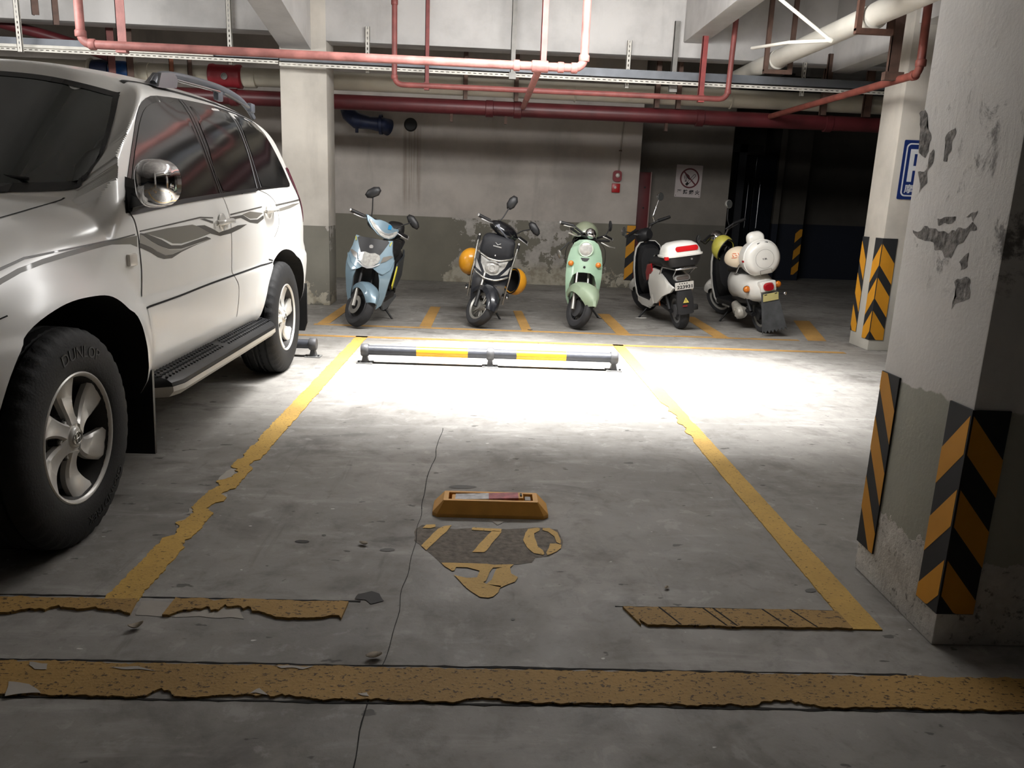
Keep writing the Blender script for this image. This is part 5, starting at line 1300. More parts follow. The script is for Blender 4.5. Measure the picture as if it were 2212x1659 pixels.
M_LENS = mat('scooter_lens', (172, 171, 167), 0.12, spec=0.8, var=0.25, vscale=40)
M_AMB = mat('amber_lens', (200, 112, 30), 0.2, spec=0.7)
M_REDL = mat('red_lens', (150, 20, 28), 0.18, spec=0.7)
M_SILV = mat('silver_trim', (186, 186, 186), 0.3, metal=0.6)
LB = 1.25
def steer(ang, xh=0.40, zh=0.70, rake=24):
    ax = Vector((-math.sin(math.radians(rake)), 0, math.cos(math.radians(rake)))); c = Vector((xh, 0, zh))
    return Matrix.Translation(c) @ Matrix.Rotation(math.radians(ang), 4, ax) @ Matrix.Translation(-c)
def scooter(label, contact, front, ang, lean, group='scooters parked in a row', scale=0.92):
    """contact: floor point of the wheel nearest the camera; ang: bearing of the other wheel from it, degrees from +Y"""
    a = math.radians(ang); d = Vector((math.sin(a), math.cos(a)))
    mid = Vector(contact) + d * LB / 2 * scale; fw = -d if front else d
    t = thing('scooter', label, 'scooter', (mid.x, mid.y, 0), (-math.radians(lean), 0, math.atan2(fw.y, fw.x)), group)
    t.scale = (scale,) * 3
    bpy.context.view_layer.update(); return t
def moto_wheel(t, x, r, w, S=None, rim=None, spokes=0, ring=None, disc=True, hub=0.05, name='wheel'):
    wv = bpy.data.objects.new(name, None); COL.objects.link(wv); wv.parent = t
    c = Vector((x, 0, r)); M4 = Matrix.Translation(c)
    T = (S @ M4) if S is not None else M4
    ri = r - 0.07
    prof = [(ri, -w * 0.36), (ri + 0.025, -w * 0.5), (r - 0.022, -w * 0.48), (r - 0.004, -w * 0.25), (r, 0), (r - 0.004, w * 0.25), (r - 0.022, w * 0.48), (ri + 0.025, w * 0.5), (ri, w * 0.36)]
    xf(MB().lathe(prof, axis='Y', n=48), T).build('tyre', M_STY, wv, 40)
    rm = xf(MB().lathe([(ri - 0.022, -w * 0.3), (ri, -w * 0.4), (ri + 0.004, -w * 0.38), (ri - 0.002, 0), (ri + 0.004, w * 0.38), (ri, w * 0.4), (ri - 0.022, w * 0.3)], axis='Y', n=40), T).build('rim', ring or rim, wv, 40)
    if spokes:
        for k in range(spokes):
            a = 2 * PI * k / spokes + 0.3
            e = Vector((math.cos(a), 0, math.sin(a))); p_ = Vector((-math.sin(a), 0, math.cos(a)))
            for s in (-1, 1):
                xf(MB().tube([e * 0.03 + p_ * 0.008 * s, e * (ri - 0.015) + p_ * 0.022 * s], 0.0085, 6), T).build('spoke', ring or rim, wv, 0)
    else:
        xf(MB().lathe([(0.0, w * 0.26), (ri - 0.03, w * 0.2), (ri - 0.02, w * 0.3), (ri - 0.02, -w * 0.3), (ri - 0.03, -w * 0.2), (0.0, -w * 0.26)], axis='Y', n=36), T).build('hub_disc', rim, wv, 30)
    xf(MB().cyl((0, -w * 0.55, 0), (0, w * 0.55, 0), hub, n=18), T).build('hub', rim if spokes == 0 else (ring or rim), wv, 40)
    if disc: xf(MB().lathe([(0.05, -w * 0.62), (0.095, -w * 0.62), (0.095, -w * 0.66), (0.05, -w * 0.66)], axis='Y', n=30), T).build('brake_disc', M_ALU, wv, 30)
    return wv
def fender(t, x, r, a0, a1, w0, w1, m, S=None, lift=0.03, drop=0.05, n=16, name='front_fender', flarew=0.0):
    rings = []
    for k in range(n + 1):
        u = k / n; a = math.radians(a0 + (a1 - a0) * u); w = w0 + (w1 - w0) * u + flarew * math.sin(PI * u)
        R_ = r + lift; sec = []
        for s, dz in ((-1, -drop), (-0.92, -drop * 0.35), (-0.6, -0.004), (0, 0.012), (0.6, -0.004), (0.92, -drop * 0.35), (1, -drop), (0.9, -drop), (0.84, -drop * 0.4), (0, -0.002), (-0.84, -drop * 0.4), (-0.9, -drop)):
            q = R_ + dz; p = Vector((x + q * math.cos(a), w * s, r + q * math.sin(a))); sec.append(S @ p if S is not None else p)
        rings.append(sec)
    return MB().skin(rings).build(name, m, t, 40)
def bars_(t, S, z=0.98, x=0.33, half=0.34, up=0.03, back=0.07, grip=M_PLB, tube_m=None, lever=M_SILV, endm=M_SILV):
    for s in (1, -1):
        p0, p1, p2 = Vector((x, s * 0.10, z)), Vector((x - back * 0.5, s * (half - 0.13), z + up)), Vector((x - back, s * half, z + up * 0.8))
        MB_ = xf(MB().tube([p0, p1], 0.012, 8), S).build('handlebar_tube', tube_m or M_PLB, t, 60)
        g = xf(MB().tube([p1, p2], 0.019, 12), S).build('grip', grip, t, 60)
        xf(MB().tube([p2, p2 + Vector((-0.004, s * 0.016, 0))], 0.017, 12), S).build('bar_end', endm, g, 60)
        xf(MB().tube(bez([p1 + Vector((0.02, -s * 0.03, -0.01)), p1 + Vector((0.055, s * 0.04, -0.02)), p2 + Vector((0.06, -s * 0.01, -0.02))], 4), 0.0065, 8), S).build('brake_lever', lever, g, 60)
def mirror_(t, S, base, knee, head, tilt, size, m=M_PLB, stem=M_PLB, round_=False, face=1, name='mirror', nd=(0, 0)):
    pts = [Vector(base), Vector(knee), Vector(head)]
    o = xf(MB().tube(round_path(pts, 0.02), 0.0065, 8), S).build(name, stem, t, 60)
    if round_:
        poly = [(size[0] * math.cos(2 * PI * k / 24), size[1] * math.sin(2 * PI * k / 24)) for k in range(24)]
    else:
        poly = [(-0.45, -0.9), (0.35, -1.0), (0.95, -0.45), (1.0, 0.35), (0.55, 0.95), (-0.3, 1.0), (-0.95, 0.5), (-0.9, -0.4)]
        poly = [(a * size[0], b * size[1]) for a, b in poly]
    c = Vector(head); Rm = Matrix.Rotation(math.radians(nd[1]), 3, 'Z') @ Matrix.Rotation(math.radians(nd[0]), 3, 'Y') @ Matrix.Rotation(math.radians(tilt), 3, 'X')
    f = lambda k, dx: [c + Rm @ Vector((dx, -a * k, b * k)) for a, b in poly]
    h = xf(MB().skin([f(0.96, -0.014), f(1.0, -0.006), f(0.92, 0.012), f(0.6, 0.026)]), S).build('mirror_head', m, o, 50)
    xf(MB().skin([f(0.9, -0.0145), f(0.88, -0.0165)]), S).build('mirror_glass', mat('mirror_glass_pale', (190, 192, 190), 0.06, metal=0.9), o, 0)
    return o
def stand(t, y=0.20, x=-0.05, z=0.20):
    MB().tube([(x, 0.06, z), (x + 0.02, y, 0.012)], 0.011, 8).build('side_stand', M_PLB, t, 60)
    MB().tube([(x + 0.02, y - 0.005, 0.012), (x + 0.06, y + 0.035, 0.006), (x - 0.02, y + 0.05, 0.006)], 0.007, 6).build('stand_foot', M_PLB, t, 60)
def fork(t, x, r, S, m=M_PLB, low=M_ALU, dy=0.075, top=0.62):
    for s in (1, -1):
        a = Vector((x, s * dy, r)); b = Vector((x - (top - r) * 0.44, s * dy * 0.85, top))
        f = xf(MB().tube([a.lerp(b, 0.42), b], 0.014, 10), S).build('fork_leg', m, t, 60)
        xf(MB().tube([a + Vector((0, 0, -0.02)), a.lerp(b, 0.45)], 0.021, 12), S).build('fork_slider', low, f, 60)
def rear_end(t, r, m_rim, arm=M_PLB, shocks=True, spokes=0, ring=None, w=0.09):
    moto_wheel(t, -LB / 2, r, w, None, m_rim, spokes, ring, False, 0.07)
    for s in (1, -1):
        MB().tube([(-LB / 2, s * 0.075, r), (-0.15, s * 0.07, 0.24)], 0.02, 8).build('swing_arm', arm, t, 60)
        if shocks: MB().tube([(-LB / 2 + 0.01, s * 0.095, r + 0.02), (-LB / 2 + 0.10, s * 0.095, 0.55)], 0.018, 10).build('shock', M_PLB, t, 60)

# ---- grey blue scooter beside the pale column
M_GB = mat('grey_blue_paint', (116, 138, 151), 0.36, metal=0.15, coat=0.35)
s1 = scooter('grey blue sporty scooter with clear headlamp, next to the pale column', (-1.184, 7.345), True, 4.0, 7.5)
S1 = steer(44, 0.42, 0.72)
R1 = 0.215; XF = LB / 2
moto_wheel(s1, XF, R1, 0.10, S1, M_PLB, 0, mat('dark_alloy', (70, 70, 72), 0.4, metal=0.5))
fork(s1, XF, R1, S1)
fender(s1, XF, R1, 26, 140, 0.05, 0.08, M_GB, S1, 0.035, 0.08, flarew=0.035)
xap = lambda y, z: 0.60 - 0.34 * max(0, z - 0.55) - 1.6 * y * y - 0.15 * max(0, 0.5 - z)
ap = sym([(0, 0.615), (0.06, 0.61), (0.115, 0.575), (0.135, 0.50), (0.14, 0.40), (0.145, 0.30), (0.125, 0.19), (0.175, 0.24), (0.20, 0.33), (0.215, 0.43), (0.232, 0.53), (0.245, 0.63), (0.24, 0.70), (0.205, 0.80), (0.19, 0.905), (0.14, 0.90), (0.0, 0.885)])
sheet('front_apron', ap, lambda y, z: (xap(y, z), y, z), (-0.035, 0, 0), M_GB, s1, 0.05)
sheet('apron_insert', sym([(0, 0.70), (0.09, 0.735), (0.125, 0.80), (0.165, 0.885), (0.15, 0.90), (0, 0.905)]), lambda y, z: (xap(y, z) + 0.008, y, z), (-0.02, 0, 0), mat('charcoal_panel', (40, 40, 42), 0.5), s1, 0.05)
sheet('headlamp', sym([(0, 0.625), (0.055, 0.64), (0.10, 0.675), (0.11, 0.715), (0.095, 0.75), (0.05, 0.765), (0, 0.755)]), lambda y, z: (xap(y, z) + 0.022 - 0.8 * y * y, y, z), (-0.03, 0, 0), M_LENS, s1, 0.03)
for s in (1, -1):
    sheet('turn_lamp', [(s * 0.118, 0.675), (s * 0.17, 0.70), (s * 0.225, 0.75), (s * 0.20, 0.76), (s * 0.135, 0.735)], lambda y, z: (xap(y, z) + 0.012, y, z), (-0.02, 0, 0), mat('smoky_lens', (120, 116, 110), 0.2, spec=0.7), s1, 0.04)
    sheet('apron_blade', [(s * 0.10, 0.585), (s * 0.19, 0.635), (s * 0.225, 0.70), (s * 0.245, 0.72), (s * 0.225, 0.62), (s * 0.16, 0.565)], lambda y, z: (xap(y, z) + 0.016, y, z), (-0.02, 0, 0), M_GB, s1, 0.04)
    sheet('accent', [(s * 0.178, 0.85), (s * 0.19, 0.89), (s * 0.184, 0.895), (s * 0.172, 0.86)], lambda y, z: (xap(y, z) + 0.010, y, z), (-0.01, 0, 0), mat('yellow_accent', (200, 190, 60), 0.4), s1, 0.04)
sheet('chrome_chin', sym([(0, 0.605), (0.05, 0.617), (0.11, 0.655), (0.12, 0.67), (0.06, 0.64), (0, 0.625)]), lambda y, z: (xap(y, z) + 0.02, y, z), (-0.02, 0, 0), M_SILV, s1, 0.04)
c_ = Vector((xap(0, 0.82) + 0.012, 0, 0.82))
MB().lathe([(0.0, 0.0), (0.018, 0.0), (0.022, -0.006)], n=16, c=c_, M=Matrix.Rotation(PI / 2, 4, 'Y')).build('badge', M_SILV, s1)
# body
MB().rng((0.28, -0.17, 0.24), (0.40, 0.17, 0.86), 0.03).build('leg_shield', M_PLB, s1, 30)
MB().rng((-0.22, -0.17, 0.24), (0.34, 0.17, 0.31), 0.02).build('floor_board', M_PLB, s1, 30)
loft('seat_base', [(-0.08, 0.42, 0.12, 0.12, 3), (-0.15, 0.47, 0.15, 0.19, 3), (-0.35, 0.52, 0.17, 0.20, 2.6), (-0.60, 0.58, 0.165, 0.15, 2.6), (-0.80, 0.66, 0.10, 0.08, 2.4), (-0.88, 0.70, 0.04, 0.03, 2)], M_PLB, s1)
for s in (1, -1):
    sheet('side_panel', [(-0.10, 0.36), (-0.25, 0.34), (-0.45, 0.42), (-0.70, 0.56), (-0.90, 0.72), (-0.75, 0.72), (-0.45, 0.66), (-0.2, 0.62), (-0.12, 0.52)], lambda x, z, s=s: (x, s * (0.175 - 0.10 * max(0, -0.55 - x) * 2), z), (0, -s * 0.02, 0), M_GB if s < 0 else mat('dark_side_panel', (52, 56, 60), 0.4), s1, 0.08)
    sheet('side_accent', [(-0.02, 0.40), (-0.05, 0.36), (-0.20, 0.56), (-0.19, 0.60)], lambda x, z, s=s: (x + 0.1, s * 0.19, z), (0, -s * 0.012, 0), MATS['yellow_accent'], s1, 0.08)
    sheet('lower_fairing', [(0.42, 0.24), (0.42, 0.34), (0.0, 0.27), (-0.35, 0.26), (-0.40, 0.22), (0.1, 0.15), (0.30, 0.16)], lambda x, z, s=s: (x, s * 0.165, z), (0, -s * 0.02, 0), mat('grey_fairing', (84, 88, 92), 0.45), s1, 0.08)
loft('seat', [(-0.10, 0.67, 0.10, 0.03, 3), (-0.16, 0.70, 0.13, 0.05, 3), (-0.40, 0.72, 0.14, 0.05, 3), (-0.52, 0.76, 0.13, 0.05, 3), (-0.78, 0.79, 0.10, 0.04, 3), (-0.84, 0.79, 0.05, 0.03, 3)], M_SEAT, s1)
MB().tube(round_path([(-0.55, 0.12, 0.76), (-0.80, 0.11, 0.83), (-0.92, 0, 0.84), (-0.80, -0.11, 0.83), (-0.55, -0.12, 0.76)], 0.08), 0.014, 8).build('grab_rail', M_PLB, s1, 60)
rear_end(s1, R1, M_PLB)
loft('backrest', [(-0.62, 0.93, 0.06, 0.04, 3), (-0.66, 0.94, 0.10, 0.085, 3), (-0.72, 0.95, 0.105, 0.09, 3), (-0.76, 0.95, 0.07, 0.06, 3)], M_SEAT, s1)
MB().tube([(-0.72, 0, 0.84), (-0.70, 0, 0.90)], 0.02, 8).build('backrest_post', M_PLB, s1)
stand(s1, 0.24, -0.02)
# handlebar cowl with the second lamp strip
xcw = lambda y, z: 0.47 - 0.55 * (z - 0.96) - 1.5 * y * y
loft('cowl_core', [(0.44, 0.985, 0.02, 0.02, 2), (0.40, 1.0, 0.10, 0.05, 2.5), (0.33, 1.02, 0.16, 0.06, 2.5), (0.24, 1.03, 0.12, 0.05, 2.5)], M_PLB, s1, S=S1)
sheet('handlebar_cowl', sym([(0, 0.935), (0.07, 0.945), (0.145, 0.985), (0.19, 1.03), (0.205, 1.07), (0.195, 1.08), (0.12, 1.065), (0.06, 1.09), (0, 1.095)]), lambda y, z: (xcw(y, z), y, z), (-0.03, 0, 0), M_GB, s1, 0.04, S1)
sheet('cowl_lamp', sym([(0, 0.943), (0.06, 0.953), (0.135, 0.993), (0.18, 1.04), (0.168, 1.055), (0.115, 1.03), (0.055, 0.985), (0, 0.972)]), lambda y, z: (xcw(y, z) + 0.01, y, z), (-0.02, 0, 0), M_LENS, s1, 0.04, S1)
sheet('cowl_blade', sym([(0, 0.975), (0.06, 0.985), (0.12, 1.02), (0.10, 1.025), (0.05, 1.0), (0, 0.99)]), lambda y, z: (xcw(y, z) + 0.014, y, z), (-0.02, 0, 0), M_SILV, s1, 0.04, S1)
sheet('sticker', [(0.03, 1.035), (0.075, 1.045), (0.075, 1.085), (0.035, 1.08)], lambda y, z: (xcw(y, z) + 0.006, y, z), (-0.004, 0, 0), mat('blue_sticker', (44, 130, 180), 0.4), s1, 0.05, S1)
bars_(s1, S1, 1.03, 0.36, 0.36, 0.02, 0.07)
mirror_(s1, S1, (0.35, -0.15, 1.06), (0.34, -0.17, 1.14), (0.33, -0.24, 1.30), -40, (0.05, 0.085), name='mirror', nd=(0, -42))
mirror_(s1, S1, (0.35, 0.15, 1.06), (0.33, 0.22, 1.13), (0.31, 0.34, 1.22), 62, (0.045, 0.09), name='mirror', nd=(0, -42))

# ---- dark scooter with crash bars
s2 = scooter('dark scooter with bright crash bars and yellow helmets hung on both sides', (-0.070, 7.605), True, 3.5, 12)
S2 = steer(38, 0.42, 0.72); M_NB = mat('navy_black_paint', (26, 28, 34), 0.28, coat=0.6)
moto_wheel(s2, XF, R1, 0.095, S2, M_PLB, 5, M_ALU, False)
fork(s2, XF, R1, S2, M_ALU, M_PLB)
fender(s2, XF, R1, 8, 150, 0.06, 0.085, M_NB, S2, 0.03, 0.08, flarew=0.015)
xb = lambda y, z: 0.55 - 0.30 * max(0, z - 0.5) - 1.4 * y * y
sheet('front_apron', sym([(0, 0.30), (0.08, 0.30), (0.145, 0.24), (0.165, 0.34), (0.18, 0.46), (0.19, 0.56), (0.205, 0.64), (0.21, 0.72), (0.19, 0.80), (0.17, 0.90), (0.0, 0.92)]), lambda y, z: (xb(y, z), y, z), (-0.04, 0, 0), M_NB, s2, 0.05)
sheet('headlamp_bezel', sym([(0, 0.555), (0.07, 0.575), (0.13, 0.66), (0.15, 0.735), (0.06, 0.70), (0, 0.69)]), lambda y, z: (xb(y, z) + 0.012, y, z), (-0.02, 0, 0), M_LENS, s2, 0.04)
for s in (1, -1): sheet('side_lamp', [(s * 0.10, 0.565), (s * 0.175, 0.60), (s * 0.19, 0.69), (s * 0.135, 0.61)], lambda y, z: (xb(y, z) + 0.01, y, z), (-0.02, 0, 0), mat('grey_lens', (150, 148, 144), 0.2), s2, 0.05)
c_ = Vector((xb(0, 0.64) + 0.01, 0, 0.635))
MB().lathe([(0.0, 0.045), (0.045, 0.038), (0.072, 0.018), (0.078, 0.0)], n=28, c=c_, M=Matrix.Rotation(PI / 2, 4, 'Y')).build('headlamp', M_LENS, s2, 60)
MB().lathe([(0.030, 0.046), (0.036, 0.049), (0.042, 0.046), (0.036, 0.042)], n=28, c=c_, M=Matrix.Rotation(PI / 2, 4, 'Y')).build('lamp_ring', M_SILV, s2, 60)
MB().rng((0.20, -0.165, 0.24), (0.36, 0.165, 0.86), 0.04).build('leg_shield', M_PLB, s2, 30)
bag = loft('front_bag', [(0.30, 0.84, 0.17, 0.10, 4), (0.38, 0.85, 0.18, 0.135, 4), (0.46, 0.84, 0.175, 0.13, 4), (0.49, 0.83, 0.14, 0.10, 3)], mat('bag_black', (22, 23, 28), 0.7), s2)
MB().tube([(0.495, -0.03, 0.90), (0.497, 0.0, 0.88), (0.495, 0.03, 0.90)], 0.004, 6).build('logo', M_SILV, bag, 60)
MB().rng((0.492, -0.045, 0.855), (0.496, 0.045, 0.868)).build('logo', M_SILV, bag, 0)
MB().ball((xb(0, 0.76) + 0.02, 0, 0.765), 0.012, 8).build('bolt', M_CHROME, s2, 180)
MB().rng((-0.22, -0.16, 0.24), (0.30, 0.16, 0.31), 0.02).build('floor_board', M_PLB, s2, 30)
loft('seat_base', [(-0.10, 0.42, 0.12, 0.12, 3), (-0.2, 0.47, 0.15, 0.19, 3), (-0.5, 0.54, 0.16, 0.17, 2.6), (-0.80, 0.64, 0.10, 0.09, 2.4), (-0.88, 0.68, 0.04, 0.03, 2)], M_NB, s2)
loft('seat', [(-0.10, 0.67, 0.10, 0.03, 3), (-0.2, 0.70, 0.13, 0.05, 3), (-0.5, 0.74, 0.13, 0.05, 3), (-0.8, 0.78, 0.09, 0.04, 3)], M_SEAT, s2)
cb_m = mat('crash_bar_steel', (190, 188, 182), 0.22, metal=0.9)
for z, w, b in ((0.745, 0.185, 0.02), (0.545, 0.19, 0.03)):
    MB().tube(round_path([(0.36, w + 0.01, z + 0.045), (0.52, w - 0.015, z + 0.02), (0.58, 0.06, z - b), (0.58, -0.06, z - b), (0.52, -w + 0.015, z + 0.02), (0.36, -w - 0.01, z + 0.045)], 0.04), 0.0105, 10).build('crash_bar', cb_m, s2, 60)
for s in (1, -1):
    MB().tube(round_path([(0.44, s * 0.215, 0.92), (0.46, s * 0.212, 0.80), (0.50, s * 0.20, 0.66), (0.48, s * 0.205, 0.56), (0.44, s * 0.20, 0.45), (0.36, s * 0.195, 0.26)], 0.04), 0.0105, 10).build('crash_bar', cb_m, s2, 60)
    MB().tube([(0.44, s * 0.215, 0.86), (0.44, s * 0.215, 0.93)], 0.016, 10).build('bar_knob', M_PLB, s2, 60)
    MB().ball((0.44, s * 0.215, 0.935), 0.017, 8).build('bar_cap', M_CHROME, s2, 180)
    MB().tube([(0.36, s * 0.16, 0.36), (0.37, s * 0.24, 0.37)], 0.016, 10).build('foot_peg', M_PLB, s2, 60)
    MB().ball((0.37, s * 0.225, 0.345), 0.018, 8).build('peg_bolt', M_CHROME, s2, 180)
xc2 = lambda y, z: 0.46 - 0.7 * (z - 0.98) - 1.5 * y * y
loft('handlebar_cowl', [(0.46, 1.0, 0.03, 0.03, 2), (0.42, 1.02, 0.13, 0.06, 2.3), (0.33, 1.04, 0.18, 0.075, 2.4), (0.22, 1.04, 0.14, 0.06, 2.4)], M_PLG, s2, S=S2)
sheet('cowl_trim', [(-0.18, 1.035), (-0.15, 1.07), (-0.13, 1.035), (-0.02, 0.985), (0.12, 0.975), (0.12, 0.968), (-0.03, 0.972), (-0.14, 1.02)], lambda y, z: (0.475 - 1.6 * y * y - 0.3 * (z - 0.98), y, z), (-0.02, 0, 0), mat('gunmetal_trim', (96, 98, 104), 0.3, metal=0.5), s2, 0.05, S2)
bars_(s2, S2, 1.02, 0.36, 0.35, 0.03, 0.07)
mirror_(s2, S2, (0.33, -0.13, 1.06), (0.32, -0.09, 1.15), (0.31, -0.07, 1.33), -4, (0.05, 0.08), nd=(0, -36))
mirror_(s2, S2, (0.33, 0.15, 1.06), (0.30, 0.22, 1.13), (0.29, 0.36, 1.22), 62, (0.045, 0.088), nd=(0, -36))
rear_end(s2, R1, M_PLB); stand(s2, 0.24, 0.02)

# ---- mint retro scooter
M_MINT = mat('mint_paint', (142, 170, 146), 0.4, coat=0.2, var=0.08, vscale=8)
s3 = scooter('mint green retro scooter with one round headlamp and orange indicators', (0.938, 7.68), True, 7.0, 1.8)
S3 = steer(34, 0.42, 0.72)
moto_wheel(s3, XF, R1, 0.085, S3, mat('dusty_rim', (62, 62, 64), 0.6), 3, mat('dusty_rim2', (58, 58, 60), 0.55), False, 0.09)
fork(s3, XF, R1, S3, M_ALU, M_ALU, 0.085)
fender(s3, XF, R1, 18, 150, 0.03, 0.11, mat('faded_mint', (138, 154, 130), 0.5, var=0.1), S3, 0.065, 0.12, flarew=0.075)
xm = lambda y, z: 0.56 - 0.30 * max(0, z - 0.5) - 2.2 * y * y - 0.2 * max(0, 0.45 - z)
sheet('front_apron', [(a, b) for a, b in sym([(0, 0.60), (0.07, 0.595), (0.115, 0.565), (0.145, 0.47), (0.15, 0.36), (0.13, 0.25), (0.135, 0.22), (0.17, 0.30), (0.185, 0.42), (0.195, 0.55), (0.195, 0.66), (0.185, 0.75), (0.165, 0.83), (0.13, 0.90), (0.08, 0.935), (0, 0.945)])], lambda y, z: (xm(y, z), y, z), (-0.05, 0, 0), M_MINT, s3, 0.05)
sheet('dark_slot', sym([(0, 0.715), (0.028, 0.722), (0.045, 0.745), (0.045, 0.752), (0, 0.752)]), lambda y, z: (xm(y, z) + 0.004, y, z), (-0.02, 0, 0), M_BLACK, s3, 0.05)
c_ = Vector((xm(0, 0.845) - 0.005, 0, 0.845))
MB().lathe([(0.068, 0.0), (0.085, 0.012), (0.086, 0.028), (0.078, 0.034), (0.07, 0.03)], n=32, c=c_, M=Matrix.Rotation(PI / 2, 4, 'Y')).build('lamp_ring', mat('pale_mint', (176, 196, 176), 0.35), s3, 60)
MB().lathe([(0.0, 0.05), (0.04, 0.044), (0.072, 0.028)], n=32, c=c_, M=Matrix.Rotation(PI / 2, 4, 'Y')).build('headlamp', M_LENS, s3, 60)
for s in (1, -1):
    p = Vector((xm(0.15, 0.68) + 0.01, s * 0.148, 0.685))
    l_ = MB().lathe([(0.032, 0.0), (0.036, 0.012), (0.03, 0.018)], n=20, c=p, M=Matrix.Rotation(PI / 2, 4, 'Y')).build('indicator_rim', M_MINT, s3, 60)
    MB().lathe([(0.0, 0.034), (0.02, 0.030), (0.031, 0.014)], n=20, c=p, M=Matrix.Rotation(PI / 2, 4, 'Y')).build('indicator_lens', M_AMB, l_, 60)
MB().lathe([(0.0, 0.006), (0.012, 0.004), (0.014, 0.0)], n=12, c=(xm(0, 0.655) + 0.003, 0, 0.655), M=Matrix.Rotation(PI / 2, 4, 'Y')).build('badge', M_BLACK, s3)
MB().rng((0.24, -0.13, 0.24), (0.36, 0.13, 0.86), 0.04).build('leg_shield', M_MINT, s3, 30)
MB().rng((0.30, -0.10, 0.30), (0.42, 0.10, 0.62), 0.03).build('inner_guard', M_BLACK, s3, 30)
MB().rng((-0.22, -0.15, 0.24), (0.32, 0.15, 0.30), 0.02).build('floor_board', M_PLB, s3, 30)
loft('seat_base', [(-0.10, 0.42, 0.12, 0.13, 3), (-0.2, 0.46, 0.15, 0.18, 2.6), (-0.5, 0.50, 0.17, 0.18, 2.2), (-0.80, 0.52, 0.12, 0.12, 2.2), (-0.9, 0.5, 0.05, 0.05, 2)], M_MINT, s3)
loft('seat', [(-0.10, 0.66, 0.10, 0.03, 3), (-0.2, 0.69, 0.13, 0.05, 3), (-0.5, 0.70, 0.13, 0.05, 3), (-0.75, 0.70, 0.09, 0.04, 3)], M_SEAT, s3)
xf(MB().lathe([(0.0, 0.05), (0.035, 0.046), (0.055, 0.03), (0.062, 0.0), (0.055, -0.03), (0.0, -0.05)], n=24, M=Matrix.Rotation(math.radians(50), 4, 'Y'), c=(0.36, 0, 1.01)), S3).build('speedometer', M_CHROME, s3, 60)
xf(MB().tube(round_path([(0.36, 0.26, 1.0), (0.36, 0.12, 0.965), (0.36, 0, 0.96), (0.36, -0.12, 0.965), (0.36, -0.26, 1.0)], 0.05), 0.013, 10), S3).build('handlebar_tube', M_PLB, s3, 60)
bars_(s3, S3, 0.99, 0.36, 0.34, 0.045, 0.10, lever=M_ALU)
for s in (1, -1):
    xf(MB().tube(bez([(0.40, s * 0.14, 0.955), (0.45, s * 0.22, 0.94), (0.43, s * 0.31, 0.945)], 5), 0.009, 8), S3).build('clutch_lever', M_ALU, s3, 60)
    MB().tube(bez([(0.40, s * 0.10, 0.95), (0.36, s * 0.20, 0.86), (0.30, s * 0.22, 0.72), (0.28, s * 0.20, 0.66)], 5), 0.004, 6).build('cable', M_PLB, s3, 60)
mirror_(s3, S3, (0.34, 0.19, 1.03), (0.33, 0.22, 1.08), (0.27, 0.27, 1.16), 20, (0.014, 0.06))
mirror_(s3, S3, (0.22, -0.14, 0.86), (0.20, -0.21, 0.74), (0.20, -0.20, 0.70), 30, (0.018, 0.05), m=M_ALU)
rear_end(s3, R1, M_PLB); stand(s3, 0.22, -0.28)
# ---- white scooter with a top box (seen from behind)
M_WHT = mat('scooter_white', (218, 216, 210), 0.3, coat=0.5, var=0.05)
s4 = scooter('white scooter with a white and black top box, black leg shield and number plate 223931', (2.017, 7.925), False, -6.5, 9, scale=0.96)
RB = 0.20
def back_wheel(t, r, m_rim, ring, w=0.10): return moto_wheel(t, -LB / 2, r, w, None, m_rim, 0, ring, False, 0.07)
back_wheel(s4, RB, mat('grey_hub', (96, 96, 98), 0.5, metal=0.4, var=0.3, vscale=20), mat('worn_rim', (140, 140, 140), 0.45, metal=0.5, var=0.3, vscale=20))
S4 = steer(28, 0.42, 0.72)
moto_wheel(s4, XF, RB, 0.085, S4, M_PLB, 0, mat('dark_alloy', (70, 70, 72), 0.4), False)
fork(s4, XF, RB, S4)
fender(s4, XF, RB, 30, 150, 0.05, 0.085, M_WHT, S4, 0.04, 0.09, flarew=0.03, name='front_fender')
# leg shield: white outside with an edge line, black inside, tall oval
ls_ = sym([(0, 0.20), (0.12, 0.20), (0.155, 0.28), (0.17, 0.42), (0.175, 0.58), (0.165, 0.72), (0.14, 0.82), (0.09, 0.875), (0, 0.89)])
xl = lambda y, z: 0.40 - 0.22 * max(0, z - 0.45) - 1.2 * y * y
sheet('leg_shield', ls_, lambda y, z: (xl(y, z), y, z), (0.04, 0, 0), M_WHT, s4, 0.06)
sheet('leg_shield_lining', [(a * 0.955, 0.21 + (b - 0.2) * 0.975) for a, b in ls_], lambda y, z: (xl(y, z) - 0.006, y, z), (0.005, 0, 0), M_PLG, s4, 0.06)
loft('glove_box', [(0.36, 0.55, 0.13, 0.30, 3), (0.28, 0.58, 0.14, 0.26, 3), (0.22, 0.60, 0.12, 0.2, 3)], M_PLB, s4)
MB().lathe([(0.014, 0), (0.022, -0.002), (0.022, 0.012), (0.014, 0.014)], axis='X', n=18, c=(0.212, -0.05, 0.70)).build('ignition_ring', M_CHROME, s4)
MB().rng((-0.20, -0.14, 0.20), (0.36, 0.14, 0.27), 0.02).build('floor_board', M_PLB, s4, 30)
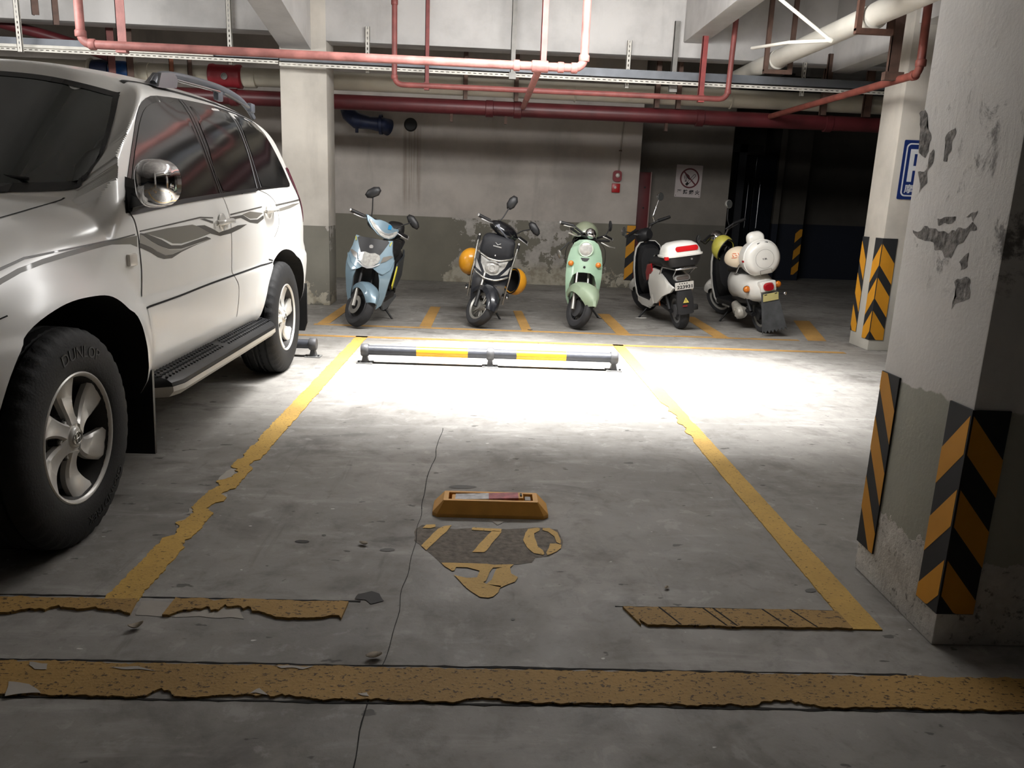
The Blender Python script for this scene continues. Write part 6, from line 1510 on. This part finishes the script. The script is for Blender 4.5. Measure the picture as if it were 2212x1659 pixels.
for s in (1, -1):
    sheet('floor_skirt', [(0.34, 0.20), (0.34, 0.255), (-0.10, 0.255), (-0.22, 0.34), (-0.24, 0.24), (-0.10, 0.17), (0.2, 0.17)], lambda x, z, s=s: (x, s * 0.145, z), (0, s * 0.012, 0), M_WHT, s4, 0.08)
    sheet('side_panel', [(-0.10, 0.46), (-0.13, 0.56), (-0.22, 0.63), (-0.40, 0.62), (-0.60, 0.56), (-0.80, 0.47), (-0.74, 0.42), (-0.55, 0.36), (-0.35, 0.26), (-0.20, 0.24), (-0.14, 0.32)], lambda x, z, s=s: (x, s * (0.155 - 0.5 * max(0, -0.5 - x) ** 2 - 0.25 * max(0, z - 0.5)), z), (0, -s * 0.02, 0), M_WHT, s4, 0.06)
    sheet('red_panel', [(0.02, 0.56), (-0.06, 0.66), (-0.20, 0.68), (-0.22, 0.60), (-0.08, 0.50), (0.0, 0.47)], lambda x, z, s=s: (x, s * 0.14, z), (0, -s * 0.012, 0), mat('red_gloss', (140, 16, 24), 0.15, coat=0.6), s4, 0.06)
loft('seat_base', [(-0.02, 0.42, 0.11, 0.14, 3), (-0.12, 0.46, 0.14, 0.20, 2.6), (-0.45, 0.50, 0.145, 0.15, 2.4), (-0.70, 0.50, 0.10, 0.09, 2.4), (-0.78, 0.50, 0.06, 0.05, 2)], M_PLB, s4)
loft('seat', [(-0.02, 0.66, 0.10, 0.03, 3), (-0.1, 0.69, 0.13, 0.045, 3), (-0.42, 0.70, 0.13, 0.05, 3), (-0.52, 0.70, 0.11, 0.045, 3)], M_SEAT, s4)
for s in (1, -1):
    MB().tube(round_path([(-0.40, s * 0.12, 0.57), (-0.48, s * 0.13, 0.60), (-0.52, s * 0.12, 0.665), (-0.92, s * 0.11, 0.675)], 0.03), 0.010, 8).build('rack_rail', M_CHROME, s4, 60)
    MB().tube([(-0.90, s * 0.10, 0.67), (-0.74, s * 0.08, 0.58)], 0.007, 8).build('rack_strut', M_CHROME, s4, 60)
MB().tube([(-0.92, 0.11, 0.675), (-0.95, 0.0, 0.677), (-0.92, -0.11, 0.675)], 0.010, 8).build('rack_rail', M_CHROME, s4, 60)
# top box
def tb(y, z): return 0
bx = lambda x, z, e, hw, hl: None
def slabring(cx, z, hl, hw, e, n=36):
    return [(cx + hl * math.copysign(abs(math.cos(2 * PI * k / n)) ** (2 / e), math.cos(2 * PI * k / n)), hw * math.copysign(abs(math.sin(2 * PI * k / n)) ** (2 / e), math.sin(2 * PI * k / n)), z) for k in range(n)]
BXC = -0.76
box4 = MB().skin([slabring(BXC + 0.01, 0.685, 0.13, 0.13, 4), slabring(BXC, 0.70, 0.15, 0.165, 4), slabring(BXC, 0.745, 0.165, 0.19, 4), slabring(BXC, 0.80, 0.172, 0.198, 4)]).build('top_box_base', M_PLB, s4, 40)
lid = MB().skin([slabring(BXC, 0.80, 0.182, 0.210, 4), slabring(BXC, 0.815, 0.182, 0.210, 4), slabring(BXC, 0.818, 0.170, 0.195, 4), slabring(BXC, 0.86, 0.162, 0.185, 4), slabring(BXC + 0.01, 0.905, 0.145, 0.165, 3.6), slabring(BXC + 0.015, 0.932, 0.11, 0.125, 3), slabring(BXC + 0.02, 0.942, 0.05, 0.06, 2.5)]).build('top_box_lid', M_WHT, s4, 45)
rf = [(a, b) for a, b in rrect(0.24, 0.052, 0.025, 5, -0.02, 0.875)]
sheet('reflector', rf, lambda y, z: (BXC - 0.168 + 0.25 * max(0, z - 0.86) + 0.9 * max(0, abs(y) - 0.09) ** 2 * 4, y, z), (0.012, 0, 0), mat('box_red', (190, 30, 34), 0.2, spec=0.7), s4, 0.03)
MB().box((BXC - 0.13, 0.19, 0.795), (0.05, 0.04, 0.035), bev=0.005).build('latch', mat('box_red', (190, 30, 34), 0.2), s4, 0)
MB().cyl((BXC - 0.168, -0.06, 0.765), (BXC - 0.174, -0.06, 0.765), 0.01, n=12).build('lock', M_STEEL, s4)
# tail: silver lamp, plate, black mudguard, stickers
sheet('tail_lamp', rrect(0.165, 0.062, 0.03, 6, 0.0, 0.565), lambda y, z: (-0.80 + 0.6 * y * y * 2, y, z), (0.05, 0, 0), M_SILV, s4, 0.03)
sheet('lamp_glass', rrect(0.135, 0.036, 0.017, 6, 0.0, 0.565), lambda y, z: (-0.806 + 0.6 * y * y * 2, y, z), (0.005, 0, 0), mat('dusk_lens', (96, 88, 84), 0.15), s4, 0.03)
MY = Matrix(((0, 0, 1, 0), (-1, 0, 0, 0), (0, 1, 0, 0), (0, 0, 0, 1)))   # drawing plane seen from behind: right = -y, up = z, out = -x
MY = Matrix(((0, 0, -1, 0), (-1, 0, 0, 0), (0, 1, 0, 0), (0, 0, 0, 1)))
def plate_at(x, z, tilt=12): return Matrix.Translation((x, 0, z)) @ Matrix.Rotation(math.radians(tilt), 4, 'Y') @ MY
PM = plate_at(-0.83, 0.487, -10)
pt = MB().prism(rrect(0.20, 0.084, 0.008), 0, 0.003, PM).build('number_plate', mat('plate_white', (206, 204, 198), 0.45), s4, 0)
text_obj('plate_number', '223931', 0.05, M_INK, pt, PM @ Matrix.Translation((0.004, -0.012, 0.0034)), 0.0004, 0.0016, (0.165, 0.038))
for i in range(4): MB().prism(rrect(0.014, 0.010, 0.002, 2, -0.05 + 0.026 * i, 0.026), 0.0032, 0.0038, PM).build('plate_mark', M_INK, pt, 0)
sheet('mudguard', [(-0.085, 0.20), (-0.09, 0.34), (-0.075, 0.435), (0.075, 0.435), (0.09, 0.34), (0.085, 0.20), (0.06, 0.19), (-0.06, 0.19)], lambda y, z: (-0.835 - 0.05 * (0.47 - z) + 1.2 * y * y, y, z), (0.03, 0, 0), mat('dull_black', (34, 34, 36), 0.6), s4, 0.04)
WM = plate_at(-0.852, 0.335, 0)
w_ = MB().prism([(-0.032, -0.024), (0.032, -0.024), (0.0, 0.032)], 0.0, 0.0012, WM).build('warning_sticker', mat('sticker_yellow', (208, 190, 90), 0.5), s4, 0)
MB().prism(bar2((0, -0.005), (0, 0.014), 0.006), 0.0013, 0.0018, WM).build('warning_mark', M_INK, w_, 0)
MB().prism(bar2((0, -0.015), (0, -0.010), 0.006), 0.0013, 0.0018, WM).build('warning_mark', M_INK, w_, 0)
MB().prism(rrect(0.05, 0.018, 0.003, 2, -0.012, -0.055), 0.0, 0.0012, WM).build('red_sticker', mat('sticker_red', (120, 30, 34), 0.5), s4, 0)
MB().box((-0.82, -0.11, 0.25), (0.04, 0.05, 0.06), bev=0.01).build('reflector_block', M_PLB, s4, 30)
for s in (1, -1): MB().tube([(-LB / 2, s * 0.085, RB), (-0.30, s * 0.10, 0.25), (-0.1, s * 0.09, 0.24)], 0.022, 8).build('swing_arm', M_PLB, s4, 60)
MB().tube([(-0.60, 0.095, RB + 0.02), (-0.52, 0.10, 0.45)], 0.022, 10).build('shock', M_PLB, s4, 60)
MB().box((-0.38, 0.13, 0.26), (0.012, 0.01, 0.05)).build('orange_sticker', mat('sticker_orange', (220, 110, 40), 0.4), s4, 0)
MB().cyl((-0.18, 0.10, 0.215), (-0.18, 0.19, 0.205), 0.013, n=10).build('foot_peg', M_ALU, s4)
loft('headlamp_cowl', [(0.46, 0.93, 0.05, 0.06, 2), (0.40, 0.94, 0.10, 0.085, 2.2), (0.32, 0.95, 0.09, 0.08, 2.2), (0.27, 0.955, 0.05, 0.05, 2)], M_PLB, s4, S=S4)
xf(MB().tube(round_path([(0.33, 0.30, 1.035), (0.36, 0.16, 1.03), (0.36, 0.05, 0.96), (0.36, -0.05, 0.96), (0.36, -0.16, 1.03), (0.33, -0.30, 1.035)], 0.05), 0.012, 10), S4).build('handlebar_tube', M_CHROME, s4, 60)
bars_(s4, S4, 1.035, 0.34, 0.33, 0.015, 0.09, lever=M_PLB, endm=M_PLB)
mirror_(s4, S4, (0.33, -0.17, 1.04), (0.33, -0.17, 1.12), (0.31, -0.33, 1.30), 0, (0.048, 0.048), m=M_CHROME, stem=M_CHROME, round_=True)
mirror_(s4, S4, (0.33, 0.17, 1.03), (0.33, 0.24, 1.06), (0.31, 0.33, 1.10), 25, (0.02, 0.05), m=M_CHROME, stem=M_CHROME, round_=True)
stand(s4, 0.26, 0.10, 0.20)
MB().tube([(0.05, 0.16, 0.03), (0.11, 0.28, 0.04), (0.11, 0.36, 0.035)], 0.005, 6).build('stand_spring', M_ALU, s4, 60)

# ---- white retro scooter with a round luggage case
s5 = scooter('white retro scooter with a round white rear case and saw-toothed grey mudflap', (2.867, 7.868), False, -4, 12, scale=0.95)
back_wheel(s5, 0.215, M_PLB, mat('dusty_rim3', (120, 118, 112), 0.5, metal=0.4, var=0.3, vscale=16), 0.10)
S5 = steer(28, 0.42, 0.72)
moto_wheel(s5, XF, 0.215, 0.085, S5, M_PLB, 0, mat('dull_white', (150, 148, 142), 0.5), False)
fork(s5, XF, 0.215, S5)
fender(s5, XF, 0.215, 30, 150, 0.05, 0.085, M_WHT, S5, 0.04, 0.09, flarew=0.03)
sheet('leg_shield', ls_, lambda y, z: (xl(y, z), y, z), (0.04, 0, 0), M_WHT, s5, 0.06)
sheet('leg_shield_lining', [(a * 0.955, 0.21 + (b - 0.2) * 0.975) for a, b in ls_], lambda y, z: (xl(y, z) - 0.006, y, z), (0.005, 0, 0), M_PLB, s5, 0.06)
loft('inner_box', [(0.36, 0.55, 0.13, 0.30, 3), (0.28, 0.58, 0.14, 0.24, 3), (0.22, 0.60, 0.12, 0.2, 3)], M_PLB, s5)
MB().rng((-0.20, -0.15, 0.22), (0.36, 0.15, 0.29), 0.02).build('floor_board', M_PLB, s5, 30)
MB().rng((-0.08, 0.15, 0.225), (0.12, 0.165, 0.245), 0.004).build('floor_trim', M_ALU, s5, 0)
bodym = loft('rear_body', [(-0.02, 0.45, 0.11, 0.13, 3), (-0.12, 0.49, 0.16, 0.17, 2.4), (-0.30, 0.51, 0.185, 0.175, 2.2), (-0.52, 0.50, 0.18, 0.165, 2.2), (-0.72, 0.48, 0.14, 0.13, 2.2), (-0.84, 0.475, 0.09, 0.09, 2.4)], M_WHT, s5, 30)
loft('under_body', [(-0.05, 0.34, 0.10, 0.07, 3), (-0.3, 0.36, 0.13, 0.08, 3), (-0.62, 0.38, 0.12, 0.07, 3)], M_PLB, s5)
loft('seat', [(0.0, 0.64, 0.10, 0.03, 3), (-0.1, 0.67, 0.135, 0.045, 3), (-0.42, 0.68, 0.14, 0.05, 3), (-0.58, 0.68, 0.11, 0.045, 3)], M_SEAT, s5)
MB().tube(round_path([(-0.30, 0.15, 0.65), (-0.42, 0.16, 0.66), (-0.50, 0.14, 0.76), (-0.58, 0.12, 0.76)], 0.04), 0.010, 8).build('grab_rail', M_CHROME, s5, 60)
MB().tube(round_path([(-0.30, -0.15, 0.65), (-0.42, -0.16, 0.66), (-0.50, -0.14, 0.76), (-0.58, -0.12, 0.76)], 0.04), 0.010, 8).build('grab_rail', M_CHROME, s5, 60)
# round case: a thick disc whose face looks backwards, flat at the bottom, with a backrest hump
CZ, CXX = 0.815, -0.70
def case_ring(x, r, flat=0.86):
    out = []
    for k in range(48):
        a = 2 * PI * k / 48; z = max(math.sin(a), -flat); out.append((x, r * math.cos(a) * (1 if math.sin(a) > -flat else 0.92), CZ + r * z))
    return out
cs = MB().skin([case_ring(CXX + 0.15, 0.14), case_ring(CXX + 0.13, 0.175), case_ring(CXX - 0.02, 0.197), case_ring(CXX - 0.05, 0.197), case_ring(CXX - 0.055, 0.19), case_ring(CXX - 0.10, 0.18), case_ring(CXX - 0.128, 0.155), case_ring(CXX - 0.136, 0.12)]).build('round_case', M_WHT, s5, 40)
loft('backrest', [(CXX + 0.13, CZ + 0.19, 0.075, 0.07, 3), (CXX + 0.08, CZ + 0.20, 0.088, 0.075, 3), (CXX + 0.03, CZ + 0.19, 0.085, 0.07, 3), (CXX + 0.01, CZ + 0.18, 0.07, 0.06, 3)], M_WHT, s5)
KM = plate_at(CXX - 0.112, CZ + 0.148, 28)
kh = MB().prism([(-0.058, 0.016), (-0.04, 0.022), (0.04, 0.022), (0.058, 0.016), (0.035, -0.018), (-0.035, -0.018)], 0, 0.008, KM).build('lock_plate', M_PLB, cs, 0)
MB().lathe([(0.0, 0.012), (0.010, 0.011), (0.013, 0.006)], n=14, M=KM).build('key_cylinder', M_CHROME, cs)
for s in (-1, 1): MB().prism([(s * 0.020, 0.014), (s * 0.042, 0.014), (s * 0.022, -0.004)], 0.008, 0.0095, KM).build('lock_mark', M_SILV, cs, 0)
FM = plate_at(CXX - 0.136, CZ, 0)
mb = MB()
for k in range(48):
    a, b = 2 * PI * k / 48, 2 * PI * (k + 1) / 48
    mb.prism([(0.096 * math.cos(a), 0.096 * math.sin(a)), (0.0985 * math.cos(a), 0.0985 * math.sin(a)), (0.0985 * math.cos(b), 0.0985 * math.sin(b)), (0.096 * math.cos(b), 0.096 * math.sin(b))], 0.0, 0.0009, FM)
mb.build('face_groove', mat('case_groove', (120, 118, 112), 0.6), cs, 0)
text_obj('case_lettering', 'Y.EL', 0.03, M_INK, cs, FM @ Matrix.Translation((0.0, 0.0, 0.0004)), 0.0004, 0.001, (0.055, 0.017))
mb = MB(); line2(mb, [(-0.055, -0.165), (-0.06, -0.115), (0.06, -0.105), (0.07, -0.155)], 0.002, -0.012, 0.013, FM); mb.build('face_groove', MATS['case_groove'], cs, 0)
MB().box((CXX - 0.04, 0.196, CZ + 0.0), (0.03, 0.012, 0.02)).build('side_catch', M_REDL, cs, 0)
# tail group
loft('tail_lamp', [(-0.80, 0.535, 0.068, 0.05, 3), (-0.86, 0.53, 0.062, 0.046, 3), (-0.895, 0.525, 0.045, 0.035, 2.6)], M_REDL, s5)
MB().rng((-0.87, -0.085, 0.475), (-0.78, 0.085, 0.585), 0.015).build('lamp_surround', M_WHT, s5, 30)
for s, y, z, x in ((1, 0.165, 0.51, -0.68), (-1, -0.15, 0.515, -0.74)):
    l_ = MB().tube([(x + 0.04, y - 0.02 * s, z), (x - 0.01, y, z)], [0.03, 0.038], 16).build('indicator_body', M_PLB, s5, 60)
    MB().ball((x - 0.012, y, z), (0.03, 0.035, 0.035), 10).build('indicator_lens', M_AMB, l_, 180)
YM = plate_at(-0.90, 0.425, -12)
MB().prism(rrect(0.165, 0.082, 0.004), 0, 0.003, YM).build('number_plate', mat('plate_yellow', (206, 196, 132), 0.5), s5, 0)
for s in (-1, 1): MB().prism(bar2((s * 0.055 - 0.014, 0.03), (s * 0.055 + 0.014, 0.034), 0.008), 0.0032, 0.0042, YM).build('plate_clip', M_INK, s5, 0)
saw = [(-0.135, 0.055)]
for k in range(7): saw += [(-0.135 + 0.0385 * k + 0.019, 0.085), (-0.135 + 0.0385 * (k + 1), 0.055)]
flp = [(0.085, 0.47), (-0.085, 0.47)] + saw[:1] + saw[1:]
sheet('mudflap', [(a, b) for a, b in flp], lambda y, z: (-0.875 - 0.12 * (0.47 - z), y, z), (0.008, 0, 0), mat('dirty_grey_rubber', (72, 74, 76), 0.8, var=0.35, vscale=12), s5, 0.05, smooth=0)
MB().tube([(-0.86, -0.08, 0.44), (-0.87, -0.16, 0.43)], 0.008, 6).build('reflector_arm', M_PLB, s5)
MB().ball((-0.88, -0.165, 0.43), (0.012, 0.018, 0.018), 8).build('reflector', M_CHROME, s5, 180)
# engine casing, silencer end and fan cover on the left
eng = MB().tube([(-0.22, 0.13, 0.28), (-0.34, 0.15, 0.235), (-0.46, 0.16, 0.225)], [0.045, 0.06, 0.07], 16).build('engine_case', mat('cast_alloy', (176, 172, 162), 0.5, metal=0.3, var=0.25, vscale=18), s5, 40)
MB().lathe([(0.0, 0.028), (0.05, 0.026), (0.062, 0.016), (0.068, 0.0), (0.068, -0.03)], axis='Y', n=28, c=(-0.45, 0.19, 0.225)).build('fan_cover', MATS['cast_alloy'], eng, 40)
for k in range(5): MB().box((-0.45 + 0.018 * (k - 2), 0.219, 0.225), (0.004, 0.006, 0.08)).build('cover_rib', MATS['cast_alloy'], eng, 0)
MB().tube([(-0.24, 0.15, 0.20), (-0.36, 0.17, 0.15)], 0.014, 8).build('kick_lever', M_ALU, s5, 60)
MB().tube([(-0.60, 0.11, 0.25), (-0.50, 0.12, 0.50)], 0.02, 10).build('shock', M_PLB, s5, 60)
for s in (1, -1): MB().tube([(-LB / 2, s * 0.09, 0.215), (-0.30, s * 0.10, 0.26)], 0.025, 8).build('swing_arm', M_PLB, s5, 60)
xf(MB().tube(round_path([(0.33, 0.30, 1.04), (0.36, 0.17, 1.03), (0.36, 0.06, 0.95), (0.36, -0.06, 0.95), (0.36, -0.17, 1.03), (0.33, -0.30, 1.04)], 0.05), 0.012, 10), S5).build('handlebar_tube', M_CHROME, s5, 60)
bars_(s5, S5, 1.04, 0.34, 0.33, 0.03, 0.09, lever=M_PLB, endm=M_PLB)
xf(MB().lathe([(0.0, 0.03), (0.05, 0.026), (0.066, 0.006), (0.07, -0.02), (0.05, -0.05), (0.0, -0.06)], n=24, M=Matrix.Rotation(math.radians(-40), 4, 'Y'), c=(0.36, 0.03, 1.02)), S5).build('speedometer', M_CHROME, s5, 60)
loft('headlamp_cowl', [(0.46, 0.93, 0.05, 0.06, 2), (0.40, 0.93, 0.10, 0.08, 2.2), (0.32, 0.93, 0.09, 0.07, 2.2)], M_PLB, s5, S=S5)
mirror_(s5, S5, (0.33, -0.16, 1.05), (0.33, -0.16, 1.14), (0.31, -0.22, 1.30), 0, (0.05, 0.05), m=M_STEEL, stem=M_PLB, round_=True)
mirror_(s5, S5, (0.33, 0.17, 1.03), (0.33, 0.27, 1.00), (0.31, 0.37, 1.10), 30, (0.025, 0.055), m=M_PLB, stem=M_PLB, round_=True)
stand(s5, 0.26, 0.08, 0.20)

# ---- helmets
def helmet(label, scoot, loc, rot, shell, r=0.13, decal=None, strap=True):
    M = scoot.matrix_world @ Matrix.Translation(loc); p = M.to_translation()
    e = (scoot.matrix_world.to_3x3().normalized() @ Matrix.Rotation(math.radians(rot[2]), 3, 'Z') @ Matrix.Rotation(math.radians(rot[1]), 3, 'Y') @ Matrix.Rotation(math.radians(rot[0]), 3, 'X')).to_euler()
    h = thing('helmet', label, 'helmet', p, e)
    rings = []; n = 40
    for i in range(15):     # bowl open downwards, lower at the ears and back
        t = i / 14; rg = []
        for k in range(n):
            a = 2 * PI * k / n; low = 0.50 + 0.20 * (1 - math.cos(a)) / 2 + 0.06 * abs(math.sin(a))
            th = 0.02 + t * PI * low; rg.append(Vector((1.12 * r * math.sin(th) * math.cos(a), 0.95 * r * math.sin(th) * math.sin(a), r * math.cos(th))))
        rings.append(rg)
    inner = [[p_ * 0.88 for p_ in rg] for rg in reversed(rings)]
    MB().skin(rings + [[p_ * 0.94 + Vector((0, 0, -0.004)) for p_ in rings[-1]]] + inner[:1], cap=False).build('shell', shell, h, 60)
    MB().skin(inner, cap=False).build('lining', mat('helmet_lining', (24, 24, 26), 0.8), h, 180)
    ed = [p_ * 1.005 for p_ in rings[-1]]
    MB().tube(ed, 0.007, 6, closed=True).build('edge_trim', M_PLB, h, 180)
    return h, r
bpy.context.view_layer.update()
M_HY = mat('helmet_yellow', (214, 148, 34), 0.3, coat=0.4); M_HO = mat('helmet_olive', (176, 168, 72), 0.45); M_HB = mat('helmet_beige', (216, 200, 176), 0.4); M_HM = mat('helmet_green', (118, 124, 104), 0.35, coat=0.3)
helmet('yellow helmet showing its crown, hung on the grey blue scooter side of the dark scooter', s2, (0.05, -0.265, 0.60), (0, 90, -66), M_HY, 0.125)
helmet('yellow helmet showing its dark opening, on the mint scooter side of the dark scooter', s2, (0.02, 0.27, 0.50), (0, -75, -40), M_HY, 0.125)
helmet('dull green domed helmet resting behind the chrome speedometer of the mint scooter', s3, (0.10, -0.02, 0.97), (0, -14, 0), M_HM, 0.145)
hb, r_ = helmet('beige helmet with orange lettering lying on the seat before the round case', s5, (-0.36, 0.10, 0.80), (-14, 0, 60), M_HB, 0.125)
ho, r_ = helmet('olive yellow helmet with dark graphic hung on the handlebar of the white retro scooter', s5, (0.22, 0.05, 0.87), (0, 75, 20), M_HO, 0.125)
def on_shell(h, r, pts2, c, m, name, lift=1.02):
    """small flat graphics laid on the shell around direction c"""
    c = Vector(c).normalized(); u = c.cross(Vector((0, 0, 1))).normalized(); v = u.cross(c).normalized() if True else None
    for P in pts2:
        vs = []
        for a, b in P:
            d = (c + u * a * -1 + v * b * -1 * -1); d.normalize(); vs.append(Vector((1.12 * d.x, 0.95 * d.y, d.z)) * r * lift)
        n = len(vs); vs2 = [q * 0.985 for q in vs]
        meshobj(name, vs + vs2, [tuple(range(n)), tuple(range(2 * n - 1, n - 1, -1))] + [(i, (i + 1) % n, n + (i + 1) % n, n + i) for i in range(n)], m, h, 0)
M_OR = mat('orange_letter', (196, 104, 60), 0.5)
stk = []
stk = [[(-0.36, 0.30), (-0.22, 0.38), (-0.02, 0.33), (0.05, 0.22), (-0.02, 0.24), (-0.2, 0.29)], [(-0.33, 0.18), (-0.25, 0.22), (-0.16, 0.05), (-0.22, 0.0)], [(-0.14, 0.16), (0.0, 0.18), (0.10, 0.08), (0.04, 0.04), (-0.06, 0.11)], [(0.10, 0.34), (0.17, 0.35), (0.22, 0.10), (0.16, 0.10)], [(0.25, 0.26), (0.40, 0.30), (0.41, 0.22), (0.26, 0.19)], [(-0.38, -0.06), (-0.1, -0.10), (0.2, -0.06), (0.43, -0.10), (0.42, -0.02), (0.2, 0.01), (-0.1, -0.03), (-0.36, 0.0)]]
loc_cam = hb.matrix_world
bpy.context.view_layer.update()
def facing(h): return h.matrix_world.to_3x3().inverted() @ (Vector((0.4, 0, CAMH)) - h.matrix_world.translation).normalized()
fb = hb.matrix_world.to_3x3().inverted() @ Vector((-0.45, -0.88, 0.15)); on_shell(hb, 0.125, stk, fb, M_OR, 'lettering')
fo = ho.matrix_world.to_3x3().inverted() @ Vector((0.10, -0.97, -0.1))
on_shell(ho, 0.125, [[(-0.3, 0.1), (-0.1, 0.28), (0.12, 0.26), (0.28, 0.08), (0.1, 0.12), (-0.1, 0.12)], [(-0.26, -0.02), (-0.08, 0.0), (-0.1, -0.16), (-0.24, -0.14)], [(0.08, 0.0), (0.26, -0.02), (0.24, -0.14), (0.1, -0.16)], [(-0.16, -0.24), (0.16, -0.24), (0.1, -0.36), (-0.1, -0.36)]], fo, M_INK, 'graphic')
